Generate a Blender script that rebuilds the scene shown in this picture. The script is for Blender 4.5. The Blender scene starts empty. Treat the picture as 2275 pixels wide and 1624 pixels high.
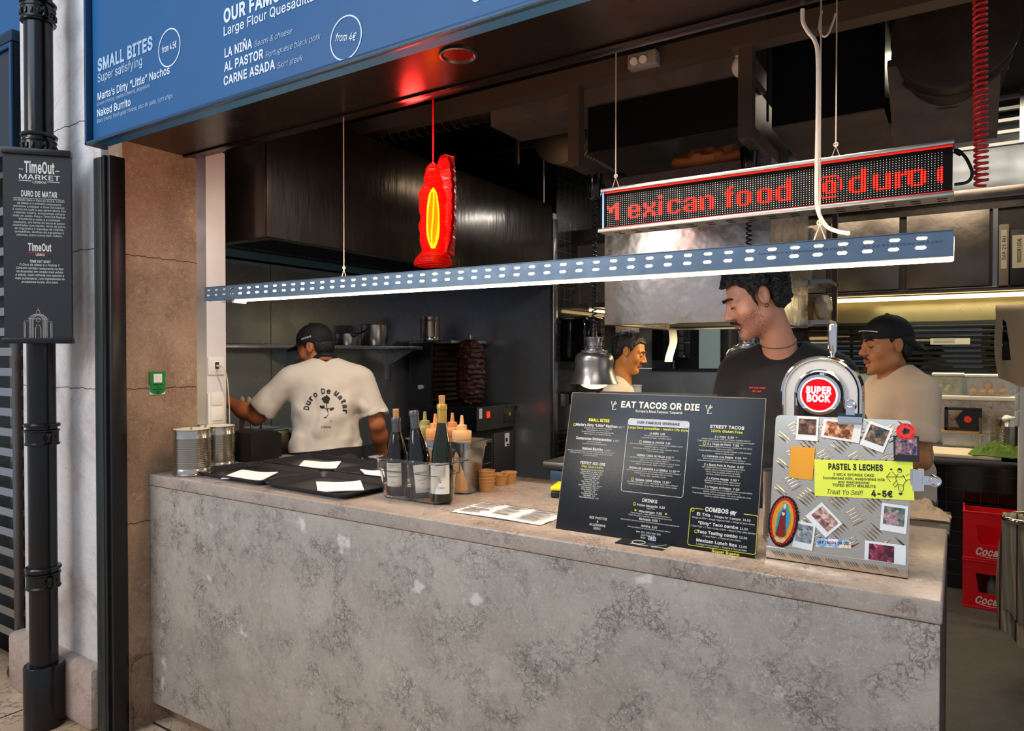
import bpy, bmesh, math, random
import numpy as np
from mathutils import Vector as V, Matrix as M
from mathutils.geometry import delaunay_2d_cdt
random.seed(7); RNG = np.random.RandomState(5)
S = bpy.context.scene; C = S.collection; R = math.radians; PI = math.pi
# ---------------------------------------------------------------- camera
FP = 1554.0
cd = bpy.data.cameras.new('camera'); cam = bpy.data.objects.new('camera', cd); C.objects.link(cam)
cd.sensor_fit = 'HORIZONTAL'; cd.sensor_width = 36.0; cd.lens = FP / 2275 * 36; cd.clip_start = .05
cam.location = (0, -1.73, 1.62); cam.rotation_euler = (R(90 - .8), 0, R(32.6))
S.camera = cam
CL = V(cam.location); CR = cam.rotation_euler.to_matrix()
# ---------------------------------------------------------------- world, light, exposure
S.view_settings.view_transform = 'Standard'; S.view_settings.look = 'None'
S.view_settings.exposure = 0.0; S.view_settings.gamma = 1.0; S.view_settings.use_curve_mapping = False
wd = bpy.data.worlds.new('world'); S.world = wd; wd.use_nodes = True
bgn = wd.node_tree.nodes['Background']; bgn.inputs[0].default_value = (.80, .87, 1.0, 1); bgn.inputs[1].default_value = .52


def area(name, loc, aim, sx, sy, power, col, spread=180):
    l = bpy.data.lights.new(name, 'AREA'); l.shape = 'RECTANGLE'; l.size = sx; l.size_y = sy; l.energy = power; l.color = col
    l.spread = R(spread)
    o = bpy.data.objects.new(name, l); C.objects.link(o); o.location = loc
    o.rotation_euler = (V(aim) - V(loc)).to_track_quat('-Z', 'Y').to_euler(); return o


def point(name, loc, power, col, r=.03):
    l = bpy.data.lights.new(name, 'POINT'); l.energy = power; l.color = col; l.shadow_soft_size = r
    o = bpy.data.objects.new(name, l); C.objects.link(o); o.location = loc; return o


area('hall_skylight', (-2.5, -4.5, 5.5), (-1.8, 0, 1.6), 5, 3, 170, (.62, .80, 1.0))
area('hall_fill', (-4.2, -4.6, 3.3), (-1.2, 0, .6), 2.2, 1.5, 95, (1.0, .92, .84))  # added warm fill towards the facade, not a known lamp of the hall
area('kitchen_fill_front', (-2.1, .33, 2.6), (-2.6, 1.1, .9), .9, .06, 17, (1.0, .90, .78), 140)  # added fill hidden behind the soffit, brightens the cook and niche
area('kitchen_fill_middle', (-.7, .33, 2.6), (-.75, .85, .6), .9, .06, 8, (1.0, .88, .74), 110)  # second added fill, out of view behind the soffit
area('kitchen_fill_rear', (-.4, 3.4, 3.4), (-.4, 3.4, 0), 2.0, .9, 58, (1.0, .84, .64))  # made-up overhead fill for the back of the kitchen
area('niche_lamp', (-2.2, 3.3, 2.85), (-2.2, 3.3, 0), .5, .1, 10, (.9, .96, 1.0))


# ---------------------------------------------------------------- helpers
def W(px, py, x=None, y=None, z=None, t=None, p=None, n=None):
    """the point of the place seen at a pixel of the photograph, on a plane of the place or at a depth"""
    d = CR @ V(((px - 1137.5) / FP, (812 - py) / FP, -1))
    if x is not None: k = (x - CL.x) / d.x
    elif y is not None: k = (y - CL.y) / d.y
    elif z is not None: k = (z - CL.z) / d.z
    elif t is not None: k = t
    else: k = (V(p) - CL).dot(V(n)) / d.dot(V(n))
    return CL + d * k


def lin(c):
    if isinstance(c, str):
        c = [int(c[i:i + 2], 16) / 255 for i in (1, 3, 5)]
        c = [x / 12.92 if x <= .04045 else ((x + .055) / 1.055) ** 2.4 for x in c]
    return (c[0], c[1], c[2], 1)


MATS = {}


class NT:
    def __init__(s, name):
        s.m = bpy.data.materials.new(name); s.m.use_nodes = True; s.t = s.m.node_tree; s.b = s.t.nodes['Principled BSDF']

    def n(s, typ, **kw):
        o = s.t.nodes.new('ShaderNode' + typ)
        for k, v in kw.items():
            if k.startswith('i_'): o.inputs[k[2:].replace('_', ' ')].default_value = v
            else: setattr(o, k, v)
        return o

    def l(s, a, b): s.t.links.new(a, b)

    def mix(s, fac, a, b, bt='MIX'):
        o = s.n('Mix', data_type='RGBA', blend_type=bt)
        for i, v in ((0, fac), (6, a), (7, b)):
            if hasattr(v, 'is_output'): s.l(v, o.inputs[i])
            else: o.inputs[i].default_value = v
        return o.outputs[2]

    def ramp(s, src, pts):
        o = s.n('ValToRGB'); e = o.color_ramp.elements
        while len(e) < len(pts): e.new(.5)
        for k, (p, c) in enumerate(pts):
            e[k].position = p; e[k].color = lin(c) if not isinstance(c, (int, float)) else (c, c, c, 1)
        s.l(src, o.inputs[0]); return o.outputs[0]

    def math(s, op, a, b=0.0):
        o = s.n('Math', operation=op)
        for i, v in enumerate((a, b)):
            if hasattr(v, 'is_output'): s.l(v, o.inputs[i])
            else: o.inputs[i].default_value = v
        return o.outputs[0]

    def coord(s, sc=(1, 1, 1), which='Object'):
        tc = s.n('TexCoord'); mp = s.n('Mapping'); mp.inputs['Scale'].default_value = sc
        s.l(tc.outputs[which], mp.inputs[0]); return mp.outputs[0]

    def noise(s, vec, scale, detail=4, rough=.55, dist=0.0):
        o = s.n('TexNoise'); o.inputs['Scale'].default_value = scale; o.inputs['Detail'].default_value = detail
        o.inputs['Roughness'].default_value = rough; o.inputs['Distortion'].default_value = dist; s.l(vec, o.inputs['Vector']); return o.outputs['Fac']

    def bump(s, h, st=.2, dist=.01):
        o = s.n('Bump'); o.inputs['Strength'].default_value = st; o.inputs['Distance'].default_value = dist
        s.l(h, o.inputs['Height']); s.l(o.outputs[0], s.b.inputs['Normal'])


def mat(name, col, rough=.5, metal=0., var=.0, vs=8, bump=0., bs=60, bd=.004, emit=None, es=0., trans=0., ior=1.45, coat=0., sc=(1, 1, 1), rv=0., spec=.5, sheen=0., sss=0., alpha=1.):
    if name in MATS: return MATS[name]
    q = NT(name); b = q.b; c = lin(col)
    b.inputs['Base Color'].default_value = c; b.inputs['Roughness'].default_value = rough; b.inputs['Metallic'].default_value = metal
    b.inputs['Transmission Weight'].default_value = trans; b.inputs['IOR'].default_value = ior; b.inputs['Coat Weight'].default_value = coat
    b.inputs['Specular IOR Level'].default_value = spec; b.inputs['Sheen Weight'].default_value = sheen; b.inputs['Alpha'].default_value = alpha
    if sss: b.inputs['Subsurface Weight'].default_value = sss; b.inputs['Subsurface Radius'].default_value = (.012, .005, .003)
    if emit: b.inputs['Emission Color'].default_value = lin(emit); b.inputs['Emission Strength'].default_value = es
    if var or bump or rv:
        v = q.coord(sc)
        if var:
            f = q.noise(v, vs, 5)
            f = q.ramp(f, [(.3, 0.), (.7, 1.)])
            lo = tuple(x * (1 - var) for x in c[:3]) + (1,); hi = tuple(min(1, x * (1 + var)) for x in c[:3]) + (1,)
            q.l(q.mix(f, lo, hi), b.inputs['Base Color'])
        if rv:
            f = q.noise(v, vs * 1.7, 3); o = q.n('MapRange'); q.l(f, o.inputs[0]); o.inputs[3].default_value = max(0, rough - rv); o.inputs[4].default_value = rough + rv
            q.l(o.outputs[0], b.inputs['Roughness'])
        if bump: q.bump(q.noise(v, bs, 3), bump, bd)
    MATS[name] = q.m; return q.m


class MB:
    """collects shapes; build() links them as one mesh object"""
    def __init__(s, Mx=None): s.v = []; s.f = []; s.mi = []; s.M = Mx; s.k = 0

    def add(s, vs, fs, mi=None, Mx=None):
        o = len(s.v); Mx = Mx or s.M
        s.v += [tuple(Mx @ V(p)) for p in vs] if Mx else [tuple(p) for p in vs]
        s.f += [tuple(i + o for i in f) for f in fs]; s.mi += [s.k if mi is None else mi] * len(fs); return s

    def bm(s, bm, Mx=None):
        bm.verts.index_update(); s.add([v.co.copy() for v in bm.verts], [[v.index for v in f.verts] for f in bm.faces], None, Mx); bm.free(); return s

    def box(s, a, b, bev=0., Mx=None, seg=2):
        a, b = V(a), V(b); lo = V(map(min, a, b)); hi = V(map(max, a, b))
        vs = [(x, y, z) for x in (lo.x, hi.x) for y in (lo.y, hi.y) for z in (lo.z, hi.z)]
        fs = [(0, 1, 3, 2), (4, 6, 7, 5), (0, 4, 5, 1), (2, 3, 7, 6), (0, 2, 6, 4), (1, 5, 7, 3)]
        if not bev: return s.add(vs, fs, None, Mx)
        m = bmesh.new(); vv = [m.verts.new(p) for p in vs]
        for f in fs: m.faces.new([vv[i] for i in f])
        bmesh.ops.bevel(m, geom=m.edges[:], offset=min(bev, min(hi - lo) * .49), segments=seg, affect='EDGES', profile=.5)
        return s.bm(m, Mx)

    def cbox(s, c, sz, bev=0., rot=None, seg=2):
        h = V(sz) / 2; Mx = M.Translation(V(c))
        if rot: 
            from mathutils import Euler
            Mx = Mx @ Euler(rot).to_matrix().to_4x4()
        if s.M: Mx = s.M @ Mx
        return s.box(-h, h, bev, Mx, seg)

    def lathe(s, prof, n=24, o=(0, 0, 0), ax=(0, 0, 1), a0=0., a1=2 * PI, Mx=None):
        q = V((0, 0, 1)).rotation_difference(V(ax)).to_matrix(); o = V(o); full = abs(a1 - a0 - 2 * PI) < 1e-6; N = n if full else n + 1
        vs = []; fs = []
        for r, z in prof:
            for i in range(N):
                a = a0 + (a1 - a0) * i / n; vs.append(o + q @ V((r * math.cos(a), r * math.sin(a), z)))
        for j in range(len(prof) - 1):
            for i in range(n):
                k = (i + 1) % N; fs.append((j * N + i, j * N + k, (j + 1) * N + k, (j + 1) * N + i))
        if full:
            if prof[0][0] > 1e-6: fs.append(tuple(range(N - 1, -1, -1)))
            if prof[-1][0] > 1e-6: fs.append(tuple((len(prof) - 1) * N + i for i in range(N)))
        return s.add(vs, fs, None, Mx)

    def cyl(s, a, b, r, r2=None, n=16, Mx=None):
        a, b = V(a), V(b); d = b - a
        return s.lathe([(r, 0), (r if r2 is None else r2, d.length)], n, a, d, Mx=Mx)

    def tube(s, path, r, n=8, closed=False, Mx=None):
        P = [V(p) for p in path]; rr = r if hasattr(r, '__len__') else [r] * len(P); vs = []; fs = []; L = len(P)
        nrm = None
        for i, p in enumerate(P):
            t = (P[(i + 1) % L] - P[i - 1]) if closed else (P[min(i + 1, L - 1)] - P[max(i - 1, 0)])
            t.normalize()
            if nrm is None: nrm = t.orthogonal().normalized()
            nrm = (nrm - t * nrm.dot(t)); nrm = nrm.normalized() if nrm.length > 1e-6 else t.orthogonal().normalized()
            bn = t.cross(nrm)
            for k in range(n):
                a = 2 * PI * k / n; vs.append(p + (nrm * math.cos(a) + bn * math.sin(a)) * rr[i])
        for i in range(L if closed else L - 1):
            j = (i + 1) % L
            for k in range(n): fs.append((i * n + k, i * n + (k + 1) % n, j * n + (k + 1) % n, j * n + k))
        if not closed: fs += [tuple(range(n - 1, -1, -1)), tuple((L - 1) * n + k for k in range(n))]
        return s.add(vs, fs, None, Mx)

    def prism(s, poly, o, ux, uy, d, Mx=None):
        """poly in (u,v) at o + ux*u + uy*v, thickened by vector d"""
        o, ux, uy, d = V(o), V(ux), V(uy), V(d); n = len(poly)
        b = [o + ux * u + uy * v for u, v in poly]
        fs = [tuple(range(n - 1, -1, -1)), tuple(range(n, 2 * n))] + [(i, (i + 1) % n, n + (i + 1) % n, n + i) for i in range(n)]
        return s.add(b + [p + d for p in b], fs, None, Mx)

    def sph(s, c, r, n=16, m=10, Mx=None):
        r = r if hasattr(r, '__len__') else (r, r, r); vs = []; fs = []
        for j in range(m + 1):
            th = PI * j / m
            for i in range(n):
                a = 2 * PI * i / n; vs.append((c[0] + r[0] * math.sin(th) * math.cos(a), c[1] + r[1] * math.sin(th) * math.sin(a), c[2] - r[2] * math.cos(th)))
        for j in range(m):
            for i in range(n):
                k = (i + 1) % n; fs.append((j * n + i, j * n + k, (j + 1) * n + k, (j + 1) * n + i))
        return s.add(vs, fs, None, Mx)

    def grid(s, fn, nu, nv, Mx=None):
        vs = [fn(i / nu, j / nv) for j in range(nv + 1) for i in range(nu + 1)]
        return s.add(vs, [(j * (nu + 1) + i, j * (nu + 1) + i + 1, (j + 1) * (nu + 1) + i + 1, (j + 1) * (nu + 1) + i) for j in range(nv) for i in range(nu)], None, Mx)

    def text(s, st, o, ux, uy, h, w=None, al='C', bold=0., shear=0., mi=None, res=2, sp=1., Mx=None):
        vs, fs = glyphs(st, bold, shear, res, sp)
        if not vs: return s
        x0 = min(v[0] for v in vs); x1 = max(v[0] for v in vs); sy = h / CAPH; sx = sy if w is None else w / (x1 - x0)
        dx = {'L': -x0, 'C': -(x0 + x1) / 2, 'R': -x1}[al]; o, ux, uy = V(o), V(ux).normalized(), V(uy).normalized()
        return s.add([o + ux * ((v[0] + dx) * sx) + uy * (v[1] * sy) for v in vs], fs, mi, Mx)

    def build(s, name, mats, parent=None, angle=38, sub=0):
        me = bpy.data.meshes.new(name); me.from_pydata(s.v, [], s.f)
        for m_ in (mats if isinstance(mats, (list, tuple)) else [mats]): me.materials.append(m_)
        if len(me.polygons) == len(s.mi): me.polygons.foreach_set('material_index', s.mi)
        me.polygons.foreach_set('use_smooth', [True] * len(me.polygons))
        b = bmesh.new(); b.from_mesh(me); bmesh.ops.remove_doubles(b, verts=b.verts, dist=1e-6); bmesh.ops.recalc_face_normals(b, faces=b.faces); b.to_mesh(me); b.free()
        me.set_sharp_from_angle(angle=R(angle))
        o = bpy.data.objects.new(name, me); C.objects.link(o)
        if parent: o.parent = parent
        return o


_gc = {}
try:    # Blender's own bundled sans serif; its built-in letters otherwise
    FONT = bpy.data.fonts.load(bpy.utils.system_resource('DATAFILES', path='fonts') + '/Inter.woff2')
except Exception: FONT = None


def _loops(body, res):
    cu = bpy.data.curves.new('letters', 'FONT'); cu.body = body; cu.size = 1; cu.font = FONT or cu.font; cu.resolution_u = res; cu.fill_mode = 'NONE'
    ob = bpy.data.objects.new('letters', cu); me = bpy.data.meshes.new_from_object(ob); co = [tuple(v.co.xy) for v in me.vertices]; nx = {}
    for e in me.edges: nx.setdefault(e.vertices[0], []).append(e.vertices[1]); nx.setdefault(e.vertices[1], []).append(e.vertices[0])
    bpy.data.meshes.remove(me); bpy.data.objects.remove(ob); bpy.data.curves.remove(cu); seen = set(); out = []
    for s_ in range(len(co)):
        if s_ in seen or s_ not in nx: continue
        lp = [s_]; seen.add(s_); c = min(nx[s_])
        while c not in seen: seen.add(c); lp.append(c); c = next((k for k in nx[c] if k not in seen), s_)
        out.append(np.array([co[k] for k in lp]))
    return out


def glyph(ch, bold, res):
    """one letter: triangles and advance, its outline thickened by bold"""
    key = (ch, bold, res)
    if key in _gc: return _gc[key]
    if '' not in _gc: _gc[''] = min(l[:, 0].min() for l in _loops('H', 1))
    adv = min(l[:, 0].min() for l in _loops(ch + 'H', 1)[-1:]) - _gc['']
    L = _loops(ch, res) if ch.strip() else []; T = ([], [])
    if L:
        sa = lambda l: .5 * (l[:, 0] * np.roll(l[:, 1], -1) - np.roll(l[:, 0], -1) * l[:, 1]).sum()
        sg = np.sign(max((sa(l) for l in L), key=abs)); Q = []
        for l in L:
            keep = np.linalg.norm(l - np.roll(l, 1, 0), axis=1) > 1e-6; l = l[keep]
            if len(l) < 3: continue
            if bold:
                d = np.roll(l, -1, 0) - l; d /= np.linalg.norm(d, axis=1)[:, None] + 1e-9; n1 = np.stack([d[:, 1], -d[:, 0]], 1) * sg; n0 = np.roll(n1, 1, 0); m = n1 + n0; m /= np.maximum((m * m).sum(1) / 2, .35)[:, None]; l = l + m * bold
            Q.append(l)
        vs = [V(p) for l in Q for p in l]; ed = []; o = 0
        for l in Q: ed += [(o + i, o + (i + 1) % len(l)) for i in range(len(l))]; o += len(l)
        r = delaunay_2d_cdt(vs, ed, [], 0, 1e-6); P = np.array([tuple(p) for p in r[0]]); F = np.array(r[2])
        c = P[F].mean(1); w = np.zeros(len(c))
        for l in Q:
            a, b_ = l, np.roll(l, -1, 0); up = (a[None, :, 1] <= c[:, 1:]) & (b_[None, :, 1] > c[:, 1:]); dn = (a[None, :, 1] > c[:, 1:]) & (b_[None, :, 1] <= c[:, 1:])
            cr = (b_[:, 0] - a[:, 0]) * (c[:, 1:] - a[:, 1]) - (c[:, :1] - a[:, 0]) * (b_[:, 1] - a[:, 1]); w += (up & (cr > 0)).sum(1) - (dn & (cr < 0)).sum(1)
        T = (P.tolist(), [tuple(f) for f, k in zip(F.tolist(), w) if round(k) != 0])
    _gc[key] = (T, adv + bold * 1.2); return _gc[key]


def glyphs(st, bold, shear, res, sp):
    vs, fs, x = [], [], 0.
    for ch in st:
        (P, F), adv = glyph(ch, bold * .85 if FONT else bold * .8, res); o = len(vs)
        vs += [(p[0] + x + shear * p[1], p[1], 0) for p in P]; fs += [tuple(i + o for i in f) for f in F]; x += adv * sp
    return vs, fs


CAPH = 1.0
CAPH = max(v[1] for v in glyphs('H', 0, 0, 1, 1)[0])


def tag(o, label, cat=None, group=None, kind=None):
    o['label'] = label
    if cat: o['category'] = cat
    if group: o['group'] = group
    if kind: o['kind'] = kind
    return o


class Th:
    """a thing: an Empty at its base that parents its parts"""
    def __init__(s, name, label, cat, loc=(0, 0, 0), rz=0., group=None, rot=None):
        s.o = bpy.data.objects.new(name, None); C.objects.link(s.o); s.o.empty_display_size = .05; s.objs = []
        s.o.location = loc; s.o.rotation_euler = rot or (0, 0, rz); tag(s.o, label, cat, group)
        s.Mx = M.Translation(V(loc)) @ s.o.rotation_euler.to_matrix().to_4x4()

    def part(s, name, mb, mats, parent=None, label=None, w=False, angle=38):
        ob = mb.build(name, mats, parent or s.o, angle)
        if w:
            ob.data.transform(s.Mx.inverted())
        if label: ob['label'] = label
        s.objs.append(ob); return ob


def one(name, label, cat, mb, mats, loc=None, rz=0., group=None, kind=None, angle=38, rot=None):
    """a thing that is one mesh; without loc the shapes are in world space and the origin goes to the middle of the base"""
    o = mb.build(name, mats, None, angle)
    if loc is None:
        co = np.array([v.co for v in o.data.vertices]); lo = co.min(0); hi = co.max(0); c = V(((lo[0] + hi[0]) / 2, (lo[1] + hi[1]) / 2, lo[2]))
        o.data.transform(M.Translation(-c)); o.location = c
    else: o.location = loc; o.rotation_euler = rot or (0, 0, rz)
    return tag(o, label, cat, group, kind)


def struct(name, mb, mats, label=None, angle=38):
    o = mb.build(name, mats, None, angle); o['kind'] = 'structure'
    if label: o['label'] = label
    return o


def dup(root, loc, rz=None, label=None, rot=None):
    r = root.copy(); C.objects.link(r); r.location = loc
    if rz is not None: r.rotation_euler = (0, 0, rz)
    if rot is not None: r.rotation_euler = rot
    if label: r['label'] = label
    for ch in list(root.children):
        c = ch.copy(); C.objects.link(c); c.parent = r
        for g in ch.children:
            d = g.copy(); C.objects.link(d); d.parent = c
    return r


def arc(c, r, a0, a1, n, ux=V((1, 0, 0)), uy=V((0, 0, 1))):
    return [V(c) + V(ux) * r * math.cos(a0 + (a1 - a0) * i / n) + V(uy) * r * math.sin(a0 + (a1 - a0) * i / n) for i in range(n + 1)]


def coil(a, b, r, turns, per=10):
    a, b = V(a), V(b); d = b - a; n = int(turns * per); u = d.orthogonal().normalized(); v = d.normalized().cross(u)
    return [a + d * (i / n) + (u * math.cos(2 * PI * i / per) + v * math.sin(2 * PI * i / per)) * r for i in range(n + 1)]


def smooth(path, n=8):
    P = [V(p) for p in path]; out = []
    for i in range(len(P) - 1):
        p0, p1, p2, p3 = P[max(i - 1, 0)], P[i], P[i + 1], P[min(i + 2, len(P) - 1)]
        for k in range(n):
            t = k / n; out.append(.5 * ((2 * p1) + (p2 - p0) * t + (2 * p0 - 5 * p1 + 4 * p2 - p3) * t * t + (3 * p1 - p0 - 3 * p2 + p3) * t ** 3))
    return out + [P[-1]]
# ================================================================ materials of the place
def stone_mat(name, a, b, vein, spot, white=.0, ochre=None, rough=.35, vdens=.55, sc=1.0, bump=.0, stain=None, vk_=.75):
    q = NT(name); v = q.coord((sc, sc, sc))
    w = q.n('VectorMath', operation='ADD'); nz = q.n('TexNoise'); nz.inputs['Scale'].default_value = 16; nz.inputs['Detail'].default_value = 6; nz.inputs['Roughness'].default_value = .62; q.l(v, nz.inputs['Vector'])
    sub = q.n('VectorMath', operation='SCALE'); sub.inputs['Scale'].default_value = .13; q.l(nz.outputs['Color'], sub.inputs[0]); q.l(v, w.inputs[0]); q.l(sub.outputs[0], w.inputs[1]); wv = w.outputs[0]
    base = q.mix(q.ramp(q.noise(v, 3.5, 6, .62, .3), [(.32, 0.), (.68, 1.)]), lin(a), lin(b))
    base = q.mix(q.ramp(q.noise(wv, 34, 5, .7, .4), [(.4, 0.), (.7, .55)]), base, lin(b))
    base = q.mix(q.ramp(q.noise(wv, 30, 6, .78, .3), [(.56, 0.), (.72, .5)]), base, lin(vein))
    base = q.mix(q.ramp(q.noise(wv, 70, 4, .7, 1.2), [(.36, .4), (.46, 0.)]), base, lin(spot))
    def line(sc_, wd_): 
        vo = q.n('TexVoronoi', feature='DISTANCE_TO_EDGE'); vo.inputs['Scale'].default_value = sc_; q.l(wv, vo.inputs['Vector']); return q.ramp(vo.outputs['Distance'], [(0., 1.), (wd_, .55), (wd_ * 2.6, 0.)])
    p1 = q.ramp(q.noise(v, 4.2, 4, .6, .5), [(.56 - .16 * vdens, 0.), (.68 - .12 * vdens, 1.)]); p2 = q.ramp(q.noise(v, 8., 3, .6, .3), [(.54 - .1 * vdens, 0.), (.66 - .08 * vdens, 1.)])
    vk = q.math('MAXIMUM', q.math('MULTIPLY', q.math('MULTIPLY', line(9., .010), p1), q.math('MULTIPLY', p2, .55)), q.math('MAXIMUM', q.math('MULTIPLY', q.math('MULTIPLY', line(19., .02), p2), p1), q.math('MULTIPLY', q.math('MULTIPLY', line(38., .03), p2), q.math('MULTIPLY', p1, .8))))
    base = q.mix(q.math('MULTIPLY', vk, vk_), base, lin(vein))
    if white:
        vo = q.n('TexVoronoi'); vo.inputs['Scale'].default_value = 9.; q.l(wv, vo.inputs['Vector'])
        r = q.ramp(q.math('ADD', vo.outputs['Distance'], q.math('MULTIPLY', q.noise(v, 30, 3, .6), .25)), [(.26, 1.), (.40, 0.)]); sep = q.n('SeparateColor'); q.l(vo.outputs['Color'], sep.inputs[0])
        base = q.mix(q.math('MULTIPLY', q.math('MULTIPLY', r, q.math('GREATER_THAN', sep.outputs[0], .84)), white), base, lin(spot))
    if ochre: base = q.mix(q.ramp(q.noise(wv, 15, 5, .7, .6), [(.62, 0.), (.74, .45)]), base, lin(ochre))
    if stain:
        base = q.mix(q.ramp(q.noise(v, 2.2, 5, .7, .8), [(.5, 0.), (.7, .7)]), base, lin(stain))
        base = q.mix(q.ramp(q.noise(v, 60, 3, .6), [(.68, 0.), (.74, .6)]), base, lin(vein))
    q.l(base, q.b.inputs['Base Color']); q.b.inputs['Roughness'].default_value = rough
    if bump: q.bump(q.noise(v, 30, 6, .7), bump, .01)
    return q.m


m_counter = stone_mat('counter_stone', '#968b7f', '#b5aa9c', '#46443f', '#d8d4cc', .8, '#a8926c', .32, 1.1, vk_=.95)
m_top = stone_mat('worktop_stone', '#9a8c81', '#b9aa9d', '#5e5148', '#d8ccc0', .3, '#a98a66', .24, 1.0, vk_=.9)
m_pier = stone_mat('pier_stone', '#cfc8c4', '#e2dedc', '#8a7666', '#f0ece8', .4, '#b89484', .6, .3, bump=.35, stain='#b08e80', vk_=.5)
m_reveal = stone_mat('reveal_stone', '#80654f', '#a98b70', '#4f3d2c', '#e2cfb4', .5, '#9a6e44', .38, 1.0, 1.3, bump=.1, stain='#9a7a62')
m_plinth = stone_mat('plinth_stone', '#a08878', '#c0a99c', '#5a4236', '#d8cabc', .3, '#8e6650', .6, .9, 1.2, bump=.6)
m_rock = stone_mat('rough_stone', '#7f6450', '#a4866c', '#2e2118', '#c8b498', .2, '#6e4e34', .75, 1.2, 1.5, bump=1.0)
m_outfloor = stone_mat('limestone_floor', '#a98e78', '#c9b19c', '#5d4a3c', '#ddccb8', .3, '#9a7656', .4, .8, .8)
m_black = mat('black_paint', '#141416', .35, var=.3, vs=20)
m_blackmatt = mat('black_matt', '#0d0d0e', .7)
m_pipe = mat('pipe_black', '#0d0e11', .2, bump=.12, bs=160, bd=.002)
m_green = mat('post_green', '#2b3230', .35, .2)
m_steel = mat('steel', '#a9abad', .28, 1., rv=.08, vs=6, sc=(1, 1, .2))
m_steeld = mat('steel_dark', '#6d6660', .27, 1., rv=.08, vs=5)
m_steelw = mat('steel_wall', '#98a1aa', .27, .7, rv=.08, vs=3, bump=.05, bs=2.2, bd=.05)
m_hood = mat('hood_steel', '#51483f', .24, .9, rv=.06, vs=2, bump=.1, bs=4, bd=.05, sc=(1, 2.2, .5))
m_crinkle = mat('crinkled_steel', '#d0cbc8', .27, .9, rv=.08, vs=6, bump=.28, bs=5, bd=.03)
m_cabdoor = mat('cabinet_door_steel', '#6a625a', .34, .9, rv=.1, vs=7, bump=.16, bs=6, bd=.03)
m_alu = mat('aluminium', '#c4c4c4', .35, 1., rv=.1)
m_galv = mat('galvanised', '#66788a', .42, .75, var=.12, vs=18, rv=.08)
m_chrome = mat('chrome', '#e6e6e8', .06, 1.)
m_white = mat('white_paint', '#d9d4d0', .45, var=.05, vs=6)
m_whitep = mat('white_plastic', '#e6e2da', .35)
m_blackp = mat('black_plastic', '#161617', .3, bump=.1, bs=300, bd=.001)
m_soffit = mat('soffit_metal', '#2a201c', .26, .75, rv=.06, vs=4)
m_duct = mat('duct_dark', '#463a30', .45, .3, var=.3, vs=6)
m_ductl = mat('duct_grey', '#84746a', .45, .3, var=.2, vs=6)
m_signblue = mat('sign_blue', '#07568c', .42, var=.06, vs=3, bump=.08, bs=90, bd=.003)
m_signframe = mat('sign_frame_blue', '#1a4468', .35, .3)
m_letter = mat('sign_lettering', '#dfe9f4', .5, emit='#dfe9f4', es=.0)
m_letterdim = mat('sign_lettering_worn', '#a9c0d8', .6, var=.25, vs=60)
m_slate = mat('slate_panel', '#26262a', .5, bump=.2, bs=300, bd=.001)
m_ink = mat('white_ink', '#d9d9d2', .5)
m_inkb = mat('black_ink', '#15150f', .6)
m_red = mat('red_plastic', '#b01420', .38)

# ================================================================ shell of the room
PX0, PX1, PY0, PY1 = -3.86, -3.0, -.14, .23      # the stone pier
b = MB(); b.box((-7, -4.2, -.06), (2.6, .1, 0)); b.box((-7, .1, -.06), (PX1, .3, 0))
q = NT('floor_tiles'); v = q.coord(); br = q.n('TexBrick'); br.offset = .5
for k_, v_ in (('Scale', 1.), ('Mortar Size', .006), ('Brick Width', 1.2), ('Row Height', .8)): br.inputs[k_].default_value = v_
q.l(v, br.inputs['Vector'])
nz = q.noise(v, 3, 6, .65, 1.); f1 = q.math('ABSOLUTE', q.math('SUBTRACT', q.noise(v, 9, 4, .6, 1.6), .5))
bc = q.mix(q.ramp(nz, [(.3, 0.), (.7, 1.)]), lin('#b08e70'), lin('#d2b698')); bc = q.mix(q.ramp(f1, [(0., .9), (.02, 0.)]), bc, lin('#5f4c3e'))
q.l(q.mix(br.outputs['Fac'], bc, lin('#3a3430')), q.b.inputs['Base Color']); q.b.inputs['Roughness'].default_value = .4
struct('floor', b, q.m, 'veined limestone floor tiles in front of the counter')
b = MB(); b.box((-4.2, .101, -.06), (2.6, 5.2, 0))
m_kfloor = mat('kitchen_floor_mat', '#4a4844', .5, var=.2, vs=14, bump=.5, bs=140, bd=.004)
o = struct('floor_kitchen', b, m_kfloor, 'dark textured kitchen floor behind the counter')
# pier: body, rougher plinth, reveal lining
b = MB(); b.box((PX0, PY0, .0), (PX1 - .115, PY1, 4.2), .012); struct('wall_front', b, m_pier, 'pale weathered stone pier beside the stall')
b = MB(); b.box((PX1 - .12, PY0 + .03, 0), (PX1, PY1, 2.62)); struct('wall_reveal', b, m_reveal, 'brown veined stone reveal at the left of the counter')
b = MB(); b.box((PX0 - .05, PY0 - .06, 0), (PX1 - .118, PY1, .275), .03); struct('trim_1', b, m_plinth, 'rounded pinkish stone plinth at the foot of the pier')
b = MB()
def rockf(u, w_): return (PX1 + .012 + .016 * math.sin(9 * u + 7 * w_) * math.cos(5 * u), -.09 + .3 * u, .30 * w_ + .012 * math.sin(11 * u))
b.grid(rockf, 16, 10); b.box((PX1 - .01, -.09, 0), (PX1 + .004, PY1, .29)); struct('trim_2', b, m_rock, 'broken rough stone at the foot of the reveal')
b = MB()
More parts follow.
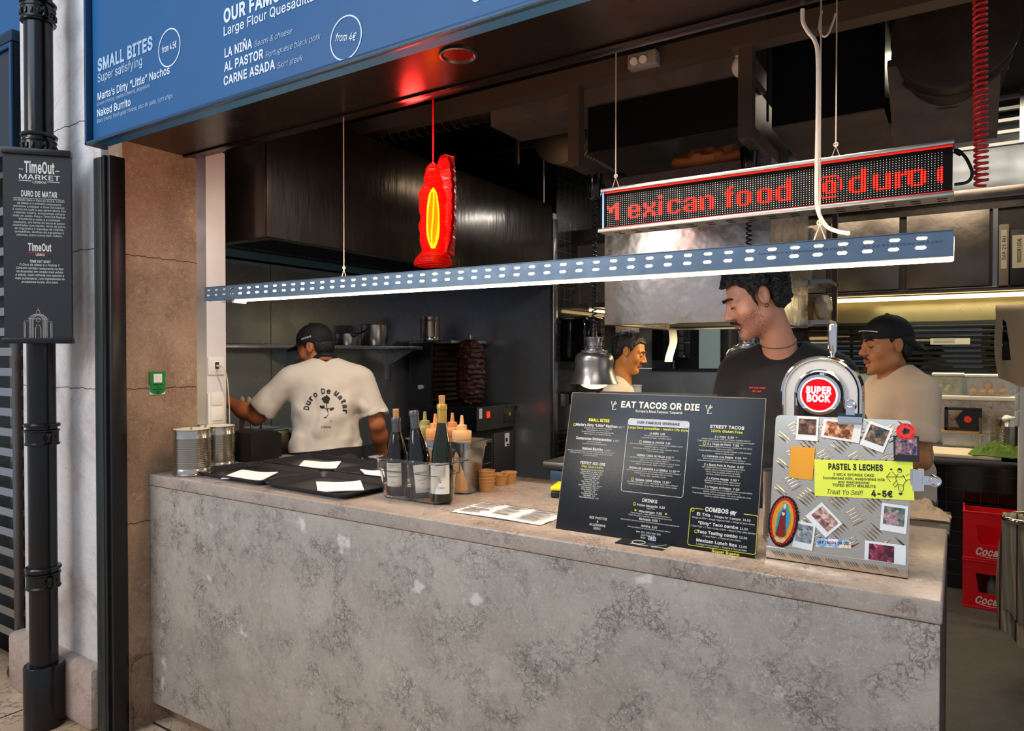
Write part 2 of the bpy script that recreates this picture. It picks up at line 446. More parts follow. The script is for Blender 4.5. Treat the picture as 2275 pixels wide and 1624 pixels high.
for py in (562, 866, 1172):
    z_ = W(252, py, x=PX1).z; n = 24; ys_ = [-.1 + (PY1 + .1) * i / n for i in range(n + 1)]; zz = [z_ + .004 * math.sin(i * 1.9) * math.sin(i * .7) for i in range(n + 1)]
    for i in range(n): b.add([(PX1 + .001, ys_[i], zz[i] - .0016), (PX1 + .001, ys_[i + 1], zz[i + 1] - .0016), (PX1 + .001, ys_[i + 1], zz[i + 1] + .0016), (PX1 + .001, ys_[i], zz[i] + .0016)], [(0, 1, 2, 3)])
for py in (272, 557, 862):
    z_ = W(175, py, y=PY0).z; n = 30; xs_ = [PX0 + (PX1 - .115 - PX0) * i / n for i in range(n + 1)]; zz = [z_ + .005 * math.sin(i * 1.7) * math.sin(i * .6) for i in range(n + 1)]
    for i in range(n): b.add([(xs_[i], PY0 - .001, zz[i] - .0015), (xs_[i + 1], PY0 - .001, zz[i + 1] - .0015), (xs_[i + 1], PY0 - .001, zz[i + 1] + .0015), (xs_[i], PY0 - .001, zz[i] + .0015)], [(0, 1, 2, 3)])
struct('trim_9', b, mat('joint_brown', '#3c2a1e', .8), 'dark uneven joints between the stone blocks')
b = MB(); b.box((-3.115, -.172, 0), (-3.05, -.1, 2.46), .004); b.k = 1; b.box((-3.049, -.165, 0), (-2.995, -.1, 2.46), .004); b.box((-3.035, -.176, 0), (-3.018, -.165, 2.46))
struct('trim_3', b, [m_green, m_black], 'dark green and black steel post beside the stone reveal')
# left jamb: aluminium strip and white column
b = MB(); b.box((-3.1, PY1, 0), (-3.0, PY1 + .05, 2.6)); b.k = 1; b.box((-3.25, PY1 + .05, 0), (-3.0, .385, 2.6), .004)
struct('trim_4', b, [m_alu, m_white], 'white painted corner column with an aluminium edge')
# bulkhead over the opening, soffit
b = MB(); b.box((-3.0, -.12, 2.62), (2.6, PY1 - .02, 4.2)); struct('wall_bulkhead', b, m_black)
b = MB(); b.box((-3.0, -.24, 2.535), (2.6, .165, 2.56)); b.box((-3.0, .165, 2.528), (2.6, .185, 2.62)); b.box((-3.0, .19, 2.535), (2.6, .235, 2.60), .004)
b.k = 1; b.box((-2.95, -.235, 2.478), (2.6, -.2, 2.54), .003); b.box((-2.95, -.2, 2.52), (2.6, -.15, 2.56))
struct('trim_5', b, [m_soffit, m_blackmatt], 'dark brown metal soffit under the blue sign')
# walls and ceiling of the kitchen
XW, YE, XE = -3.98, 3.33, -2.835
b = MB(); b.box((XW - .1, .2, 0), (XW, 5, 3.5)); struct('wall_left', b, m_steelw, 'blue grey steel wall of the cooking niche')
b = MB(); b.box((XW, YE, 0), (XE, YE + .06, 2.8)); b.k = 1; b.box((XE - .02, YE - .012, 0), (XE + .014, YE + .06, 2.75), .004)
struct('wall_end', b, [m_steelw, m_steel], 'steel end wall behind the meat grill')
q = NT('black_tile'); v = q.coord(); br = q.n('TexBrick'); br.offset = 0.; br.inputs['Scale'].default_value = 1
for k_, v_ in (('Mortar Size', .0028), ('Brick Width', .1), ('Row Height', .1), ('Mortar Smooth', .3)): br.inputs[k_].default_value = v_
mp = q.n('Mapping'); sx = q.n('SeparateXYZ'); q.l(v, sx.inputs[0]); cx = q.n('CombineXYZ')
q.l(q.math('ADD', sx.outputs[0], sx.outputs[1]), cx.inputs[0]); q.l(sx.outputs[2], cx.inputs[1]); q.l(cx.outputs[0], br.inputs['Vector'])
q.l(q.mix(br.outputs['Fac'], lin('#101011'), lin('#34302a')), q.b.inputs['Base Color']); q.b.inputs['Roughness'].default_value = .12
iv = q.math('SUBTRACT', 1.0, br.outputs['Fac']); q.bump(iv, .6, .004); m_tile = q.m
b = MB(); b.box((XE - .02, YE + .06, 0), (XE, 4.85, 3.4)); struct('wall_tiled', b, m_tile, 'black tiled wall between the steel niche and the back wall')
YB = 4.8
b = MB(); b.box((XE - .1, YB, 1.5), (1.4, YB + .1, 3.5)); b.box((XE, YB - .02, 0), (1.4, YB + .1, 1.49)); struct('wall_back', b, [m_steelw], 'steel back wall of the kitchen')
b = MB(); b.box((1.3, 2.4, 0), (1.4, 5, 3.5)); struct('wall_right', b, m_blackmatt)
b = MB(); b.box((-4.1, .2, 3.45), (1.4, 5, 3.55)); struct('ceiling', b, m_blackmatt)

# ================================================================ bar counter and worktop
t = Th('bar_counter', 'grey fossil stone bar counter with a brown end and recessed plinth', 'counter', (-1.5, .35, 0))
b = MB(); b.box((-3.0, 0, .089), (-.03, .03, 1.0485), .003); t.part('front_panel', b, m_counter, w=True)
b = MB(); b.box((-.06, .03, .089), (-.03, .72, 1.0485)); t.part('end_panel', b, mat('end_brown', '#4a3a36', .35, var=.15), w=True)
b = MB(); b.box((-2.99, .07, 0), (-.06, .1, .089)); t.part('plinth', b, m_rock, w=True, label='veined recessed plinth')
b = MB(); b.box((-2.99, .69, .05), (-.06, .72, 1.0485)); t.part('back_panel', b, m_steeld, w=True)
b = MB(); b.box((-3.0, -.004, 1.05), (-.026, .735, 1.1), .005, seg=3)
# one object, veined grey like the front on the edge because it is lit by daylight there
one('worktop', 'polished brown veined stone worktop on the bar counter', 'worktop', b, m_top)

# ================================================================ facade: blue menu sign
t = Th('menu_sign', 'large blue menu board with white lettering above the counter', 'sign', (-1.2, -.27, 2.46))
b = MB(); b.box((-2.93, -.262, 2.475), (2.6, -.2, 3.7)); span = t.part('sign_panel', b, m_signblue, w=True)
b = MB(); b.box((-2.953, -.285, 2.462), (-2.939, -.2, 3.7), .002); b.box((-2.953, -.285, 2.462), (2.6, -.262, 2.474), .002); t.part('sign_frame', b, m_signframe, w=True)
ys = -.2635; SX = V((1, 0, 0)); SZ = V((0, 0, 1))
def stx(b, st, x0, y0, x1, y1, hpx, bold=.0, shear=0., mi=0):
    """a line of lettering on the sign from its left baseline to its right baseline"""
    a = W(x0, y0, y=ys); e = W(x1, y1, y=ys); h = W(x0, y0 - hpx, y=ys).z - a.z
    b.text(st, a, SX, SZ, h, (e - a).x, 'L', bold, shear, mi)
b = MB()
stx(b, 'SMALL BITES', 217, 159, 339, 116, 26, .035, 0, 1); stx(b, 'Super satisfying', 217, 184, 316, 155, 19, .01, 0, 1)
stx(b, 'Marta’s Dirty “Little” Nachos', 217, 223, 377, 172, 16, .012)
stx(b, 'Green chorizo, melted cheese, jalapeños', 216, 236, 333, 203, 8, 0, .25, 1); stx(b, 'Naked Burrito', 216, 260, 290, 238, 16, .015)
stx(b, 'Black beans, fresh goat cheese, pico de gallo, corn chips', 215, 274, 384, 222, 9, 0, .25, 1)
stx(b, 'OUR FAMOUS GRINGAS', 497, 51, 800, -55, 28, .04); stx(b, 'Large Flour Quesadillas', 497, 80, 709, 8, 20, .012)
stx(b, 'LA NIÑA', 499, 128, 560, 106, 19, .028); stx(b, 'Beans & cheese', 565, 105, 649, 78, 13, 0, .25, 1)
stx(b, 'AL PASTOR', 498, 159, 585, 129, 19, .028); stx(b, 'Portuguese black pork', 590, 129, 713, 91, 13, 0, .25, 1)
stx(b, 'CARNE ASADA', 497, 190, 611, 155, 19, .028); stx(b, 'Skirt steak', 616, 153, 673, 135, 13, 0, .25, 1)
stx(b, 'CARNITAS & TACOS', 1048, 6, 1400, -90, 24, .03)
for (cx_, cy_, r1x, st, wd_) in ((376, 106, 25, 'from 4.5€', 42), (768, 84, 36, 'from 4€', 47)):
    c = W(cx_, cy_, y=ys); r = (W(cx_ + r1x, cy_, y=ys) - c).x; n = 48
    for i in range(n):
        a0, a1 = 2 * PI * i / n, 2 * PI * (i + 1) / n
        b.add([(c.x + math.cos(a) * rr, ys, c.z + math.sin(a) * rr) for rr in (r, r * .93) for a in (a0, a1)], [(0, 1, 3, 2)], 0)
    rot = R(-12) if r1x == 36 else 0; ux = V((math.cos(rot), 0, math.sin(rot))); uy = V((-math.sin(rot), 0, math.cos(rot)))
    b.text(st, c - uy * r * .13, ux, uy, r * .34, r * 1.3, 'C', .015, .15 if r1x == 36 else 0, 0)
t.part('lettering', b, [m_letter, m_letterdim], span, w=True)
# spot let into the soffit; lens painted with the statue lamp's red reflection
t = Th('soffit_spotlight', 'round spotlight let into the dark soffit', 'light', (0, 0, 2.52))
c = W(1018, 122, z=2.533); b = MB(); b.lathe([(.045, 0), (.052, -.006), (.058, -.004), (.06, .004)], 32, c); t.o.location = c; t.Mx = M.Translation(c)
t.part('ring', b, m_black, w=True); b = MB(); b.lathe([(0, .0), (.044, -.001)], 28, c); t.part('lens', b, mat('lens_red_reflection', '#5a0808', .2), w=True)

# ================================================================ drainpipe and the market's info panel
PC = V((-3.375, -.265, 0))
t = Th('drainpipe', 'black cast iron drainpipe running down the stone pier', 'pipe', PC)
b = MB(); b.cyl(PC, PC + V((0, 0, 4)), .054, n=40); t.part('pipe', b, m_pipe, w=True)
b = MB(); b.lathe([(.078, 0), (.078, .265), (.074, .272), (.054, .272)], 40, PC); t.part('base_sleeve', b, m_pipe, w=True)
for zpx, nm in ((972, 0), (1290, 0), (325, 1), (25, 1)):
    zc = W(105, zpx, y=PC.y).z; b = MB()
    b.lathe([(.054, -.035), (.066, -.034), (.068, -.028), (.063, -.022), (.063, .022), (.067, .026), (.067, .032), (.058, .036), (.058, .044), (.068, .046), (.07, .054), (.066, .06), (.054, .062)], 40, PC + V((0, 0, zc)))
    b.cbox(PC + V((.066, .0, zc)), (.034, .03, .045), .008); b.cyl(PC + V((.07, -.022, zc)), PC + V((.07, .022, zc)), .011, n=8)
    if nm:
        for i in range(16):
            a = 2 * PI * i / 16; b.cbox(PC + V((math.cos(a) * .064, math.sin(a) * .064, zc)), (.01, .012, .026), .003, (0, 0, a))
    t.part('collar', b, m_pipe, w=True)
d2 = V((.66, .7513, 0)); nn = V((.7513, -.66, 0)); pc = W(83, 545, t=2.93)
a = W(5, 545, p=pc, n=nn); e = W(160, 545, p=pc, n=nn); wdt = (e - a).dot(d2); ctr = (a + e) / 2
zt = W(83, 331, p=pc, n=nn).z; zb = W(83, 763, p=pc, n=nn).z
t = Th('information_panel', 'black hanging market panel with white text mounted on the drainpipe', 'sign', (ctr.x, ctr.y, zb), math.atan2(d2.y, d2.x))
H = zt - zb; w2 = wdt / 2
b = MB(); b.box((-w2 + .004, 0, .02), (w2 - .004, .022, H - .02)); ipan = t.part('panel', b, m_slate)
b = MB(); b.box((-w2, -.012, H - .026), (w2, .03, H), .003); t.part('top_rail', b, m_blackp); b = MB(); b.box((-w2, -.012, 0), (w2, .03, .024), .003); t.part('bottom_rail', b, m_blackp)
b = MB(); b.cbox((.0, .05, H - .05), (.04, .06, .03)); b.cbox((.0, .05, .05), (.04, .06, .03)); t.part('bracket', b, m_blackp)
b = MB(); fx = wdt / 155.; fz = H / 432.
def ip(st, x, y, h, w_=None, al='C', bold=0., shear=0., mi=0): b.text(st, ((x - 83) * fx, -.0006, H - (y - 331) * fz), SX, SZ, h * fz, w_ * fx if w_ else None, al, bold, shear, mi)
def ibar(x0, x1, y, th=1.4, mi=0): b.k = mi; b.box(((x0 - 83) * fx, -.0008, H - (y - 331) * fz), ((x1 - 83) * fx, 0, H - (y + th - 331) * fz)); b.k = 0
ip('TimeOut', 89, 384, 24, 67, bold=.03); ip('MARKET', 89, 399, 10.5, 91, bold=.012, ); ip('LISBOA', 89, 407, 5, 31, bold=.015)
ibar(43, 53, 377); ibar(124, 134, 377); ibar(43, 71, 402); ibar(106, 134, 402)
ip('DURO DE MATAR', 88, 437, 12, 80, bold=.03); ibar(31, 144, 441, .8)
for i, (s_, w_) in enumerate((('Do Beato para o Cais do Sodré, o Duro', 113), ('de Matar é o primeiro restaurante', 98), ('mexicano a integrar o Time Out Market.', 114), ('E como em tudo o que abrem Marta Fea', 117), ('e Damien Irizarry, acrescentam sempre', 113), ('mais um ponto. Para o Time Out Market,', 117), ('trouxeram o estilo e a nostalgia', 92), ('mexicana, em forma de tacos al pastor', 114), ('cozinhados num espeto, tacos de polvo,', 117), ('de cogumelos e manteiga de chipotle,', 110), ('quesadillas, slushies de margaritas e', 109), ('palomas, entre outros best-sellers.', 101))):
    ip(s_, 88, 447.5 + i * 7, 4.4, w_)
ip('TimeOut', 88, 557, 16, 52, bold=.03); ibar(62, 114, 560.5, 1.6, 1); ip('LISBOA', 89, 568, 5, 20, bold=.03); ip('TIME OUT DIXIT', 89, 583, 5, 47, bold=.03)
for i, (s_, w_) in enumerate((('O Duro de Matar é o Pistola Y', 90), ('Corazon (antigo restaurante na Rua', 105), ('da Boavista) em versão mais adulta', 104), ('e sóbria, mais refinada nos sabores e', 108), ('mais sustentável, com ingredientes de', 110), ('produtores locais, dos bons.', 82))):
    ip(s_, 88, 590.5 + i * 7.6, 4.8, w_, bold=.008, shear=.25)
def iline(pts, r=.0008): b.tube([((x - 89) * fx, -.0006, .024 + y * fz) for x, y in pts], r, 4)
for k_ in range(5):
    h_ = 10 + 0 * k_; wv_ = 11 + 2.2 * k_
    iline([(89 - wv_, 0), (89 - wv_, 38 + k_)] + [(89 - wv_ * math.cos(a_), 38 + k_ + 11 * math.sin(a_)) for a_ in [PI * i / 10 for i in range(1, 10)]] + [(89 + wv_, 38 + k_), (89 + wv_, 0)], .0006)
iline([(66, 42), (112, 42)]); iline([(58, 0), (58, 37), (68, 37)]); iline([(120, 0), (120, 37), (110, 37)]); iline([(61, 0), (61, 34)]); iline([(117, 0), (117, 34)])
iline([(83 + 0, 0), (83, 20), (86, 28), (92, 28), (95, 20), (95, 0)]); iline([(89 + 4.5 * math.cos(a_ * PI / 8), 40 + 4.5 * math.sin(a_ * PI / 8)) for a_ in range(17)])
iline([(85, 54), (85, 58), (87, 61), (91, 61), (93, 58), (93, 54)]); iline([(89, 61), (89, 67)])
t.part('lettering', b, [m_ink, m_red], parent=ipan)

# ================================================================ neighbouring stall at the far left
b = MB(); b.box((-7, -.02, 2.56), (-3.87, .08, 4.0)); one('neighbour_sign', 'plain blue sign board of the next stall at the top left corner', 'sign', b, m_signblue)
nx = W(32, 200, y=-.14).x; nz1 = W(32, 64, y=-.14).z
t = Th('display_cabinet', 'dark blue steel cabinet with a thick top rim beside the stone pier', 'cabinet', (nx - .8, -.08, 2.62))
b = MB(); b.box((nx - 1.6, -.14, 2.62), (nx - .005, -.022, nz1 - .06)); t.part('body', b, mat('cabinet_navy', '#12202f', .3, .2), w=True)
b = MB(); b.box((nx - 1.6, -.15, nz1 - .055), (nx, -.022, nz1), .003); t.part('top', b, mat('cabinet_navy2', '#18354c', .3, .3), w=True)
b = MB(); b.box((nx - .03, -.152, 2.62), (nx - .006, -.141, nz1 - .06), .003); b.box((nx - 1.6, -.152, nz1 - .085), (nx - .03, -.141, nz1 - .06), .003); t.part('door_frame', b, m_signframe, w=True)
b = MB(); b.box((-7, .1, 0), (PX0, .25, 4.2)); struct('wall_neighbour', b, m_blackmatt)
tx = W(33, 900, y=-.16).x; tb = W(32, 1456, y=-.16).z; t = Th('tray_trolley', 'steel bakery trolley full of trays on castors by the pier', 'trolley', (tx - .28, -.05, 0))
b = MB()
for x_ in (tx, tx - .55):
    for y_ in (-.16, .05): b.box((x_ - .03, y_, tb), (x_, y_ + .03, 2.5))
b.box((tx - .58, -.16, 2.5), (tx, .08, 2.53)); b.box((tx - .58, -.16, tb - .02), (tx, .08, tb)); t.part('frame', b, m_steeld, w=True)
for i in range(22):
    z_ = tb + .08 + i * .1; b = MB(); b.box((tx - .55, -.15, z_), (tx - .03, .06, z_ + .012)); b.box((tx - .55, -.155, z_), (tx - .031, -.145, z_ + .04)); b.box((tx - .05, -.14, z_), (tx - .032, .06, z_ + .03)); t.part('tray', b, m_steel, w=True)
for y_ in (-.13, .05):
    b = MB(); b.cyl((tx - .06, y_, .055), (tx - .028, y_, .055), .053, n=24); b.box((tx - .07, y_ - .02, .055), (tx - .02, y_ + .02, tb - .02)); t.part('castor', b, m_blackp, w=True)
# ================================================================ cooking niche on the left
t = Th('extractor_hood', 'large dark steel extractor hood over the cooking niche', 'extractor hood', (-3.4, 1.9, 2.2))
XH, Y0, Z0, Z1 = XE, .5, 2.2, 2.86
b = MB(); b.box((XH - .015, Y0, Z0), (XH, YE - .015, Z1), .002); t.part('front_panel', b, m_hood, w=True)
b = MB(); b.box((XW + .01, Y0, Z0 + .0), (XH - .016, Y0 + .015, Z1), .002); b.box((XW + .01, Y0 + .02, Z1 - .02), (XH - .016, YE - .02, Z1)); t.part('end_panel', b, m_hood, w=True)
b = MB(); b.box((XH - .06, Y0 + .016, Z0), (XH - .016, YE - .02, Z0 + .012)); b.box((XW + .12, Y0 + .016, Z0), (XH - .06, Y0 + .07, Z0 + .012)); t.part('bottom_rim', b, m_steeld, w=True)
b = MB(); b.box((XW + .1, Y0 + .02, Z0 + .12), (XH - .17, YE - .03, Z0 + .14)); t.part('filter', b, m_blackmatt, w=True)
b = MB(); b.box((XH - .17, Y0 + .05, Z0 + .03), (XH - .06, YE - .03, Z0 + .035))
for i in range(64): 
    y_ = Y0 + .1 + i * .042
    if (i % 22) < 19: b.cbox((XH - .115, y_, Z0 + .02), (.09, .006, .03), 0, (R(35), 0, 0))
t.part('louvre', b, m_blackp, w=True)
b = MB(); b.box((XW + .005, Y0 + .02, 2.235), (XW + .075, YE - .02, 2.25)); b.box((XW + .07, Y0 + .02, 2.235), (XW + .075, YE - .02, 2.30)); t.part('gutter', b, mat('gutter_blue_reflection', '#7fb3cc', .3, .7), w=True)  # gutter's light blue reflection is put into its colour
b = MB(); b.box((XW, .3, 2.9), (XW + .02, 4.9, 3.44)); b.box((XW + .02, YE + .2, 0), (XE - .03, YE + .25, 3.44)); struct('wall_upper', b, m_blackmatt)
# seams between the steel sheets
b = MB()
for px in (602, 1060): 
    p_ = W(px, 700, x=XW + .001); b.box((XW, p_.y - .002, .9), (XW + .0025, p_.y + .002, 2.235))
struct('trim_6', b, m_steeld)
t = Th('wall_shelf', 'long steel shelf on brackets on the niche wall', 'shelf', (-3.8, 1.5, 1.66))
b = MB(); b.box((XW + .002, .42, 1.665), (-3.66, 2.65, 1.695), .003); t.part('board', b, m_steel, w=True)
for px in (648, 868):
    y_ = W(px, 800, x=XW + .03).y; b = MB(); b.box((XW + .001, y_ - .015, 1.42), (XW + .025, y_ + .015, 1.664)); b.prism([(0, 0), (.26, .0), (0, -.12)], (XW + .026, y_ - .01, 1.664), (1, 0, 0), (0, 0, 1), (0, .02, 0)); t.part('bracket', b, m_steel, w=True)
zs = 1.6955


def pot(name, label, px, xw, r, h, handle=None, lid=False, mats=m_steel):
    y_ = W(px, 760, x=xw).y; c = V((xw, y_, zs)); t = Th(name, label, 'pot', c)
    b = MB(); b.lathe([(0, 0), (r * .96, 0), (r, .008), (r, h), (r + .006, h + .003), (r - .002, h + .002), (r - .004, .01), (0, .01)], 32); t.part('body', b, mats)
    if handle: b = MB(); b.tube(smooth([(r - .002, 0, h * .75), (r + .05, -.03, h * .9), handle], 5), .008, 8); t.part('handle', b, m_blackp)
    return t


pot('saucepan', 'small steel saucepan with a raised black handle on the wall shelf', 770, -3.80, .082, .085, (.06, .16, .12))
pot('stock_pot', 'tall steel pot on the wall shelf right of the small saucepan', 832, -3.80, .1, .16)
pot('dark_pan', 'low dark pan at the back of the wall shelf behind the cap', 742, -3.85, .07, .035, None, False, m_blackp)
# work bench in front of the niche wall
t = Th('work_bench', 'steel work bench along the niche wall in front of the cook', 'work bench', (-3.6, 1.5, 0))
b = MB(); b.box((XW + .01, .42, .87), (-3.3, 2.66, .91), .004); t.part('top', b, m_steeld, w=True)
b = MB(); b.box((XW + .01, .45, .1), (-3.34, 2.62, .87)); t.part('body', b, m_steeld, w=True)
t = Th('refrigerated_drawer', 'steel front with dark ventilation slots under the bench', 'cabinet', (-3.0, 2.2, 0)); 
b = MB(); b.box((-3.29, .9, .05), (-3.2, 2.6, .86)); t.part('body', b, m_steeld, w=True); b = MB(); b.box((-3.198, 1.0, .78), (-3.19, 2.5, .8)); t.part('handle', b, m_steel, w=True)
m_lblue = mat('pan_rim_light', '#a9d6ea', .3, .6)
for i, (px, py, wd_) in enumerate(((592, 952, .14), (640, 957, .14))):
    p_ = W(px, py, x=-3.45); t = Th('food_pan', ('steel food pan with a shiny rim nearest the raised arm', 'second steel food pan beside the cook', 'lower steel food pan beside the cook')[i], 'pan', (p_.x, p_.y, .911))
    hh = p_.z - .911; b = MB(); b.box((-.12, -wd_ / 2, 0), (.12, wd_ / 2, hh), .01); t.part('body', b, m_steeld); b = MB(); b.box((-.14, -wd_ / 2 - .015, hh), (.14, wd_ / 2 + .015, hh + .006), .002); t.part('rim', b, m_lblue)
for i, (px, dx_) in enumerate(((530, .06), (536, -.02), (560, -.05), (575, .03))):
    p_ = W(px, 940, x=-3.4); wood = i < 2
    b = MB(); b.tube([(0, 0, 0), (dx_ * .5, .01, .12), (dx_, .02, .2 if wood else .15)], .012 if wood else .006, 8)
    if wood: b.sph((dx_ * 1.05, .02, .215), (.022, .012, .035))
    one('spatula' if wood else 'ladle', ('pale spatula standing in the pans by the white column', 'second pale spatula leaning left', 'steel ladle handle under the raised arm', 'steel ladle handle nearest the sleeve')[i], 'utensil', b, mat('pale_wood', '#b9ad90', .6) if wood else m_steel, (p_.x, p_.y, p_.z - .1))

# ---------------------------------------------------------------- vertical meat grill
XM0, XM1, YM0, YM1 = -3.9, -3.2, 2.76, 3.31
t = Th('grill_cabinet', 'dark steel cabinet with an open shelf carrying the meat grill', 'cabinet', (-3.55, 3.0, 0))
b = MB(); b.box((XM0, 2.72, .1), (XM1 - .02, YM1, 1.018)); t.part('body', b, mat('cab_dark', '#3f3d3b', .35, .8), w=True)
b = MB(); b.box((XM1 - .02, 3.0, .12), (XM1, YM1, .985), .003); t.part('door', b, mat('cab_door', '#5d5a57', .35, .8), w=True)
b = MB(); b.box((XM1 - .03, 2.75, .12), (XM1 - .012, 2.98, .97)); t.part('opening', b, m_blackmatt, w=True)  # solid black sheet standing in for the shaded inside of the shelf
b = MB(); 
for z_ in (.55, .75, .92): b.tube([(XM1 - .01, 2.74, z_), (XM1 - .01, 2.99, z_)], .005, 6)
b.tube([(XM1 - .01, 2.985, .2), (XM1 - .01, 2.985, .97)], .006, 6); t.part('rack', b, m_steel, w=True)
b = MB(); b.box((XM1, 3.16, .86), (XM1 + .002, 3.23, .97)); b.k = 1; b.box((XM1, 3.17, .9), (XM1 + .003, 3.2, .93)); b.box((XM1, 3.19, .865), (XM1 + .003, 3.22, .88)); t.part('sticker', b, [m_whitep, m_inkb], w=True)
t = Th('meat_grill', 'black upright spit grill with glowing red switch', 'grill', (-3.55, 3.03, 1.02))
m_grd = mat('grill_dark', '#26272b', .3, .6); m_grp = mat('grill_panel', '#77726d', .32, .9)
b = MB(); b.box((XM0, YM0, 1.02), (XM1 - .004, YM1, 1.213), .004); t.part('base', b, m_grd, w=True)
b = MB(); b.box((XM1 - .004, YM0, 1.022), (XM1, YM1, 1.213)); fpan = t.part('front_panel', b, m_grp, w=True)
b = MB(); b.box((XM1, YM0 + .14, 1.12), (XM1 + .008, YM0 + .17, 1.17), .002); t.part('switch', b, mat('red_switch', '#c01010', .3, emit='#ff2a10', es=3.), fpan, w=True, label='glowing red rocker switch')
b = MB(); b.box((XM1, YM0 + .03, 1.12), (XM1 + .002, YM0 + .07, 1.2)); t.part('label_plate', b, m_whitep, w=True)
b = MB(); b.box((XM1, YM1 - .16, 1.06), (XM1 + .008, YM1 - .01, 1.2), .002); b.k = 1; b.cyl((XM1 + .008, YM1 - .085, 1.13), (XM1 + .011, YM1 - .085, 1.13), .016, n=16); b.k = 2
for y_ in (YM1 - .145, YM1 - .025):
    for z_ in (1.08, 1.18): b.cyl((XM1 + .008, y_, z_), (XM1 + .012, y_, z_), .006, n=8)
t.part('drip_tray', b, [m_grp, mat('amber_ink', '#b8862a', .5), m_steel], w=True); dtray = t.objs[-1]
b = MB(); b.box((XM1 + .008, YM1 - .15, 1.19), (XM1 + .03, YM1 - .005, 1.203), .003); t.part('handle', b, m_grp, dtray, w=True)
b = MB(); b.box((XM0, YM0, 1.213), (-3.66, YM0 + .02, 1.72)); b.box((XM0, YM0 + .02, 1.213), (XM0 + .03, YM1 - .05, 1.72)); b.box((XM0, YM1 - .07, 1.213), (-3.66, YM1 - .05, 1.72)); t.part('side_panel', b, mat('grill_side', '#55565a', .3, .9), w=True)
b = MB(); b.box((XM0 - .0, YM0 - .005, 1.72), (-3.45, YM1 - .04, 1.745), .003); t.part('top', b, m_steel, w=True)
b = MB(); b.box((-3.72, YM0 + .03, 1.24), (-3.70, YM1 - .08, 1.70)); t.part('burner_panel', b, mat('burner_brick', '#3c2818', .7, var=.3, vs=20), w=True)
b = MB()
for k_ in range(5):
    z_ = 1.28 + k_ * .085; ya, yb = YM0 + .06, YM1 - .12
    b.tube(smooth([(-3.685, yb, z_), (-3.68, ya + .02, z_), (-3.68, ya, z_ + .015), (-3.68, ya + .02, z_ + .04), (-3.685, yb, z_ + .04)], 5), .006, 6)
t.part('heating_element', b, mat('element', '#1d1614', .5, .4), w=True)
mc = V((-3.40, 2.95, 1.222))
b = MB(); b.cyl(mc, mc + V((0, 0, .57)), .008); b.cyl(mc + V((0, 0, .55)), mc + V((.0, 0, .56)), .02); t.part('spit', b, m_steel, w=True)
b = MB(); b.lathe([(.2, 0), (.205, .006), (.0, .008)], 32, (-3.42, 2.98, 1.213)); t.part('plate', b, m_blackp, w=True)
b = MB(); b.cyl((-3.76, YM0 - .03, 1.36), (-3.76, YM0, 1.36), .02, n=12); t.part('cable_gland', b, m_whitep, w=True)
from mathutils import noise as NZ
b = MB(); NV, NU = 130, 96
def meat(u, v):
    a = 2 * PI * u; z_ = .012 + v * .52
    pr = .115 * (1 - .1 * (v - .35) ** 2 * 4) * (1 if v < .9 else 1 - (v - .9) * 5.5)
    if v < .12: pr *= .75 + v * 2.1
    p_ = V((math.cos(a) * 3.2, math.sin(a) * 3.2, z_ * 30)); n_ = NZ.noise(p_) * .5 + NZ.noise(p_ * 2.3) * .3 + NZ.noise(p_ * 5.1) * .2
    rg = 1 + .2 * n_ + .05 * math.sin(z_ * 150 + 3 * NZ.noise(p_ * .5))
    return (mc.x + math.cos(a) * pr * rg, mc.y + math.sin(a) * pr * rg, mc.z + z_)
b.grid(meat, NU, NV)
q = NT('roast_meat'); v = q.coord(); bc = q.ramp(q.noise(v, 26, 6, .7, 1.), [(.3, '#0d0402'), (.5, '#2c0f07'), (.62, '#5a2410'), (.75, '#7d3a1a')]); q.l(bc, q.b.inputs['Base Color']); q.b.inputs['Roughness'].default_value = .28; q.bump(q.noise(v, 70, 4, .7), .8, .01)
one('meat_spit', 'tall dark roasted meat cone on the grill spit', 'meat', b, q.m)
p_ = W(955, 757, x=-3.72)


def tin(name, label, loc, r, h, open_=True, cream=False, group=None, n=28):
    t = Th(name, label, 'tin can', loc, group=group); b = MB()
    prof = [(0, 0), (r * .97, 0), (r + .002, .003), (r + .002, .008), (r - .002, .01)]
    z_ = .03
    prof.append((r - .001, h * .13)); k = 17; dz = h * .68 / k
    for i in range(k):
        zz = h * .15 + i * dz; prof += [(r - .0035, zz), (r - .0035, zz + dz * .2), (r + .001, zz + dz * .5), (r + .001, zz + dz * .7)]
    prof += [(r - .001, h * .86), (r - .001, h - .006), (r + .002, h - .004), (r + .002, h)]
    b.lathe(prof, n * 2)
    b.f.pop()
    t.part('body', b, mat('tin_plate', '#c8c2b6', .2, 1., rv=.06))
    b = MB(); b.lathe([(r + .001, h), (r - .003, h), (r - .004, h - .01), (r - .004, .01), (0, .01)], n * 2); t.part('lining', b, mat('tin_lining', '#e4d8b4', .35) if cream else m_steel)
    return t


tin('tin_can', 'tin can with sticks standing on top of the meat grill', (-3.72, W(955, 757, x=-3.72).y, 1.7455), .08, .195)
b = MB()
for i in range(6): b.tube([(0, 0, 0), (.07 * math.cos(i * 1.2), .07 * math.sin(i * 1.2), .2)], .0015, 5)
one('skewer', 'thin skewers sticking out of the can on the grill', 'skewers', b, m_steel, (-3.72, W(955, 757, x=-3.72).y, 1.757))

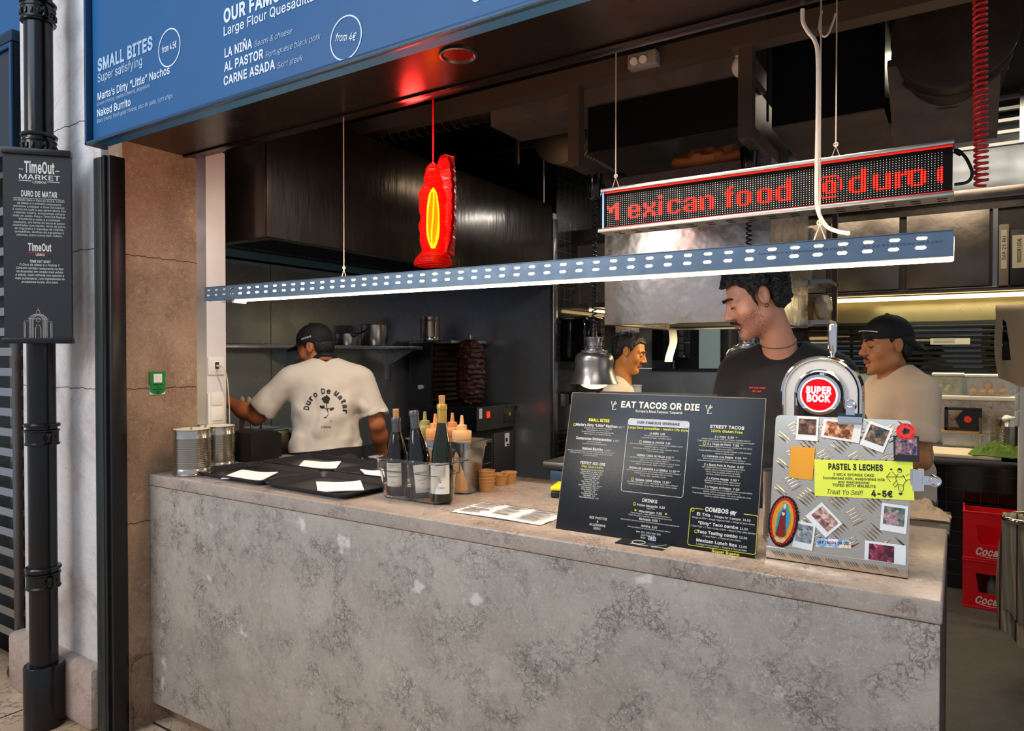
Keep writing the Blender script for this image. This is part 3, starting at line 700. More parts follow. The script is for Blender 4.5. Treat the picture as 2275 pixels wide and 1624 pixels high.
# ================================================================ things on the worktop
ZT = 1.1002
t = tin('tin_can', 'open ribbed tin can of cutlery at the left end of the counter', (-2.835, .095, ZT), .078, .2, cream=True)
for i in range(9):
    a = i * .71; b = MB(); b.tube([(0, 0, 0), (.05 * math.cos(a), .05 * math.sin(a), .172 + .014 * (i % 3))], .004, 6)
    one('cutlery_handle', ('steel cutlery handle near the rim of the left tin can'), 'cutlery', b, m_steel, (-2.835 + .012 * math.cos(a), .095 + .012 * math.sin(a), ZT + .011), group='cutlery in the left tin can')
tin('tin_can', 'second ribbed tin can with a cream lining behind the first', (-2.915, .275, ZT), .079, .195, cream=True)
# receipt printer
t = Th('receipt_printer', 'matt black receipt printer behind the tin cans', 'printer', (-2.945, .52, ZT))
b = MB(); pr = [(-.07, 0), (.068, 0), (.07, .035), (.07, .11), (.03, .150), (-.05, .150), (-.07, .13)]
prof2 = [(-.092, .012), (.092, .012), (.092, .125), (.06, .145), (-.03, .156), (-.092, .146)]
b.prism(prof2, (-.07, 0, 0), (0, 1, 0), (0, 0, 1), (.138, 0, 0)); t.part('case', b, m_blackp, angle=30)
b = MB(); b.box((-.06, -.085, 0), (.055, .085, .012)); t.part('foot', b, m_blackp)
b = MB(); b.box((.0685, -.09, .055), (.0695, .09, .057)); t.part('seam', b, m_blackmatt)
# trays
m_tray = mat('tray_black', '#1e1e20', .38, bump=.25, bs=350, bd=.001)


def rrect(w_, h_, r, n=5):
    out = []
    for cx_, cy_, a0 in ((w_ / 2 - r, h_ / 2 - r, 0), (-w_ / 2 + r, h_ / 2 - r, PI / 2), (-w_ / 2 + r, -h_ / 2 + r, PI), (w_ / 2 - r, -h_ / 2 + r, 1.5 * PI)):
        out += [(cx_ + r * math.cos(a0 + PI / 2 * i / n), cy_ + r * math.sin(a0 + PI / 2 * i / n)) for i in range(n + 1)]
    return out


def loft(b, rings, close0=True, close1=True):
    n = len(rings[0]); vs = [p for r_ in rings for p in r_]; fs = []
    for j in range(len(rings) - 1): fs += [(j * n + i, j * n + (i + 1) % n, (j + 1) * n + (i + 1) % n, (j + 1) * n + i) for i in range(n)]
    if close0: fs.append(tuple(range(n - 1, -1, -1)))
    if close1: fs.append(tuple((len(rings) - 1) * n + i for i in range(n)))
    b.add(vs, fs); return b


def tray(label, x0, x1, y0, y1, rz):
    w_, h_ = x1 - x0, y1 - y0; t = Th('serving_tray', label, 'tray', ((x0 + x1) / 2, (y0 + y1) / 2, ZT), R(rz), 'black serving trays on the counter')
    def ring(d, z_, r): return [(x, y, z_) for x, y in rrect(w_ - 2 * d, h_ - 2 * d, r)]
    b = MB(); loft(b, [ring(.026, 0, .025), ring(.0, .019, .04), ring(.0, .022, .04), ring(.006, .0225, .036), ring(.026, .004, .025)]); t.part('body', b, m_tray)
    b = MB(); b.k = 0
    for i in range(32):
        a0, a1 = 2 * PI * i / 32, 2 * PI * (i + 1) / 32
        b.add([(-.09 + math.cos(a) * r_ * .045, h_ / 2 - .075 + math.sin(a) * r_ * .02, .0046) for r_ in (1, .94) for a in (a0, a1)], [(0, 1, 3, 2)])
    t.part('stamp', b, mat('tray_stamp', '#3c3c3e', .4), t.objs[0]); return t


tray('black tray with a paper napkin at the left front of the counter', -2.815, -2.325, .065, .385, -2)
tray('black tray with a paper napkin at the front beside the bottle bin', -2.318, -1.842, .05, .375, -2)
tray('black tray with a paper napkin at the back near the printer', -2.79, -2.31, .405, .715, -1)
tray('black tray with a paper napkin at the back behind the bottle bin', -2.305, -1.845, .4, .71, -1)
m_paper = mat('napkin_paper', '#efece6', .8, bump=.1, bs=60)


def napkin(label, pts):
    P = [W(x, y, z=ZT + .009) for x, y in pts]; b = MB(); n = 8
    def fn(u, v):
        p = (P[0] * (1 - u) + P[1] * u) * (1 - v) + (P[3] * (1 - u) + P[2] * u) * v
        return (p.x, p.y, ZT + .0095 + .006 * (math.sin(u * 5 + v * 2) * .5 + .5) * (1 if v > .2 else .4))
    b.grid(fn, n, n); k = len(b.v); v0 = list(b.v); b.add([(x, y, z - .0035) for x, y, z in v0], [tuple(reversed(f)) for f in b.f[:n * n]])
    N = n + 1; rim = [i for i in range(N)] + [j * N + n for j in range(1, N)] + [n * N + i for i in range(n - 1, -1, -1)] + [j * N for j in range(n - 1, 0, -1)]
    o_ = 0
    b.f += [(rim[i], rim[(i + 1) % len(rim)], rim[(i + 1) % len(rim)] + k, rim[i] + k) for i in range(len(rim))]; b.mi += [0] * len(rim)
    one('paper_napkin', label, 'napkin', b, m_paper, group='folded napkins on the trays')


napkin('folded white napkin on the left front tray', [(491, 1063), (580, 1067), (618, 1051), (538, 1046)])
napkin('folded white napkin on the front tray beside the bin', [(706, 1094), (809, 1088), (801, 1070), (702, 1073)])
napkin('folded white napkin on the back tray by the printer', [(661, 1040), (747, 1040), (758, 1027), (676, 1025)])
napkin('folded white napkin seen through the clear bin', [(816, 1061), (852, 1061), (849, 1046), (800, 1045)])
# clear bin, water, bottles
m_clear = mat('clear_plastic', '#ffffff', .03, trans=.985, ior=1.35)
bx0, bx1, by0, by1, bh = -1.828, -1.474, .128, .312, .15
t = Th('clear_bin', 'clear plastic bin of water holding three wine bottles', 'bin', ((bx0 + bx1) / 2, (by0 + by1) / 2, ZT))
w_, h_ = bx1 - bx0, by1 - by0
def rg(d, z_, r=.03): return [(x, y, z_) for x, y in rrect(w_ - 2 * d, h_ - 2 * d, r)]
b = MB(); loft(b, [rg(.045, 0), rg(.04, .006), rg(.03, .10), rg(.024, .102), rg(.022, bh - .004), rg(.0, bh - .004), rg(.0, bh), rg(.024, bh), rg(.0262, .104), rg(.0325, .1), rg(.0425, .009), rg(.046, .004)]); t.part('body', b, m_clear, angle=50)
m_water = mat('water', '#f2f8fa', .0, trans=1., ior=1.2)
b = MB(); loft(b, [rg(.0475, .0055), rg(.0435, .011), rg(.0395, .05), rg(.0395, .052)]); o = one('water', 'water standing in the clear bottle bin', 'water', b, m_water, ((bx0 + bx1) / 2, (by0 + by1) / 2, ZT), kind='stuff')


def bottle(label, loc, tilt, prof, gcol, cap, capz, cork, lab, rz=0., liq=None):
    t = Th('wine_bottle', label, 'bottle', loc, group='wine bottles in the clear bin', rot=(tilt[0], tilt[1], rz)); b = MB(); b.lathe(prof, 32)
    t.part('glass', b, mat('bottle_' + gcol[1:], gcol, .04, trans=.85 if liq else .0, coat=.5))
    rn = prof[-1][0]; zt_ = prof[-1][1]
    b = MB(); b.lathe([(rn + .0012 + .0025 * max(0, (zt_ - z_) / .1), z_) for z_ in (capz, zt_ - .02)] + [(rn + .0015, zt_ - .019), (rn + .0035, zt_ - .018), (rn + .0035, zt_ - .004), (rn + .001, zt_ + .001)], 24)
    t.part('foil_cap', b, cap)
    if cork: b = MB(); b.cyl((0, 0, zt_ - .005), (0, 0, zt_ + .03), .0105, .0115, 16); t.part('cork', b, mat('cork', '#b98c5c', .8, var=.3, vs=200))
    rb = prof[2][0]; z0, z1, a0, a1 = lab; b = MB(); b.lathe([(rb + .0006, z0), (rb + .0006, z1)], 24, a0=a0, a1=a1); t.lab = t.part('paper_label', b, mat('label_paper', '#e6e0d6', .6))
    return t, rb


m_foil = mat('foil_grey', '#5c5e62', .3, .6); m_foily = mat('foil_gold', '#b99a48', .35, .5)
bord = [(0, 0), (.034, 0), (.0375, .006), (.0375, .125), (.0365, .145), (.029, .185), (.019, .22), (.0150, .238), (.0142, .283)]
burg = [(0, 0), (.037, 0), (.040, .006), (.040, .13), (.038, .155), (.030, .2), (.020, .235), (.0152, .255), (.0145, .31)]
flut = [(0, 0), (.036, 0), (.0385, .006), (.0385, .13), (.036, .165), (.027, .215), (.019, .26), (.0155, .29), (.0145, .34)]


def labtext(t, rb, st, a, z_, h, mt, bold=.01):
    """letters wrapped round the label"""
    vs, fs = glyphs(st, bold, 0, 2, 1); s_ = h / CAPH; xm = max(v[0] for v in vs) / 2; b = MB()
    b.add([((rb + .0012) * math.cos(a + (v[0] - xm) * s_ / rb), (rb + .0012) * math.sin(a + (v[0] - xm) * s_ / rb), z_ + v[1] * s_) for v in vs], fs); t.part('print', b, mt, t.lab)


t, rb = bottle('dark wine bottle with a cork and a printed back label at the left', (-1.735, .205, ZT + .012), (R(2), R(0), 0), bord, '#100c0a', m_foil, .222, True, (.035, .12, R(-125), R(-25)))
for k_, (st, z_) in enumerate((('CARACTERISTICAS', .112), ('VINHO TINTO 2019', .104), ('Produzido e engarrafado', .09), ('por Quinta na Serra', .084), ('Contains sulphites 75cl', .07), ('13,5% vol', .05))): labtext(t, rb, st, R(-70), z_, .003, m_inkb)
t, rb = bottle('dark wine bottle leaning left with a cream label in the middle', (-1.622, .215, ZT + .014), (R(2), R(-7), 0), burg, '#0c0d0e', m_foil, .245, False, (.02, .118, R(-85), R(0)))
labtext(t, rb, 'espera', R(-48), .085, .010, m_inkb, 0.); labtext(t, rb, 'CASTELÃO', R(-46), .062, .004, mat('label_gold', '#9a7a44', .5)); labtext(t, rb, 'LISBOA', R(-46), .05, .0025, m_inkb)
t, rb = bottle('green flute wine bottle with a tall cork and grey label at the right', (-1.53, .205, ZT + .010), (R(0), R(0), 0), flut, '#2b3a12', m_foily, .275, True, (.03, .135, R(-150), R(-10)), liq=True)
labtext(t, rb, 'Q', R(-62), .07, .010, m_inkb, 0.); labtext(t, rb, 'branco', R(-55), .05, .005, m_inkb, 0.)
b = MB(); b.lathe([(0, .004), (.0345, .006), (.0345, .128), (.033, .16), (.025, .205), (0, .205)], 28); one('white_wine', 'wine left inside the green bottle', 'wine', b, mat('wine_liquid', '#5d6a14', .05, trans=.6, ior=1.3), (-1.53, .205, ZT + .010), kind='stuff')
# steel container with sauce bottles
gx0, gx1, gy0, gy1, gh = -1.828, -1.51, .332, .506, .2
t = Th('steel_container', 'deep steel container of squeeze bottles behind the clear bin', 'container', ((gx0 + gx1) / 2, (gy0 + gy1) / 2, ZT))
w_, h_ = gx1 - gx0, gy1 - gy0
b = MB(); loft(b, [rg(.04, 0), rg(.034, .006), rg(.02, gh - .03), rg(.014, gh - .026), rg(.014, gh - .006), rg(.0, gh - .004), rg(.0, gh), rg(.015, gh), rg(.016, gh - .02), rg(.036, .01), rg(.042, .006)]); t.part('body', b, m_steel, angle=50)
sq = None
for i, (px, col, yy, zt_) in enumerate(((944, '#8f8a52', .45, 933), (967, '#d8925a', .385, 936), (1005, '#c98a58', .455, 935), (1026, '#dcae7c', .385, 941))):
    p_ = W(px, 975, y=yy); lbl = ('squeeze bottle of green sauce at the back left of the steel container', 'squeeze bottle of orange sauce at the front left of the steel container', 'squeeze bottle of brown sauce behind the green wine bottle', 'squeeze bottle of peach sauce at the right of the steel container')[i]
    t = Th('squeeze_bottle', lbl, 'squeeze bottle', (p_.x, p_.y, ZT + .0105), group='squeeze bottles in the steel container'); mm = mat('sauce_' + col[1:], col, .35, sss=.2)
    mm2 = mat('saucecap_' + col[1:], col, .3); o_ = .015 if i % 2 == 0 else .0; o_ = 0
    b = MB(); b.lathe([(0, 0), (.026, 0), (.031, .01), (.035, .15), (.035, .195)], 24); t.part('body', b, mm)
    b = MB(); b.lathe([(.036, .195), (.037, .198), (.037, .222), (.034, .228), (.02, .23), (.019, .248), (.0085, .251), (.005, .285), (0, .286)], 24); t.part('nozzle_cap', b, mm2)
# kraft bowls
m_kraft = mat('kraft_card', '#c08a4e', .65, var=.08, vs=30)
def bowl(label, x, y, z):
    b = MB(); b.lathe([(0, .002), (.023, .002), (.0235, 0), (.0245, 0), (.0318, .041), (.0335, .0405), (.0335, .0435), (.031, .0435), (.0235, .004), (0, .004)], 28)
    one('paper_bowl', label, 'paper bowl', b, m_kraft, (x, y, z), group='brown paper bowls beside the steel container')
p_ = W(1081, 1092, z=1.1)
for i, l_ in enumerate(('lowest brown paper bowl of the stack', 'second brown paper bowl of the stack from below', 'third brown paper bowl of the stack from below', 'topmost brown paper bowl of the stack')): bowl(l_, p_.x, p_.y, ZT + i * .013)
for (px, py, l_) in ((1090, 1081, 'brown paper bowl half hidden behind the stack'), (1111, 1077, 'single brown paper bowl right of the stack'), (1131, 1072, 'rightmost single brown paper bowl')):
    p_ = W(px, py, z=1.1); bowl(l_, p_.x, p_.y + (.0 if px > 1100 else .055), ZT)
# steel pass behind, edging strip, card reader
b = MB(); a = W(1120, 1062, z=1.1); b.box((a.x - .05, .736, 1.085), (-.95, .75, 1.115), .002); one('edge_strip', 'steel edging strip along the back of the worktop', 'trim strip', b, m_steel)
t = Th('pass_table', 'steel pass table behind the bar under the heat lamps', 'table', (-1.25, 1.45, 0))
b = MB(); b.box((-1.66, 1.13, 1.085), (-.82, 1.74, 1.122), .008); t.part('top', b, mat('pass_top', '#a9a29a', .3, .9), w=True); b = MB(); b.box((-1.63, 1.15, 1.02), (-.84, 1.72, 1.08), .006); t.part('drawer', b, mat('pass_blue', '#6f87a4', .35, .6), w=True)
for x_ in (-1.6, -.87):
    for y_ in (1.18, 1.69): b = MB(); b.box((x_ - .02, y_ - .02, 0), (x_ + .02, y_ + .02, 1.02)); t.part('leg', b, m_steeld, w=True)
p_ = W(1246, 1104, z=1.1)
t = Th('card_reader', 'black card reader with a yellow top beside the menu board', 'card reader', (p_.x, p_.y + .03, ZT), R(15)); b = MB(); b.box((-.04, -.06, .0), (.04, .06, .026), .008); t.part('body', b, m_blackp)
b = MB(); b.box((-.041, -.061, .0265), (.041, .061, .042), .006); t.part('yellow_top', b, mat('reader_yellow', '#e0dc14', .4)); 
# printed sheet
P = [W(x, y, z=ZT + .001) for x, y in ((1003, 1137.6), (1201, 1168), (1246, 1135.5), (1064, 1115.6))]
ux = (P[1] - P[0]).normalized(); uy = (P[3] - P[0]); uy = (uy - ux * uy.dot(ux)).normalized(); LX = (P[1] - P[0]).length; LY = (P[3] - P[0]).length * .97
t = Th('printed_menu', 'white printed menu sheet lying on the worktop', 'paper', tuple(P[0]), math.atan2(ux.y, ux.x)); b = MB()
b.grid(lambda u, v: (u * LX, v * LY, .0015 + .004 * math.sin(u * 5) * v * (1 - v) + .002 * math.sin(v * 7 + u * 3) ** 2), 16, 10); t.part('sheet', b, m_paper)
b = MB(); rr = random.Random(3)
for (x0, x1, y0, y1) in ((.03, .3, .55, .95), (.36, .62, .2, .95), (.68, .96, .1, .9), (.05, .3, .08, .45)):
    b.box((x0 * LX, y1 * LY - .008, .0066), (x1 * LX, y1 * LY, .0069)); y_ = y1 * LY - .014
    while y_ > y0 * LY:
        b.box((x0 * LX + rr.random() * .01, y_ - .0022, .0066), (x1 * LX - rr.random() * .03, y_, .0069)); y_ -= .0055
t.part('print', b, mat('grey_ink', '#4b4a48', .7), t.objs[0])
# ================================================================ leaning menu board
LA = R(15); n_b = V((0, -math.cos(LA), math.sin(LA))); u_b = V((0, math.sin(LA), math.cos(LA)))
MBX0, MBX1, MBY = -1.02, -.435, .107; MW, MH = MBX1 - MBX0, .42
t = Th('menu_board', 'black leaning menu board headed EAT TACOS OR DIE on the worktop', 'menu board', ((MBX0 + MBX1) / 2, MBY, ZT), rot=(-LA, 0, 0))
b = MB(); b.box((-MW / 2, 0, 0), (MW / 2, .005, MH), .001); t.part('panel', b, mat('board_black', '#0e1218', .3, bump=.25, bs=220, bd=.001))
b = MB(); 
for a_, e_ in (((-MW / 2, -.0004, 0), (-MW / 2 + .0016, .0052, MH)), ((MW / 2 - .0016, -.0004, 0), (MW / 2, .0052, MH)), ((-MW / 2, -.0004, MH - .0016), (MW / 2, .0052, MH))): b.box(a_, e_)
t.part('edge', b, mat('board_edge', '#8d7d72', .5))
b = MB(); b.box((-.2, .006, .02), (.16, .012, MH + .008), .002); b.prism([(0, .02), (.11, .0), (.0, .34)], (-.1, .012, 0), (0, 1, .0), (0, 0, 1), (.012, 0, 0)); t.part('easel_back', b, m_blackp)
b = MB(); U = MW / 1000.  # lettering laid out on a 1000 x 718 grid, y down
def bt(st, x, y, h, w_=None, mi=0, bold=.0, shear=0., al='C'): b.text(st, ((x - 500) * U, -.0006, MH - y * U), SX, SZ, h * U, w_ * U if w_ else None, al, bold, shear, mi)
def bline(pts, r=1.6, mi=0):
    b.k = mi; b.tube([((x - 500) * U, -.0006, MH - y * U) for x, y in pts], r * U, 4); b.k = 0
def rbox(x0, y0, x1, y1, r=12):
    P = []
    for cx_, cy_, a0 in ((x1 - r, y0 + r, -PI / 2), (x1 - r, y1 - r, 0), (x0 + r, y1 - r, PI / 2), (x0 + r, y0 + r, PI)): P += [(cx_ + r * math.cos(a0 + PI / 2 * i / 5), cy_ + r * math.sin(a0 + PI / 2 * i / 5)) for i in range(6)]
    return P
bt('EAT TACOS OR DIE', 492, 70, 30, 405, 0, .035); bt('Europe’s Most Famous Taqueria', 492, 92, 12, 240, 0, .012)
for x in (248, 740):   # small emblem: V with a cactus and L
    bline([(x - 14, 44), (x - 4, 74), (x + 6, 44)], 2.2); bline([(x + 2, 52), (x - 4, 84), (x + 14, 84), (x + 14, 78)], 2.2); bline([(x + 7, 40), (x + 7, 62)], 2.2); bline([(x + 7, 54), (x + 15, 54), (x + 15, 46)], 2); bline([(x - 18, 44), (x - 8, 44)], 1.6)
Y_, W_ = 1, 0
def smile(x, y, r=7): bline([(x + r * math.cos(i * PI / 6), y + r * math.sin(i * PI / 6)) for i in range(13)], 1.0, 1); bline([(x - 3, y + 2), (x, y + 4), (x + 3, y + 2)], .9, 1)
def para(x, y, ws, lh=10.5, h=6.2):
    for i, s_ in enumerate(ws): bt(s_[0], x, y + i * lh, h, s_[1], 0, .0, .22)
bt('SMALL BITES', 175, 151, 14, 118, 1, .04); smile(38, 175)
bt('Marta’s Dirty “Little” Nachos', 162, 178, 13, 232, 0, .03); bt('6.00 ▲▲'.replace('▲', '^'), 302, 178, 9, 44)
para(175, 189, (('Spicy green chorizo, sour cream, melted cheese,', 158), ('onions & jalapeños, with corn chips //', 130), ('Chouriço verde picante, natas azedas, queijo derretido,', 182), ('cebola e jalapeños, com tortilhas de milho frito', 150)))
bt('Camarones Embarazados', 157, 249, 13, 202, 0, .03); bt('6.00 ^', 285, 249, 9, 36); para(165, 261, (('Spicy lime shrimp salsa //', 84), ('Espetada de camarões picantes com lima', 138)))
bt('Naked Burrito', 158, 301, 13, 116, 0, .03); bt('4.50 ^', 244, 301, 9, 40); para(150, 311, (('Black beans, fresh goat cheese, pico de gallo, smoky sour cream, with corn chips //', 270), ('Feijão preto, queijo de cabra fresco, pico de gallo, natas azedas fumadas,', 240), ('com tortilhas de milho frito', 84)))
bt('PERFECT ADD-ONS', 168, 375, 13, 140, 0, .035); bt('Chips, Salsas & Extras', 168, 391, 10, 122, 1, .012)
for i, s_ in enumerate(('Totopos Corn chips // Tortilhas de milho frito', 'Totopos & Pico de Gallo  4.50 ^', 'Totopos & Piña Pico de Gallo  5.50 ^', 'Totopos & Guacamole  7.00', 'Totopos & 1 Salsa  4.00', 'Salsa Verde  1.50 ^', 'Salsa Chipotle Mayo  1.50 ^', 'Salsa Taquera  1.50 ^^', 'Salsa Chimichurri de Limón  2.00 ^^^', 'Salsa Habanero  2.00 ^^^^', 'Salsa Valentina  1.50 ^^', 'Sour Cream  1.50', 'Extra Black Beans  2.00', 'Tajín Bottle  3.50', 'Salsa Valentina Bottle  5.00')):
    bt(s_, 168, 405 + i * 10, 6.4, min(132, len(s_) * 3.9), 0, .012)
for i, s_ in enumerate(('SEE PHOTOS', '&', 'ALLERGENS', 'INFO')): bt(s_, 232, 642 + i * 17, 11, None, 0, .01)
b.k = 3; b.prism([((x - 500) * U, MH - y * U) for x, y in rbox(338, 127, 652, 160)], (0, -.0004, 0), (1, 0, 0), (0, 0, 1), (0, -.0005, 0)); b.k = 0
P_ = rbox(338, 127, 652, 490); bline(P_ + P_[:1], 1.5)
b.text('OUR FAMOUS GRINGAS', ((495 - 500) * U, -.0014, MH - 149 * U), SX, SZ, 12 * U, 220 * U, 'C', .03, 0, 2)
bt('Large flour quesadillas - Mexico City style', 495, 176, 10.5, 306, 1, .015)
for ti, w_, y, ls, sm in (('LA NIÑA  4.00', 78, 200, (('Red beans & cheese quesadilla //', 130), ('Quesadilla de feijão-vermelho e queijo', 152)), 0), ('GRINGA AL PASTOR  9.50', 140, 244, (('Spit-roasted portuguese black pork, annatto adobo, cilantro, onions,', 272), ('roasted pineapple, cheese  //', 116), ('Porco Preto no espeto, adobo de anato, coentros, cebola,', 232), ('ananás assado, queijo', 90)), 1), ('GRINGA TINGA DE POLLO  8.50 ^^', 190, 311, (('Shredded chicken stewed in tomatoes, chipotle and chile Arbol,', 258), ('onions, sour cream, red beans, cheese //', 150), ('Frango desfiado estufado em tomate, chipotle e chile de Árbol,', 256), ('cebola, natas azedas, feijão-vermelho e queijo', 190)), 0), ('GRINGA DE CAMARÓN A LA DIABLA  11.00 ^^^', 258, 376, (('Garlic lime grilled shrimp in spicy adobo, onions, red beans, cheese //', 278), ('Camarões grelhados com alho e lima em adobo,', 196), ('cebola, feijão-vermelho e queijo', 132)), 0), ('GRINGA CARNE ASADA  11.50 ^', 180, 432, (('Marinated skirt steak, onions, salsa verde, black beans, cheese //', 260), ('Fraldinha marinada, cebola, salsa verde, feijão-preto e queijo', 250)), 1)):
    bt(ti, 497, y, 9.5, w_, 0, .025); para(495, y + 10, ls)
    if sm: smile(497 - w_ / 2 - 14, y - 4)
bt('STREET TACOS', 832, 151, 14, 158, 0, .035); bt('100% Gluten Free', 832, 170, 11.5, 146, 1, .015)
for ti, w_, y, ls, sm in (('2 x Frijol  5.50  ^', 102, 196, (('Abuela’s black beans, fresh goat cheese, Chipotle mayo //', 226), ('Feijão preto da avó, queijo de cabra fresco e maionese de chipotle', 262)), 0), ('2 x Tinga de Pollo  7.50  ^^', 166, 231, (('Shredded chicken stewed in tomatoes, chipotle and chile Arbol,', 246), ('onions, sour cream //', 82), ('Frango desfiado estufado em tomate, chipotle e chile de árbol,', 242), ('cebola e natas azedas', 86)), 1), ('2 x Camarón a la Diabla  9.50  ^^^', 206, 289, (('Garlic lime grilled shrimp in spicy adobo, onions //', 194), ('Camarões grelhados com alho e lima em adobo picante, cebola', 246)), 0), ('2 x Black Pork Al Pastor  8.00', 180, 329, (('Spit-roasted portuguese black pork, annatto adobo,', 198), ('cilantro, onions, roasted pineapple & lime  //', 170), ('Porco Preto no espeto, adobo de anato,', 156), ('coentros, cebola, ananás assado e lima', 156)), 0), ('2 x Carne Asada  9.50 ^', 150, 391, (('Marinated skirt steak, onions, salsa verde //', 166), ('Fraldinha marinada, cebola, salsa verde', 158)), 0), ('2 x Vegan Al Pastor  7.00', 158, 431, (('NVM farm pleurotus mushrooms + non GMO soy curls, annatto adobo,', 276), ('cilantro, onions, roasted pineapple & lime  //', 170), ('Cogumelos pleurotus da quinta NVM + soy curls, adobo de anato,', 268), ('coentros, cebola, ananás assado e lima', 156)), 0)):
    bt(ti, 830, y, 9.5, w_, 0, .02); para(830, y + 10, ls)
    if sm: smile(830 - w_ / 2 - 14, y - 4)
bt('DRINKS', 492, 530, 15, 76, 0, .03); smile(416, 546)
for ti, w_, y, ls in (('Frozen Margarita  8.50', 140, 552, (('Tequila, Lime', 44),)), ('Mata Gringos  9.50', 116, 581, (('Frozen Margarita + Super Bock Mini for that extra kick //', 200), ('Frozen Margarita + Super Bock Mini para aquele toque extra', 218))), ('Michelada  8.50  ^', 106, 617, (('Spiced tomato-lime beer cocktail // Cocktail de cerveja com tomate e lima picante', 296),)), ('Jamaica  3.00', 82, 648, (('Cold tea of hibiscus & citrus // Chá frio de hibisco & citrinos', 214),))):
    bt(ti, 500, y, 10, w_, 0, .02); para(500, y + 10, ls)
for i, s_ in enumerate((('Beer  20cl  1.90 // 40cl  3.50', 122), ('Coca Cola  2.75', 70), ('Water', 26))): bt(s_[0], 500 - 24 * (i == 2), 677 + i * 12.5, 8, s_[1], 0, .01)
b.k = 3; b.box((2 * U, -.0012, MH - 706 * U), (40 * U, 0, MH - 688 * U)); b.k = 0; b.text('2.15', (21 * U, -.0016, MH - 702 * U), SX, SZ, 11 * U, None, 'C', .02, 0, 2)
bt('COMBOS', 815, 539, 19, 106, 0, .04); smile(704, 541)
bline([(754, 532), (704, 532)] + [(704 - 10 * math.sin(i * PI / 10), 542 - 10 * math.cos(i * PI / 10)) for i in range(1, 6)] + [(694, 690)] + [(704 - 10 * math.cos(i * PI / 10), 690 + 10 * math.sin(i * PI / 10)) for i in range(1, 6)] + [(988, 700)] + [(988 + 10 * math.sin(i * PI / 10), 690 + 10 * math.cos(i * PI / 10)) for i in range(1, 6)] + [(998, 542)] + [(988 + 10 * math.cos(i * PI / 10), 542 - 10 * math.sin(i * PI / 10)) for i in range(1, 6)] + [(936, 532)], 1.5, 1)
b.k = 3; b.prism([((888 + 13 * math.cos(i * PI / 8) - 500) * U, MH - (532 + 9 * math.sin(i * PI / 8)) * U) for i in range(16)], (0, -.0001, 0), (1, 0, 0), (0, 0, 1), (0, -.0006, 0)); b.k = 0; bline([(880, 538), (880, 546)], 2); bline([(896, 538), (896, 546)], 2); bline([(900, 530), (906, 526)], 2)
for ti, w_, pr, y, l_, lw in (('El Trio', 62, '- Gringas for 2 people  18.00', 562, 'Gringa La Niña + Gringa Tinga de Pollo + Gringa of your choice', 282), ('“Dirty” Taco combo', 182, '11.50', 601, '1 Taco Frijol + 1 Taco of your choice + Marta’s Dirty Little Nachos', 292), ('Taco Tasting combo', 182, '12.50', 640, '2 Tacos Frijol + 2 Tacos of your choice', 172), ('Mexican Lunch Box', 184, '12.00', 679, '1 Gringa of your choice + Totopos & Pico de Gallo', 228)):
    pw = 172 if len(pr) > 8 else 34; x0 = 846 - (w_ + pw + 8) / 2; bt(ti, x0, y, 13, w_, 0, .03, 0, 'L'); bt(pr, x0 + w_ + 8, y, 9.5, pw, 0, .012, 0, 'L'); bt(l_, 846, y + 14, 7.5, lw, 0, 0, .22)
smile(728, 636); bt('Super Bueno', 868, 716 - 0, 11, 122, 1, .02)
bt('☠'.replace('☠', '*'), 424, 583, 12, 12, 1, .03); bt('*', 578, 583, 12, 12, 1, .03)
t.part('lettering', b, parent=t.objs[0], mats=[m_ink, mat('yellow_ink', '#e6e02a', .5), mat('dark_ink', '#11151b', .5), mat('grey_ink_light', '#b9c4d0', .5)])
p_ = W(1343.7, 1206, z=ZT + .004); e_ = W(1470, 1222, z=ZT + .004)
b = MB(); b.box((p_.x + .02, .05, ZT), (e_.x, .2, ZT + .003)); b.k = 1
for x_ in (p_.x + .06, p_.x + .12): b.box((x_, .062, ZT + .003), (x_ + .05, .066, ZT + .0034))
b.tube(arc((p_.x + .075, .085, ZT + .0034), .018, 0, 2 * PI, 20, V((1, 0, 0)), V((0, 1, 0))), .0012, 4); b.tube([(p_.x + .125, .06, ZT + .0034), (p_.x + .15, .1, ZT + .0034)], .001, 4)
one('coaster_card', 'flat black card with white marks lying under the menu board', 'card', b, [m_blackp, m_ink])

# ================================================================ diamond plate board
LP = R(14); DX0, DX1, DY = -.4145, -.097, .146; DW, DH = DX1 - DX0, .372
t = Th('diamond_plate_board', 'leaning diamond plate metal board covered with photos and notes', 'board', ((DX0 + DX1) / 2, DY, ZT), rot=(-LP, 0, 0))
q = NT('diamond_plate'); q.b.inputs['Base Color'].default_value = lin('#d6cbbb'); q.b.inputs['Metallic'].default_value = 1.; q.b.inputs['Roughness'].default_value = .2; m_dia = q.m
b = MB(); loft(b, [[(x, y_, z_ + DH / 2) for x, z_ in rrect(DW, DH, .012)] for y_ in (0, .004)])
rr = random.Random(5)
def lens(b, cx_, cz_, ang, L=.04, wd_=.005, h=.0034, y0=0., nrm=-1):
    n = 8; d = V((math.cos(ang), 0, math.sin(ang))); s_ = V((-math.sin(ang), 0, math.cos(ang))); vs = []; fs = []
    for i in range(n + 1):
        k = i / n; ww = wd_ * math.sin(PI * k) ** .7 * .5; c = V((cx_, y0, cz_)) + d * (L * (k - .5)); vs += [c - s_ * ww - V((0, nrm * .0004, 0)), c + V((0, nrm * h * math.sin(PI * k), 0)), c + s_ * ww - V((0, nrm * .0004, 0))]
    for i in range(n): fs += [(3 * i, 3 * i + 3, 3 * i + 4, 3 * i + 1), (3 * i + 1, 3 * i + 4, 3 * i + 5, 3 * i + 2)]
    b.add(vs, fs)
PT = .074; b2 = MB()
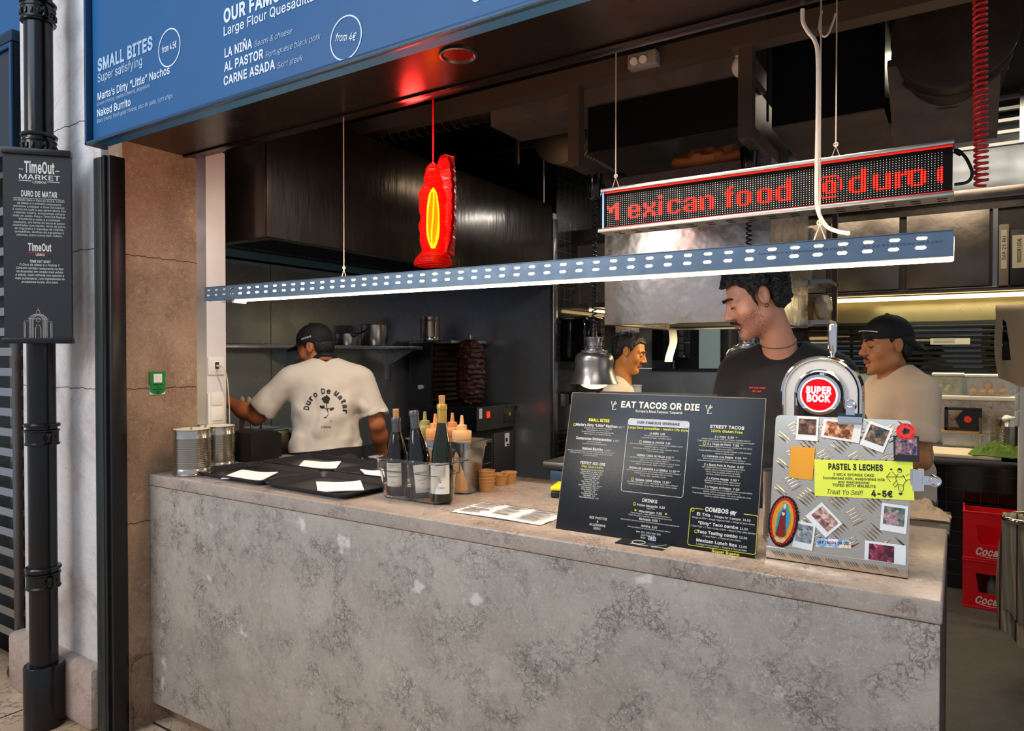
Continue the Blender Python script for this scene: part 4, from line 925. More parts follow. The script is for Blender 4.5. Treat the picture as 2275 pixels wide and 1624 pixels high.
for iy in range(-1, 7):
    for ix in range(-1, 6):
        for ph in (0, 1):
            cx_ = -DW / 2 + (ix + .5 * ph + .2) * PT; cz_ = (iy + .5 * ph + .3) * PT * .95; ang = R(35) if ph else R(-40)
            for k_ in range(5):
                o_ = (k_ - 2) * .0085; px_ = cx_ - math.sin(ang) * o_ * (1 if ph else 1); pz_ = cz_ + math.cos(ang) * o_
                if abs(px_) < DW / 2 - .015 and .05 < pz_ < DH - .012: lens(b2, px_, pz_, ang)
t.part('plate', b, m_dia); t.part('tread', b2, m_dia, angle=20)
Rm = M.Rotation(LP, 4, 'X')
b = MB(Rm); b.box((-DW / 2, -.018, .0), (DW / 2, -.015, .032), .0008); b.box((-DW / 2, -.018, 0), (DW / 2, .0, .003)); b.M = Rm
for i in range(8): 
    for k_ in range(5): 
        x_ = -DW / 2 + .02 + i * .042 + k_ * .006
        if x_ < DW / 2 - .01: lens(b, x_, .016, R(-50), .022, .004, .002, -.018)
t.part('bottom_ledge', b, m_dia)
DP = V(((DX0 + DX1) / 2, DY, ZT)); DN = V((0, -math.cos(LP), math.sin(LP))); DU = V((0, math.sin(LP), math.cos(LP)))
def onplate(px, py, lift=.003):
    p_ = W(px, py, p=DP + DN * lift, n=DN) - DP; return (p_.x, p_.dot(DU))


def photo_mat(name, cols, sc, seed):
    q = NT(name); v = q.coord(); mp = q.n('Mapping'); mp.inputs['Location'].default_value = (seed * 3.1, seed, seed * 1.7); q.l(v, mp.inputs[0])
    vo = q.n('TexVoronoi', feature='SMOOTH_F1'); vo.inputs['Scale'].default_value = sc * .45; vo.inputs['Smoothness'].default_value = .35; q.l(mp.outputs[0], vo.inputs['Vector']); f = q.noise(mp.outputs[0], sc * .5, 5, .65, 1.2)
    s_ = q.n('SeparateColor'); q.l(vo.outputs['Color'], s_.inputs[0]); f = q.math('ADD', q.math('MULTIPLY', f, .7), q.math('MULTIPLY', s_.outputs[0], .3))
    q.l(q.ramp(f, [(.25 + .5 * i / (len(cols) - 1), c) for i, c in enumerate(cols)]), q.b.inputs['Base Color']); q.b.inputs['Roughness'].default_value = .2; return q.m


def card(name, label, cat, pts, mt, lift=.0035, thick=.0008, inner=None, imat=None, group=None):
    """a flat card on the plate from its four corners (TL, TR, BR, BL)"""
    P = [V(onplate(x, y, lift)) for x, y in pts]; c = sum(P, V((0, 0))) / 4; ux = (P[1] - P[0] + P[2] - P[3]).normalized(); uy = V((-ux.y, ux.x))
    w_ = ((P[1] - P[0]).length + (P[2] - P[3]).length) / 2; h_ = (abs((P[0] - P[3]).dot(uy)) + abs((P[1] - P[2]).dot(uy))) / 2
    loc = DP + V((c.x, 0, 0)) + DU * c.y + DN * lift; t = Th(name, label, cat, loc, group=group); ang = math.atan2(ux.y, ux.x)
    Q = M.Translation(loc) @ M(((1, 0, 0, 0), (0, DU.y, -DN.y, 0), (0, DU.z, -DN.z, 0), (0, 0, 0, 1))).inverted().transposed().to_3x3().to_4x4() if False else None
    # local frame of the card: x along its top edge, z up the card, y into the plate
    X = V((1, 0, 0)) * math.cos(ang) + DU * math.sin(ang); Z = -V((1, 0, 0)) * math.sin(ang) + DU * math.cos(ang); Y = -DN
    m3 = M((X, Y, Z)).transposed(); t.o.rotation_euler = m3.to_euler(); t.Mx = M.Translation(loc) @ m3.to_4x4()
    b = MB(); b.box((-w_ / 2, 0, -h_ / 2), (w_ / 2, thick, h_ / 2)); t.part('card', b, mt); t.w_, t.h_ = w_, h_
    if inner:
        x0, x1, z0, z1 = inner; b = MB(); b.box(((x0 - .5) * w_, -.0003, (z0 - .5) * h_), ((x1 - .5) * w_, 0, (z1 - .5) * h_)); t.part('picture', b, imat, t.objs[0])
    return t


m_pol = mat('polaroid_white', '#dfe3e6', .35)
pol = [('instant photo of a group at the top left of the metal board', ((1772, 924), (1821, 927), (1815, 980), (1766, 977)), ('#1a1414', '#3a2420', '#6e4a3a', '#c9a898'), 0),
       ('instant photo of two people held by the top clip', ((1832, 929), (1917, 943), (1907, 984), (1822, 971)), ('#2a1812', '#8a4a26', '#d9a878', '#f0e0d0'), 1),
       ('tilted instant photo of a dinner table right of the top clip', ((1935, 936), (1986, 954), (1960, 1006), (1907, 986)), ('#101c20', '#243a3c', '#7a5a44', '#b8b4b0'), 0),
       ('black framed instant photo of a man with thumbs up', ((1985, 968), (2042, 969), (2043, 1026), (1985, 1024)), ('#141830', '#25305a', '#8a6a70', '#d8b8b0'), 2),
       ('diamond tilted instant photo of a glass in the lower left', ((1826, 1116), (1873, 1165), (1833, 1193), (1789, 1146)), ('#3a241e', '#8a6258', '#c8a8a0', '#e8dcd8'), 0),
       ('instant photo partly behind the embroidered patch', ((1772, 1157), (1814, 1165), (1803, 1224), (1756, 1213)), ('#20303a', '#7a8a94', '#b8a8a8', '#e4e0e0'), 0),
       ('instant photo of a pink round plate at the right', ((1960, 1117), (2018, 1125), (2013, 1187), (1954, 1177)), ('#16322e', '#3a6a60', '#a88088', '#d8c8cc'), 0),
       ('instant photo of a pink lit bar at the bottom right', ((1923, 1201), (2015, 1212), (2010, 1257), (1919, 1243)), ('#1a0e14', '#4a1c2a', '#a03a58', '#d88aa0'), 3)]
for i, (l_, pts, cols, k_) in enumerate(pol):
    im = photo_mat('photo_print_' + 'abcdefgh'[i], cols, 190, i + 1)
    card('instant_photo', l_, 'photo', pts, m_blackp if k_ == 2 else m_pol, .0045 + .0011 * (i % 4), .0008, {0: (.1, .9, .24, .9), 1: (.08, .8, .12, .9), 2: (.08, .92, .25, .95), 3: (.1, .72, .05, .88)}[k_], im, 'instant photos on the metal board')
card('orange_card', 'orange card left of the yellow note on the metal board', 'card', ((1758, 990), (1812, 996), (1804, 1066), (1751, 1061)), mat('card_orange', '#dc9a14', .4), .004)
t = card('yellow_note', 'bright yellow note reading PASTEL 3 LECHES on the metal board', 'note', ((1811, 1020), (2030, 1026), (2029, 1111), (1808, 1102)), mat('note_yellow', '#dcea4c', .6), .0042)
b = MB(); w_, h_ = t.w_, t.h_
def nt(st, x, y, h, wd_, bold=.0, shear=0.): b.text(st, ((x - .5) * w_, -.0004, (.5 - y) * h_), SX, SZ, h * h_, wd_ * w_, 'C', bold, shear, 0)
nt('PASTEL 3 LECHES', .43, .26, .15, .56, .05); nt('3 MILK SPONGE CAKE', .41, .43, .07, .42, .02); nt('(condensed milk, evaporated milk', .41, .53, .07, .635, .02); nt('and mascarpone)', .41, .625, .07, .32, .02); nt('TOPED WITH WALNUTS', .41, .72, .07, .44, .025); nt('Treat Yo Self!', .32, .93, .13, .37, .0, .3); nt('4-5€', .69, .94, .15, .21, .05)
def nl(pts, r=.0007): b.tube([((x - .5) * w_, -.0003, (.5 - y) * h_) for x, y in pts], r, 4)
def heart(x, y, s_): b.prism([((x - .5) * w_ + s_ * 16 * math.sin(a) ** 3, (.5 - y) * h_ + s_ * (13 * math.cos(a) - 5 * math.cos(2 * a) - 2 * math.cos(3 * a) - math.cos(4 * a))) for a in [i * PI / 10 for i in range(20)]], (0, -.0004, 0), (1, 0, 0), (0, 0, 1), (0, .0003, 0))
heart(.79, .22, .00018); heart(.872, .85, .00026)
b.tube([((.872 - .5) * w_ + .0045 * math.cos(i * PI / 8), -.0003, .25 * h_ + .0045 * math.sin(i * PI / 8)) for i in range(17)], .0006, 4); b.prism([((.872 - .5) * w_ + .0048 * math.cos(i * PI / 8), .27 * h_ + .0048 * math.sin(i * PI / 8)) for i in range(-1, 9)], (0, -.0004, 0), (1, 0, 0), (0, 0, 1), (0, .0003, 0))
nl([(.855, .33), (.83, .45), (.85, .6), (.9, .62), (.93, .5), (.9, .35)]); nl([(.84, .4), (.8, .28)]); nl([(.86, .62), (.85, .72), (.88, .8)]); nl([(.9, .62), (.9, .74), (.88, .8)]); nl([(.84, .5), (.8, .62), (.82, .68), (.85, .6)]); nl([(.93, .38), (.97, .3), (.97, .45), (.93, .5)]); nl([(.74, .42), (.92, .4)]); nl([(.78, .55), (.74, .42), (.78, .3)])
t.part('lettering', b, m_inkb, t.objs[0])
t = card('sticker', 'iridescent sticker reading EAT TACOS OR DIE at the bottom of the metal board', 'sticker', ((1812, 1196), (1891, 1199), (1891, 1219), (1812, 1214)), None or photo_mat('iridescent', ('#ffffff', '#e8d8f4', '#4a9ad0', '#f0e8d0', '#e0883a', '#ffffff'), 60, 3), .0042)
b = MB(); b.text('EAT TACOS OR DIE', (0, -.0005, -.002), SX, SZ, t.h_ * .3, t.w_ * .9, 'C', .03); t.part('lettering', b, m_inkb, t.objs[0])
# round red sticker
xs_, zs_ = onplate(2012, 959, .0064); loc = DP + V((xs_, 0, 0)) + DU * zs_ + DN * .0085; rs = .0205
t = Th('round_sticker', 'round red sticker with a black rose in the top right corner', 'sticker', loc, rot=(-LP, 0, 0)); b = MB(); b.lathe([(0, 0), (rs, 0), (rs, .0006), (0, .0006)], 32, ax=(0, -1, 0)); t.part('disc', b, mat('sticker_red', '#e0261c', .4))
b = MB()
for k_, (st, a0, dr) in enumerate((('Duro de Matar', PI / 2, -1), ('Duro de Matar', -PI / 2, -1))):
    for i, ch in enumerate(st):
        a = a0 - (i - 6) * .2; rd = rs * .76; b.text(ch, (rd * math.cos(a), -.0009, rd * math.sin(a)), (math.sin(a), 0, -math.cos(a)), (math.cos(a), 0, math.sin(a)), .0034, None, 'C', .03)
for i in range(9): a = i * 2.4; r_ = .0016 * math.sqrt(i) * 1.5; b.prism([(r_ * math.cos(a) + .0032 * math.cos(k_ * PI / 5), r_ * math.sin(a) + .0028 * math.sin(k_ * PI / 5)) for k_ in range(10)], (0, -.0012, .001), (1, 0, 0), (0, 0, 1), (0, .0003, 0))
t.part('print', b, m_inkb, t.objs[0])
# embroidered patch
xs_, zs_ = onplate(1740, 1158, .008); loc = DP + V((xs_, 0, 0)) + DU * zs_ + DN * .011
t = Th('embroidered_patch', 'oval embroidered patch of a robed figure at the lower left of the metal board', 'patch', loc, rot=(-LP, R(5), 0))
def oval(a_, b_, n=44, wav=0., pw=1.): return [(a_ * math.cos(i * 2 * PI / n) * (1 + (wav if i % 2 else 0)), b_ * math.sin(i * 2 * PI / n) * (1 + (wav if i % 2 else 0))) for i in range(n)]
for nm, a_, b_, y0, mt, wv in (('backing', .0355, .0655, 0, mat('patch_black', '#15120f', .85, bump=.5, bs=400), 0), ('red_rays', .030, .0585, -.0016, mat('patch_red', '#c01c1c', .8, bump=.5, bs=500), .06), ('gold_field', .0255, .053, -.0024, mat('patch_gold', '#d89a24', .75, bump=.5, bs=500), 0)):
    b = MB(); b.prism(oval(a_, b_, 56, wv), (0, y0, 0), (1, 0, 0), (0, 0, 1), (0, .0016, 0)); t.part(nm, b, mt)
mB, mR, mS = mat('patch_blue', '#1f9ac0', .8, bump=.5, bs=500), mat('patch_maroon', '#7a1c1c', .8, bump=.5, bs=500), mat('patch_skin', '#e0c8b8', .7)
def pp(nm, pts, y0, mt): b = MB(); b.prism([(x / 1000, z / 1000) for x, z in pts], (0, y0, 0), (1, 0, 0), (0, 0, 1), (0, .0012, 0)); t.part(nm, b, mt)
pp('cloak', [(0, 47), (7, 44), (9, 32), (16, 20), (17, 0), (13, -14), (12, -30), (6, -38), (-13, -38), (-15, -20), (-14, 5), (-12, 20), (-5, 32), (-5, 44)], -.0034, mB)
pp('robe', [(-3, 28), (4, 28), (6, 10), (8, -8), (11, -34), (4, -40), (-10, -40), (-13, -34), (-9, -8), (-8, 10)], -.0044, mR)
pp('face', [(-3, 44), (3, 43), (4, 36), (1, 31), (-3, 34)], -.0046, mS); pp('hands', [(-4, 22), (3, 22), (2, 14), (-3, 14)], -.0054, mS); pp('cherub', [(-15, -44), (-8, -40), (0, -46), (9, -40), (15, -44), (8, -54), (-8, -54)], -.0044, mat('patch_cream', '#cdb48a', .8))
# clips
def clip(label, px, py, horizontal):
    xs_, zs_ = onplate(px, py, .01); loc = DP + V((xs_, 0, 0)) + DU * zs_; t = Th('binder_clip', label, 'clip', loc, rot=(-LP, 0 if horizontal else R(90), 0), group='chrome bulldog clips on the metal board'); L = .028 if horizontal else .026
    b = MB(); b.tube([(-L, -.004, 0), (L, -.004, 0)], .004, 10); b.box((-L, -.012, .0), (L, -.0105, .016)); b.box((-L, .006, 0), (L, .0075, .016)); b.prism([(-.0105, .014), (.0075, .014), (0.003, .026), (-.006, .026)], (-L, 0, 0), (0, 1, 0), (0, 0, 1), (2 * L, 0, 0)); t.part('jaw', b, m_chrome)
    b = MB(); b.box((-.010, -.009, .022), (.010, -.007, .045)); b.cyl((0, -.016, .048), (0, .01, .048), .0125, n=24); b.tube(arc((0, -.016, .048), .0095, 0, 2 * PI, 20), .002, 6); t.part('lever', b, m_chrome); return t
clip('chrome bulldog clip holding a photo at the top of the metal board', 1888, 940, True)
clip('chrome bulldog clip gripping the right edge of the yellow note', 2024, 1064, False)

# ================================================================ beer tap
TC = W(1822, 880, y=.42); t = Th('beer_tap', 'white and chrome arched beer tap tower with a round red badge', 'beer tap', (TC.x, .47, ZT))
rO = (W(1902, 880, y=.42).x - W(1727, 880, y=.42).x) / 2; ztop = W(1815, 792, y=.42).z; cz = ztop - rO - ZT; rI = rO * .62
def archpts(r, z0=0., n=28): return [(r, z0)] + [(r * math.cos(PI * i / n), cz + r * math.sin(PI * i / n)) for i in range(n + 1)] + [(-r, z0)]
def archband(b, r0, r1, y0, y1):
    A, B = archpts(r1), archpts(r0); n = len(A); vs = [(x, y0, z_) for x, z_ in A] + [(x, y0, z_) for x, z_ in B] + [(x, y1, z_) for x, z_ in A] + [(x, y1, z_) for x, z_ in B]; fs = []
    for i in range(n - 1): fs += [(i, i + 1, n + i + 1, n + i), (2 * n + i, 3 * n + i, 3 * n + i + 1, 2 * n + i + 1), (i, 2 * n + i, 2 * n + i + 1, i + 1), (n + i, n + i + 1, 3 * n + i + 1, 3 * n + i)]
    b.add(vs, fs)
b = MB(); archband(b, rI, rO - .004, -.045, .05); t.part('body', b, mat('tap_white', '#cfd8e2', .25))
b = MB(); archband(b, rO - .006, rO, -.052, .055); b.tube([(x, -.05, z_) for x, z_ in archpts(rO - .003)], .006, 8); t.part('outer_trim', b, m_chrome)
b = MB(); archband(b, rI - .004, rI + .002, -.052, .055); b.tube([(x, -.05, z_) for x, z_ in archpts(rI)], .005, 8); t.part('inner_trim', b, m_chrome)
for zz, st in ((cz - .02, 'V'), (cz - .05, 'E'), (cz - .08, 'U')):
    pass
b = MB(); b.text('SUPER', (rO + .0008, 0, cz + .0), (0, 0, -1), (0, 1, 0), .02, .05, 'C', .03); t.part('side_lettering', b, mat('tap_red', '#c81e28', .3))
bc_ = W(1819, 877, y=.40) - V((TC.x, .47, ZT)); rb_ = .057
b = MB(); b.lathe([(rb_ * .86, 0), (rb_, .002), (rb_ * 1.03, .008), (rb_, .03), (0, .03)], 48, bc_ + V((0, .03, 0)), (0, -1, 0)); b.f = b.f[:]; t.part('badge_rim', b, m_chrome)
b = MB(); b.lathe([(0, .0315), (rb_ * .86, .0315)], 48, bc_ + V((0, .03, 0)), (0, -1, 0)); t.part('badge_ring', b, mat('badge_white', '#f4f0ee', .3, emit='#ffffff', es=.5))
b = MB(); b.lathe([(0, .0325), (rb_ * .79, .0325)], 48, bc_ + V((0, .03, 0)), (0, -1, 0)); pb = t.part('badge', b, mat('badge_red', '#e02434', .3, emit='#e82030', es=.55), label='round red badge with white lettering')
b = MB(); yb_ = bc_.y - .0036
b.text('SUPER', (bc_.x, yb_, bc_.z + .004), SX, SZ, .0185, .068, 'C', .055); b.text('BOCK', (bc_.x, yb_, bc_.z - .019), SX, SZ, .0185, .062, 'C', .055)
b.text('PORTUGAL', (bc_.x, yb_, bc_.z + .029), SX, SZ, .0055, .034, 'C', .01, 0, 1); b.text('FUNDADA EM', (bc_.x, yb_, bc_.z + .037), SX, SZ, .002, .015, 'C', 0, 0, 1); b.text('Sabor Autêntico', (bc_.x, yb_, bc_.z - .031), SX, SZ, .005, .038, 'C', .0, .3, 1)
t.part('badge_lettering', b, parent=pb, mats=[mat('badge_ink', '#ffffff', .4, emit='#ffffff', es=.6), mat('badge_ink_dark', '#8a1020', .4)])
b = MB(); b.box((-.006, -.02, cz + .04), (.006, .02, cz + rI)); b.cyl((bc_.x, bc_.y + .03, bc_.z), (bc_.x, .0, bc_.z), .04, n=24); t.part('badge_mount', b, m_chrome)
hx = W(1849, 800, y=.45).x - TC.x; hz0 = W(1849, 797, y=.45).z - ZT; hz1 = W(1849, 718, y=.45).z - ZT
b = MB(); b.lathe([(.012, -.012), (.013, -.002), (.007, .0), (.006, .012), (.0115, .022), (.0125, hz1 - hz0 - .006), (.011, hz1 - hz0), (0, hz1 - hz0)], 20, (hx, -.02, hz0)); t.part('handle', b, m_chrome)
b = MB(); b.box((-rO - .01, -.06, 0), (rO + .01, .065, .015), .004); t.part('base', b, m_chrome)
# glass jar of limes
p_ = W(1711, 1150, z=1.1); JX, JY = -.425, .34
t = Th('glass_jar', 'tall glass jar with water and limes between the two boards', 'jar', (JX, JY, ZT)); b = MB(); b.lathe([(0, 0), (.042, 0), (.045, .006), (.046, .19), (.049, .195), (.046, .195), (.043, .19), (.042, .012), (0, .01)], 32); t.part('glass', b, m_clear)
for i, (dx_, dz_, ry) in enumerate(((.0, .035, 20), (-.012, .07, -40), (.014, .1, 60))):
    b = MB(); b.sph((0, 0, 0), (.022, .008, .022), 16, 10); o = one('lime_slice', ('lime slice at the bottom of the glass jar', 'middle lime slice in the glass jar', 'uppermost lime slice in the glass jar')[i], 'lime', b, mat('lime', '#b8bc4a', .4), (JX + dx_, JY, ZT + dz_), group='lime slices in the jar', rot=(0, R(ry), R(ry)))

# ================================================================ perforated light tray over the counter
TX0, TX1, TY0, TY1, TZ0, TZ1 = -2.708, -.012, .075, .185, 1.845, 1.903
t = Th('light_tray', 'long perforated galvanised tray hanging over the counter with a glowing light strip', 'light', ((TX0 + TX1) / 2, .13, TZ0))
def slotplate(b, y, x0, x1, z0, z1, rows, pitch, sl, sh, th=.0015):
    n = int((x1 - x0) / pitch); zz = [z0]
    for r_ in rows: zz += [r_ - sh / 2, r_ + sh / 2]
    zz.append(z1)
    for k_ in range(0, len(zz), 2): b.box((x0, y, zz[k_]), (x1, y + th, zz[k_ + 1]))
    for ri, r_ in enumerate(rows):
        prev = x0; za, zb_ = r_ - sh / 2, r_ + sh / 2; c_ = sh * .45
        for i in range(n):
            xa = x0 + (i + .5) * pitch - sl / 2 + (.002 * ri); xb = xa + sl; b.box((prev, y, za), (xa, y + th, zb_)); prev = xb
            for xx, s_ in ((xa, 1), (xb, -1)):
                for z_, q_ in ((za, 1), (zb_, -1)): b.add([(xx, y, z_), (xx + s_ * c_, y, z_), (xx, y, z_ + q_ * c_), (xx, y + th, z_), (xx + s_ * c_, y + th, z_), (xx, y + th, z_ + q_ * c_)], [(0, 1, 2), (3, 5, 4), (1, 4, 5, 2)])
        b.box((prev, y, za), (x1, y + th, zb_))
b = MB(); slotplate(b, TY0, TX0, TX1, TZ0, TZ1, (TZ0 + .023, TZ0 + .044), .0532, .022, .0075); t.part('front_side', b, m_galv, w=True)
b = MB(); b.box((TX0, TY1, TZ0), (TX1, TY1 + .0015, TZ1)); t.part('back_side', b, m_galv, w=True)
b = MB(); b.box((TX0, TY0 + .002, TZ0), (TX1, TY0 + .03, TZ0 + .0015)); b.box((TX0, TY1 - .03, TZ0), (TX1, TY1, TZ0 + .0015)); b.box((TX0, TY0 - .003, TZ1 - .0015), (TX1, TY0 + .012, TZ1)); b.box((TX0, TY1 - .012, TZ1 - .0015), (TX1, TY1, TZ1)); t.part('flange', b, m_galv, w=True)
m_led = mat('light_strip', '#ffffff', .5, emit='#ffd6a0', es=22.)
b = MB(); b.box((-2.535, .1, TZ0 - .004), (TX1, .15, TZ0 + .05), .004); t.part('light_strip', b, m_led, w=True, label='glowing warm white light strip')
b = MB(); b.box((-2.55, .095, TZ0 - .012), (-2.536, .155, TZ0 + .045)); t.part('end_cap', b, m_whitep, w=True)
b = MB(); b.text('047630 PKSM 516 PS CE', (W(2095, 538, y=TY0).x, TY0 - .0006, TZ0 + .0362), (-1, 0, 0), (0, 0, -1), .0055, .16, 'L'); b.text('4 OBO BETTERMANN 15.0 Germany', (W(1880, 563, y=TY0).x, TY0 - .0006, TZ0 + .0358), (-1, 0, 0), (0, 0, -1), .005, .2, 'L'); t.part('stamped_lettering', b, mat('stamp_ink', '#3a444e', .6), w=True)
t.o.rotation_euler = (0, .0058, 0)
m_wire = mat('wire_pale', '#b9a8a0', .4, .3); zso = 2.53
def wire(label, x, y, z0, z1, loop=0., col=None, nm='hanging_wire'):
    b = MB(); b.tube([(0, 0, loop), (0, 0, z1 - z0)], .0022, 6)
    if loop: b.tube([(-loop * .35, 0, 0), (0, 0, loop), (loop * .35, 0, 0)], .002, 6); b.tube(arc((0, 0, loop + .005), .006, 0, 2 * PI, 10), .002, 5)
    one(nm, label, 'wire', b, col or m_wire, (x, y, z0))
p_ = W(738, 610, y=.13); wire('thin wire with a forked end holding the left part of the light tray', p_.x, .19, TZ1, zso + .1, .05)
p_ = W(1812, 530, y=.13); wire('thin knotted wire holding the right part of the light tray', p_.x, .19, TZ1, zso + .1, .05)
pts = [W(x, y, y=.24) for x, y in ((1783, 20), (1784, 48), (1795, 70), (1811, 92), (1817, 130), (1817, 250), (1814, 420), (1818, 470), (1836, 502), (1862, 517), (1892, 526))]
b = MB(); b.tube(smooth([(p.x, p.y if i < 9 else p.y - .03 * (i - 8), p.z) for i, p in enumerate(pts)], 6), .0052, 10); one('white_cable', 'white power cable curving down to the light tray', 'cable', b, m_whitep)
pts = [W(x, y, y=.222) for x, y in ((1826, 25), (1820, 60), (1828, 80), (1840, 75), (1852, 45), (1856, 30))]; b = MB(); b.tube(smooth(pts, 6), .0028, 8); one('cable_loop', 'thin pale cable looped beside the white power cable', 'cable', b, m_wire)

# ================================================================ red moving-text display
EY = .6; ex0, ex1 = W(1343, 460, y=EY).x, W(2116, 390, y=EY).x; ez0 = W(1343, 497, y=EY).z; ez1 = W(1343, 418, y=EY).z
ez0 = (ez0 + W(2116, 440, y=EY).z) / 2; ez1 = (ez1 + W(2116, 334, y=EY).z) / 2
t = Th('text_display', 'long red scrolling text display reading Mexican food', 'display', ((ex0 + ex1) / 2, EY, ez0)); LW, LH = ex1 - ex0, ez1 - ez0; hw = LW / 2
b = MB(); b.box((-hw, .004, 0), (hw, .06, LH)); t.part('housing', b, mat('display_black', '#070405', .6, spec=.15))
b = MB(); b.box((-hw - .012, -.012, LH), (hw + .004, .065, LH + .012), .003); t.part('top_rail', b, m_alu); b = MB(); b.box((-hw - .022, -.012, -.012), (hw + .004, .065, 0), .003); b.box((-hw - .022, -.012, -.0125), (hw + .004, .085, -.012)); b.k = 1
for i in range(16):
    for y_ in (.02, .055): b.box((-hw + .03 + i * LW / 16, y_, -.0135), (-hw + .055 + i * LW / 16, y_ + .008, -.0126))
t.part('bottom_rail', b, [m_alu, m_blackmatt])
b = MB(); b.box((-hw - .006, -.006, 0), (-hw, .06, LH)); t.part('end_plate', b, mat('display_end', '#6f8fb8', .3, .8))
NC, NR = 128, 16; cw = (LW - .03) / NC; cx0 = -hw + .008; rz0 = .006; rh = (LH - .02) / NR
BM = {'M': '##....##|###..###|########|##.##.##|##.##.##|##....##|##....##|##....##|##....##', 'e': '.####.|##..##|##..##|######|##....|##..##|.####.', 'x': '##..##|##..##|.####.|..##..|.####.|##..##|##..##', 'i': '##|##|..|##|##|##|##|##|##|##', 'c': '.####.|##..##|##....|##....|##....|##..##|.####.', 'a': '.####.|##..##|....##|.#####|##..##|##..##|.#####', 'n': '#.###.|##..##|##..##|##..##|##..##|##..##|##..##', 'f': '..##|.##.|.##.|####|.##.|.##.|.##.|.##.|.##.|.##.', 'o': '.####.|##..##|##..##|##..##|##..##|##..##|.####.', 'd': '....##|....##|....##|.#####|##..##|##..##|##..##|##..##|##..##|.#####', '@': '..#####..|.#.....#.|#..###..#|#.##.##.#|#.##.##.#|#.##.##.#|#.##.##.#|#..####..|.#.......|..#####..', 'u': '##..##|##..##|##..##|##..##|##..##|##..##|.#####', 'r': '##.##|####.|##...|##...|##...|##...|##...'}
lit = set()
for ch, px, base in (('M', 1340, 3), ('e', 1396, 3), ('x', 1428, 3), ('i', 1463, 3), ('c', 1484, 3), ('a', 1520, 3), ('n', 1555, 3), ('f', 1611, 3), ('o', 1639, 3), ('o', 1684, 3), ('d', 1724, 3), ('@', 1816, 2), ('d', 1887, 3), ('u', 1939, 3), ('r', 1988, 3), ('o', 2021, 3), ('d', 2081, 3)):
    c0 = round((W(px, 440, y=EY).x - (ex0 + ex1) / 2 - cx0) / cw - .5); rows = BM[ch].split('|')
    for r_, row in enumerate(rows):
        for k_, v_ in enumerate(row):
            if v_ == '#' and 0 <= c0 + k_ < NC and base + len(rows) - 1 - r_ < NR and not (ch == 'd' and px > 2050 and c0 + k_ > NC - 1): lit.add((c0 + k_, base + len(rows) - 1 - r_))
bu, bl, bc2 = MB(), MB(), MB()
def dot(b, c, r_, s_, y_=.0025): 
    x_, z_ = cx0 + (c + .5) * cw, rz0 + (r_ + .5) * rh; vs = [(x_ + s_ * math.cos(i * PI / 3), y_, z_ + s_ * math.sin(i * PI / 3)) for i in range(6)]; b.add(vs, [(0, 1, 2, 3, 4, 5)])
for c_ in range(NC):
    for r_ in range(NR): dot(bl if (c_, r_) in lit else bu, c_, r_, .0039 if (c_, r_) in lit else .0013)
for c_, r_ in lit: dot(bc2, c_, r_, .0015, .0018)
o = t.part('unlit_dots', bu, mat('dot_unlit_glow', '#c8ccd0', .3, emit='#c8d0d8', es=.35), t.objs[0]); o['kind'] = 'stuff'  # unlit dots, given a weak glow of their own
o = t.part('lit_dot_halos', bl, mat('dot_halo', '#ff1008', .3, emit='#ff0503', es=1.0), t.objs[0]); o['kind'] = 'stuff'  # red dots oversized to stand in for the halo round each light
o = t.part('dot_cores', bc2, mat('dot_core', '#ff4020', .3, emit='#ff5020', es=3.), t.objs[0]); o['kind'] = 'stuff'
b = MB(); b.box((-hw, .001, LH - .004), (hw, .0035, LH - .001)); b.box((-hw, .001, .002), (hw, .0035, .0035)); t.part('glow_line', b, mat('glow_red', '#ff1408', .3, emit='#ff1c10', es=1.2))
zc_ = 3.0
p_ = W(1368, 400, y=EY + .03); wire('thin wire holding the left end of the text display', p_.x, EY + .03, ez1 + .012, zc_, .045)
p_ = W(1857, 345, y=EY + .03); wire('thin wire holding the right end of the text display', p_.x, EY + .03, ez1 + .012, zc_, .04)
rc0, rc1 = W(2172, -60, y=.68), W(2180, 412, y=.68)
b = MB(); b.tube(coil(rc1, rc0 + V((0, 0, .4)), .0155, 62, 12), .0042, 8); one('red_coil_cord', 'red spiral power cord hanging at the right of the display', 'cord', b, m_red)
b = MB(); b.tube(smooth([W(x, y, y=.66) for x, y in ((2120, 332), (2138, 342), (2150, 358), (2160, 385), (2150, 404), (2120, 410))], 6), .0045, 8); b.cyl(W(2122, 334, y=.66), W(2136, 342, y=.66), .008); one('display_lead', 'short black lead plugged into the right end of the display', 'cord', b, m_blackp)
# ================================================================ red statue lamp
SL = W(962, 590, y=.47); t = Th('statue_lamp', 'glowing red ribbed statue lamp hanging on a red cord', 'lamp', (SL.x, .47, SL.z), R(-27)); HS = .465 * .92
q = NT('lamp_red'); tr = q.n('BsdfTransparent'); tr.inputs[0].default_value = (1., .3, .05, 1); mx = q.n('MixShader'); mx.inputs[0].default_value = .42
q.b.inputs['Base Color'].default_value = (.75, .008, .008, 1); q.b.inputs['Roughness'].default_value = .25; q.b.inputs['Emission Color'].default_value = (1, .012, .01, 1); q.b.inputs['Emission Strength'].default_value = .035
q.l(tr.outputs[0], mx.inputs[1]); q.l(q.b.outputs[0], mx.inputs[2]); q.l(mx.outputs[0], q.t.nodes['Material Output'].inputs[0]); m_lred = q.m
pr = [(0, .088), (.012, .090), (.026, .084), (.042, .068), (.052, .058), (.07, .056), (.10, .056), (.16, .058), (.22, .062), (.265, .062), (.29, .056), (.31, .049), (.325, .044), (.34, .041), (.36, .039), (.38, .035), (.396, .026), (.408, .010)]
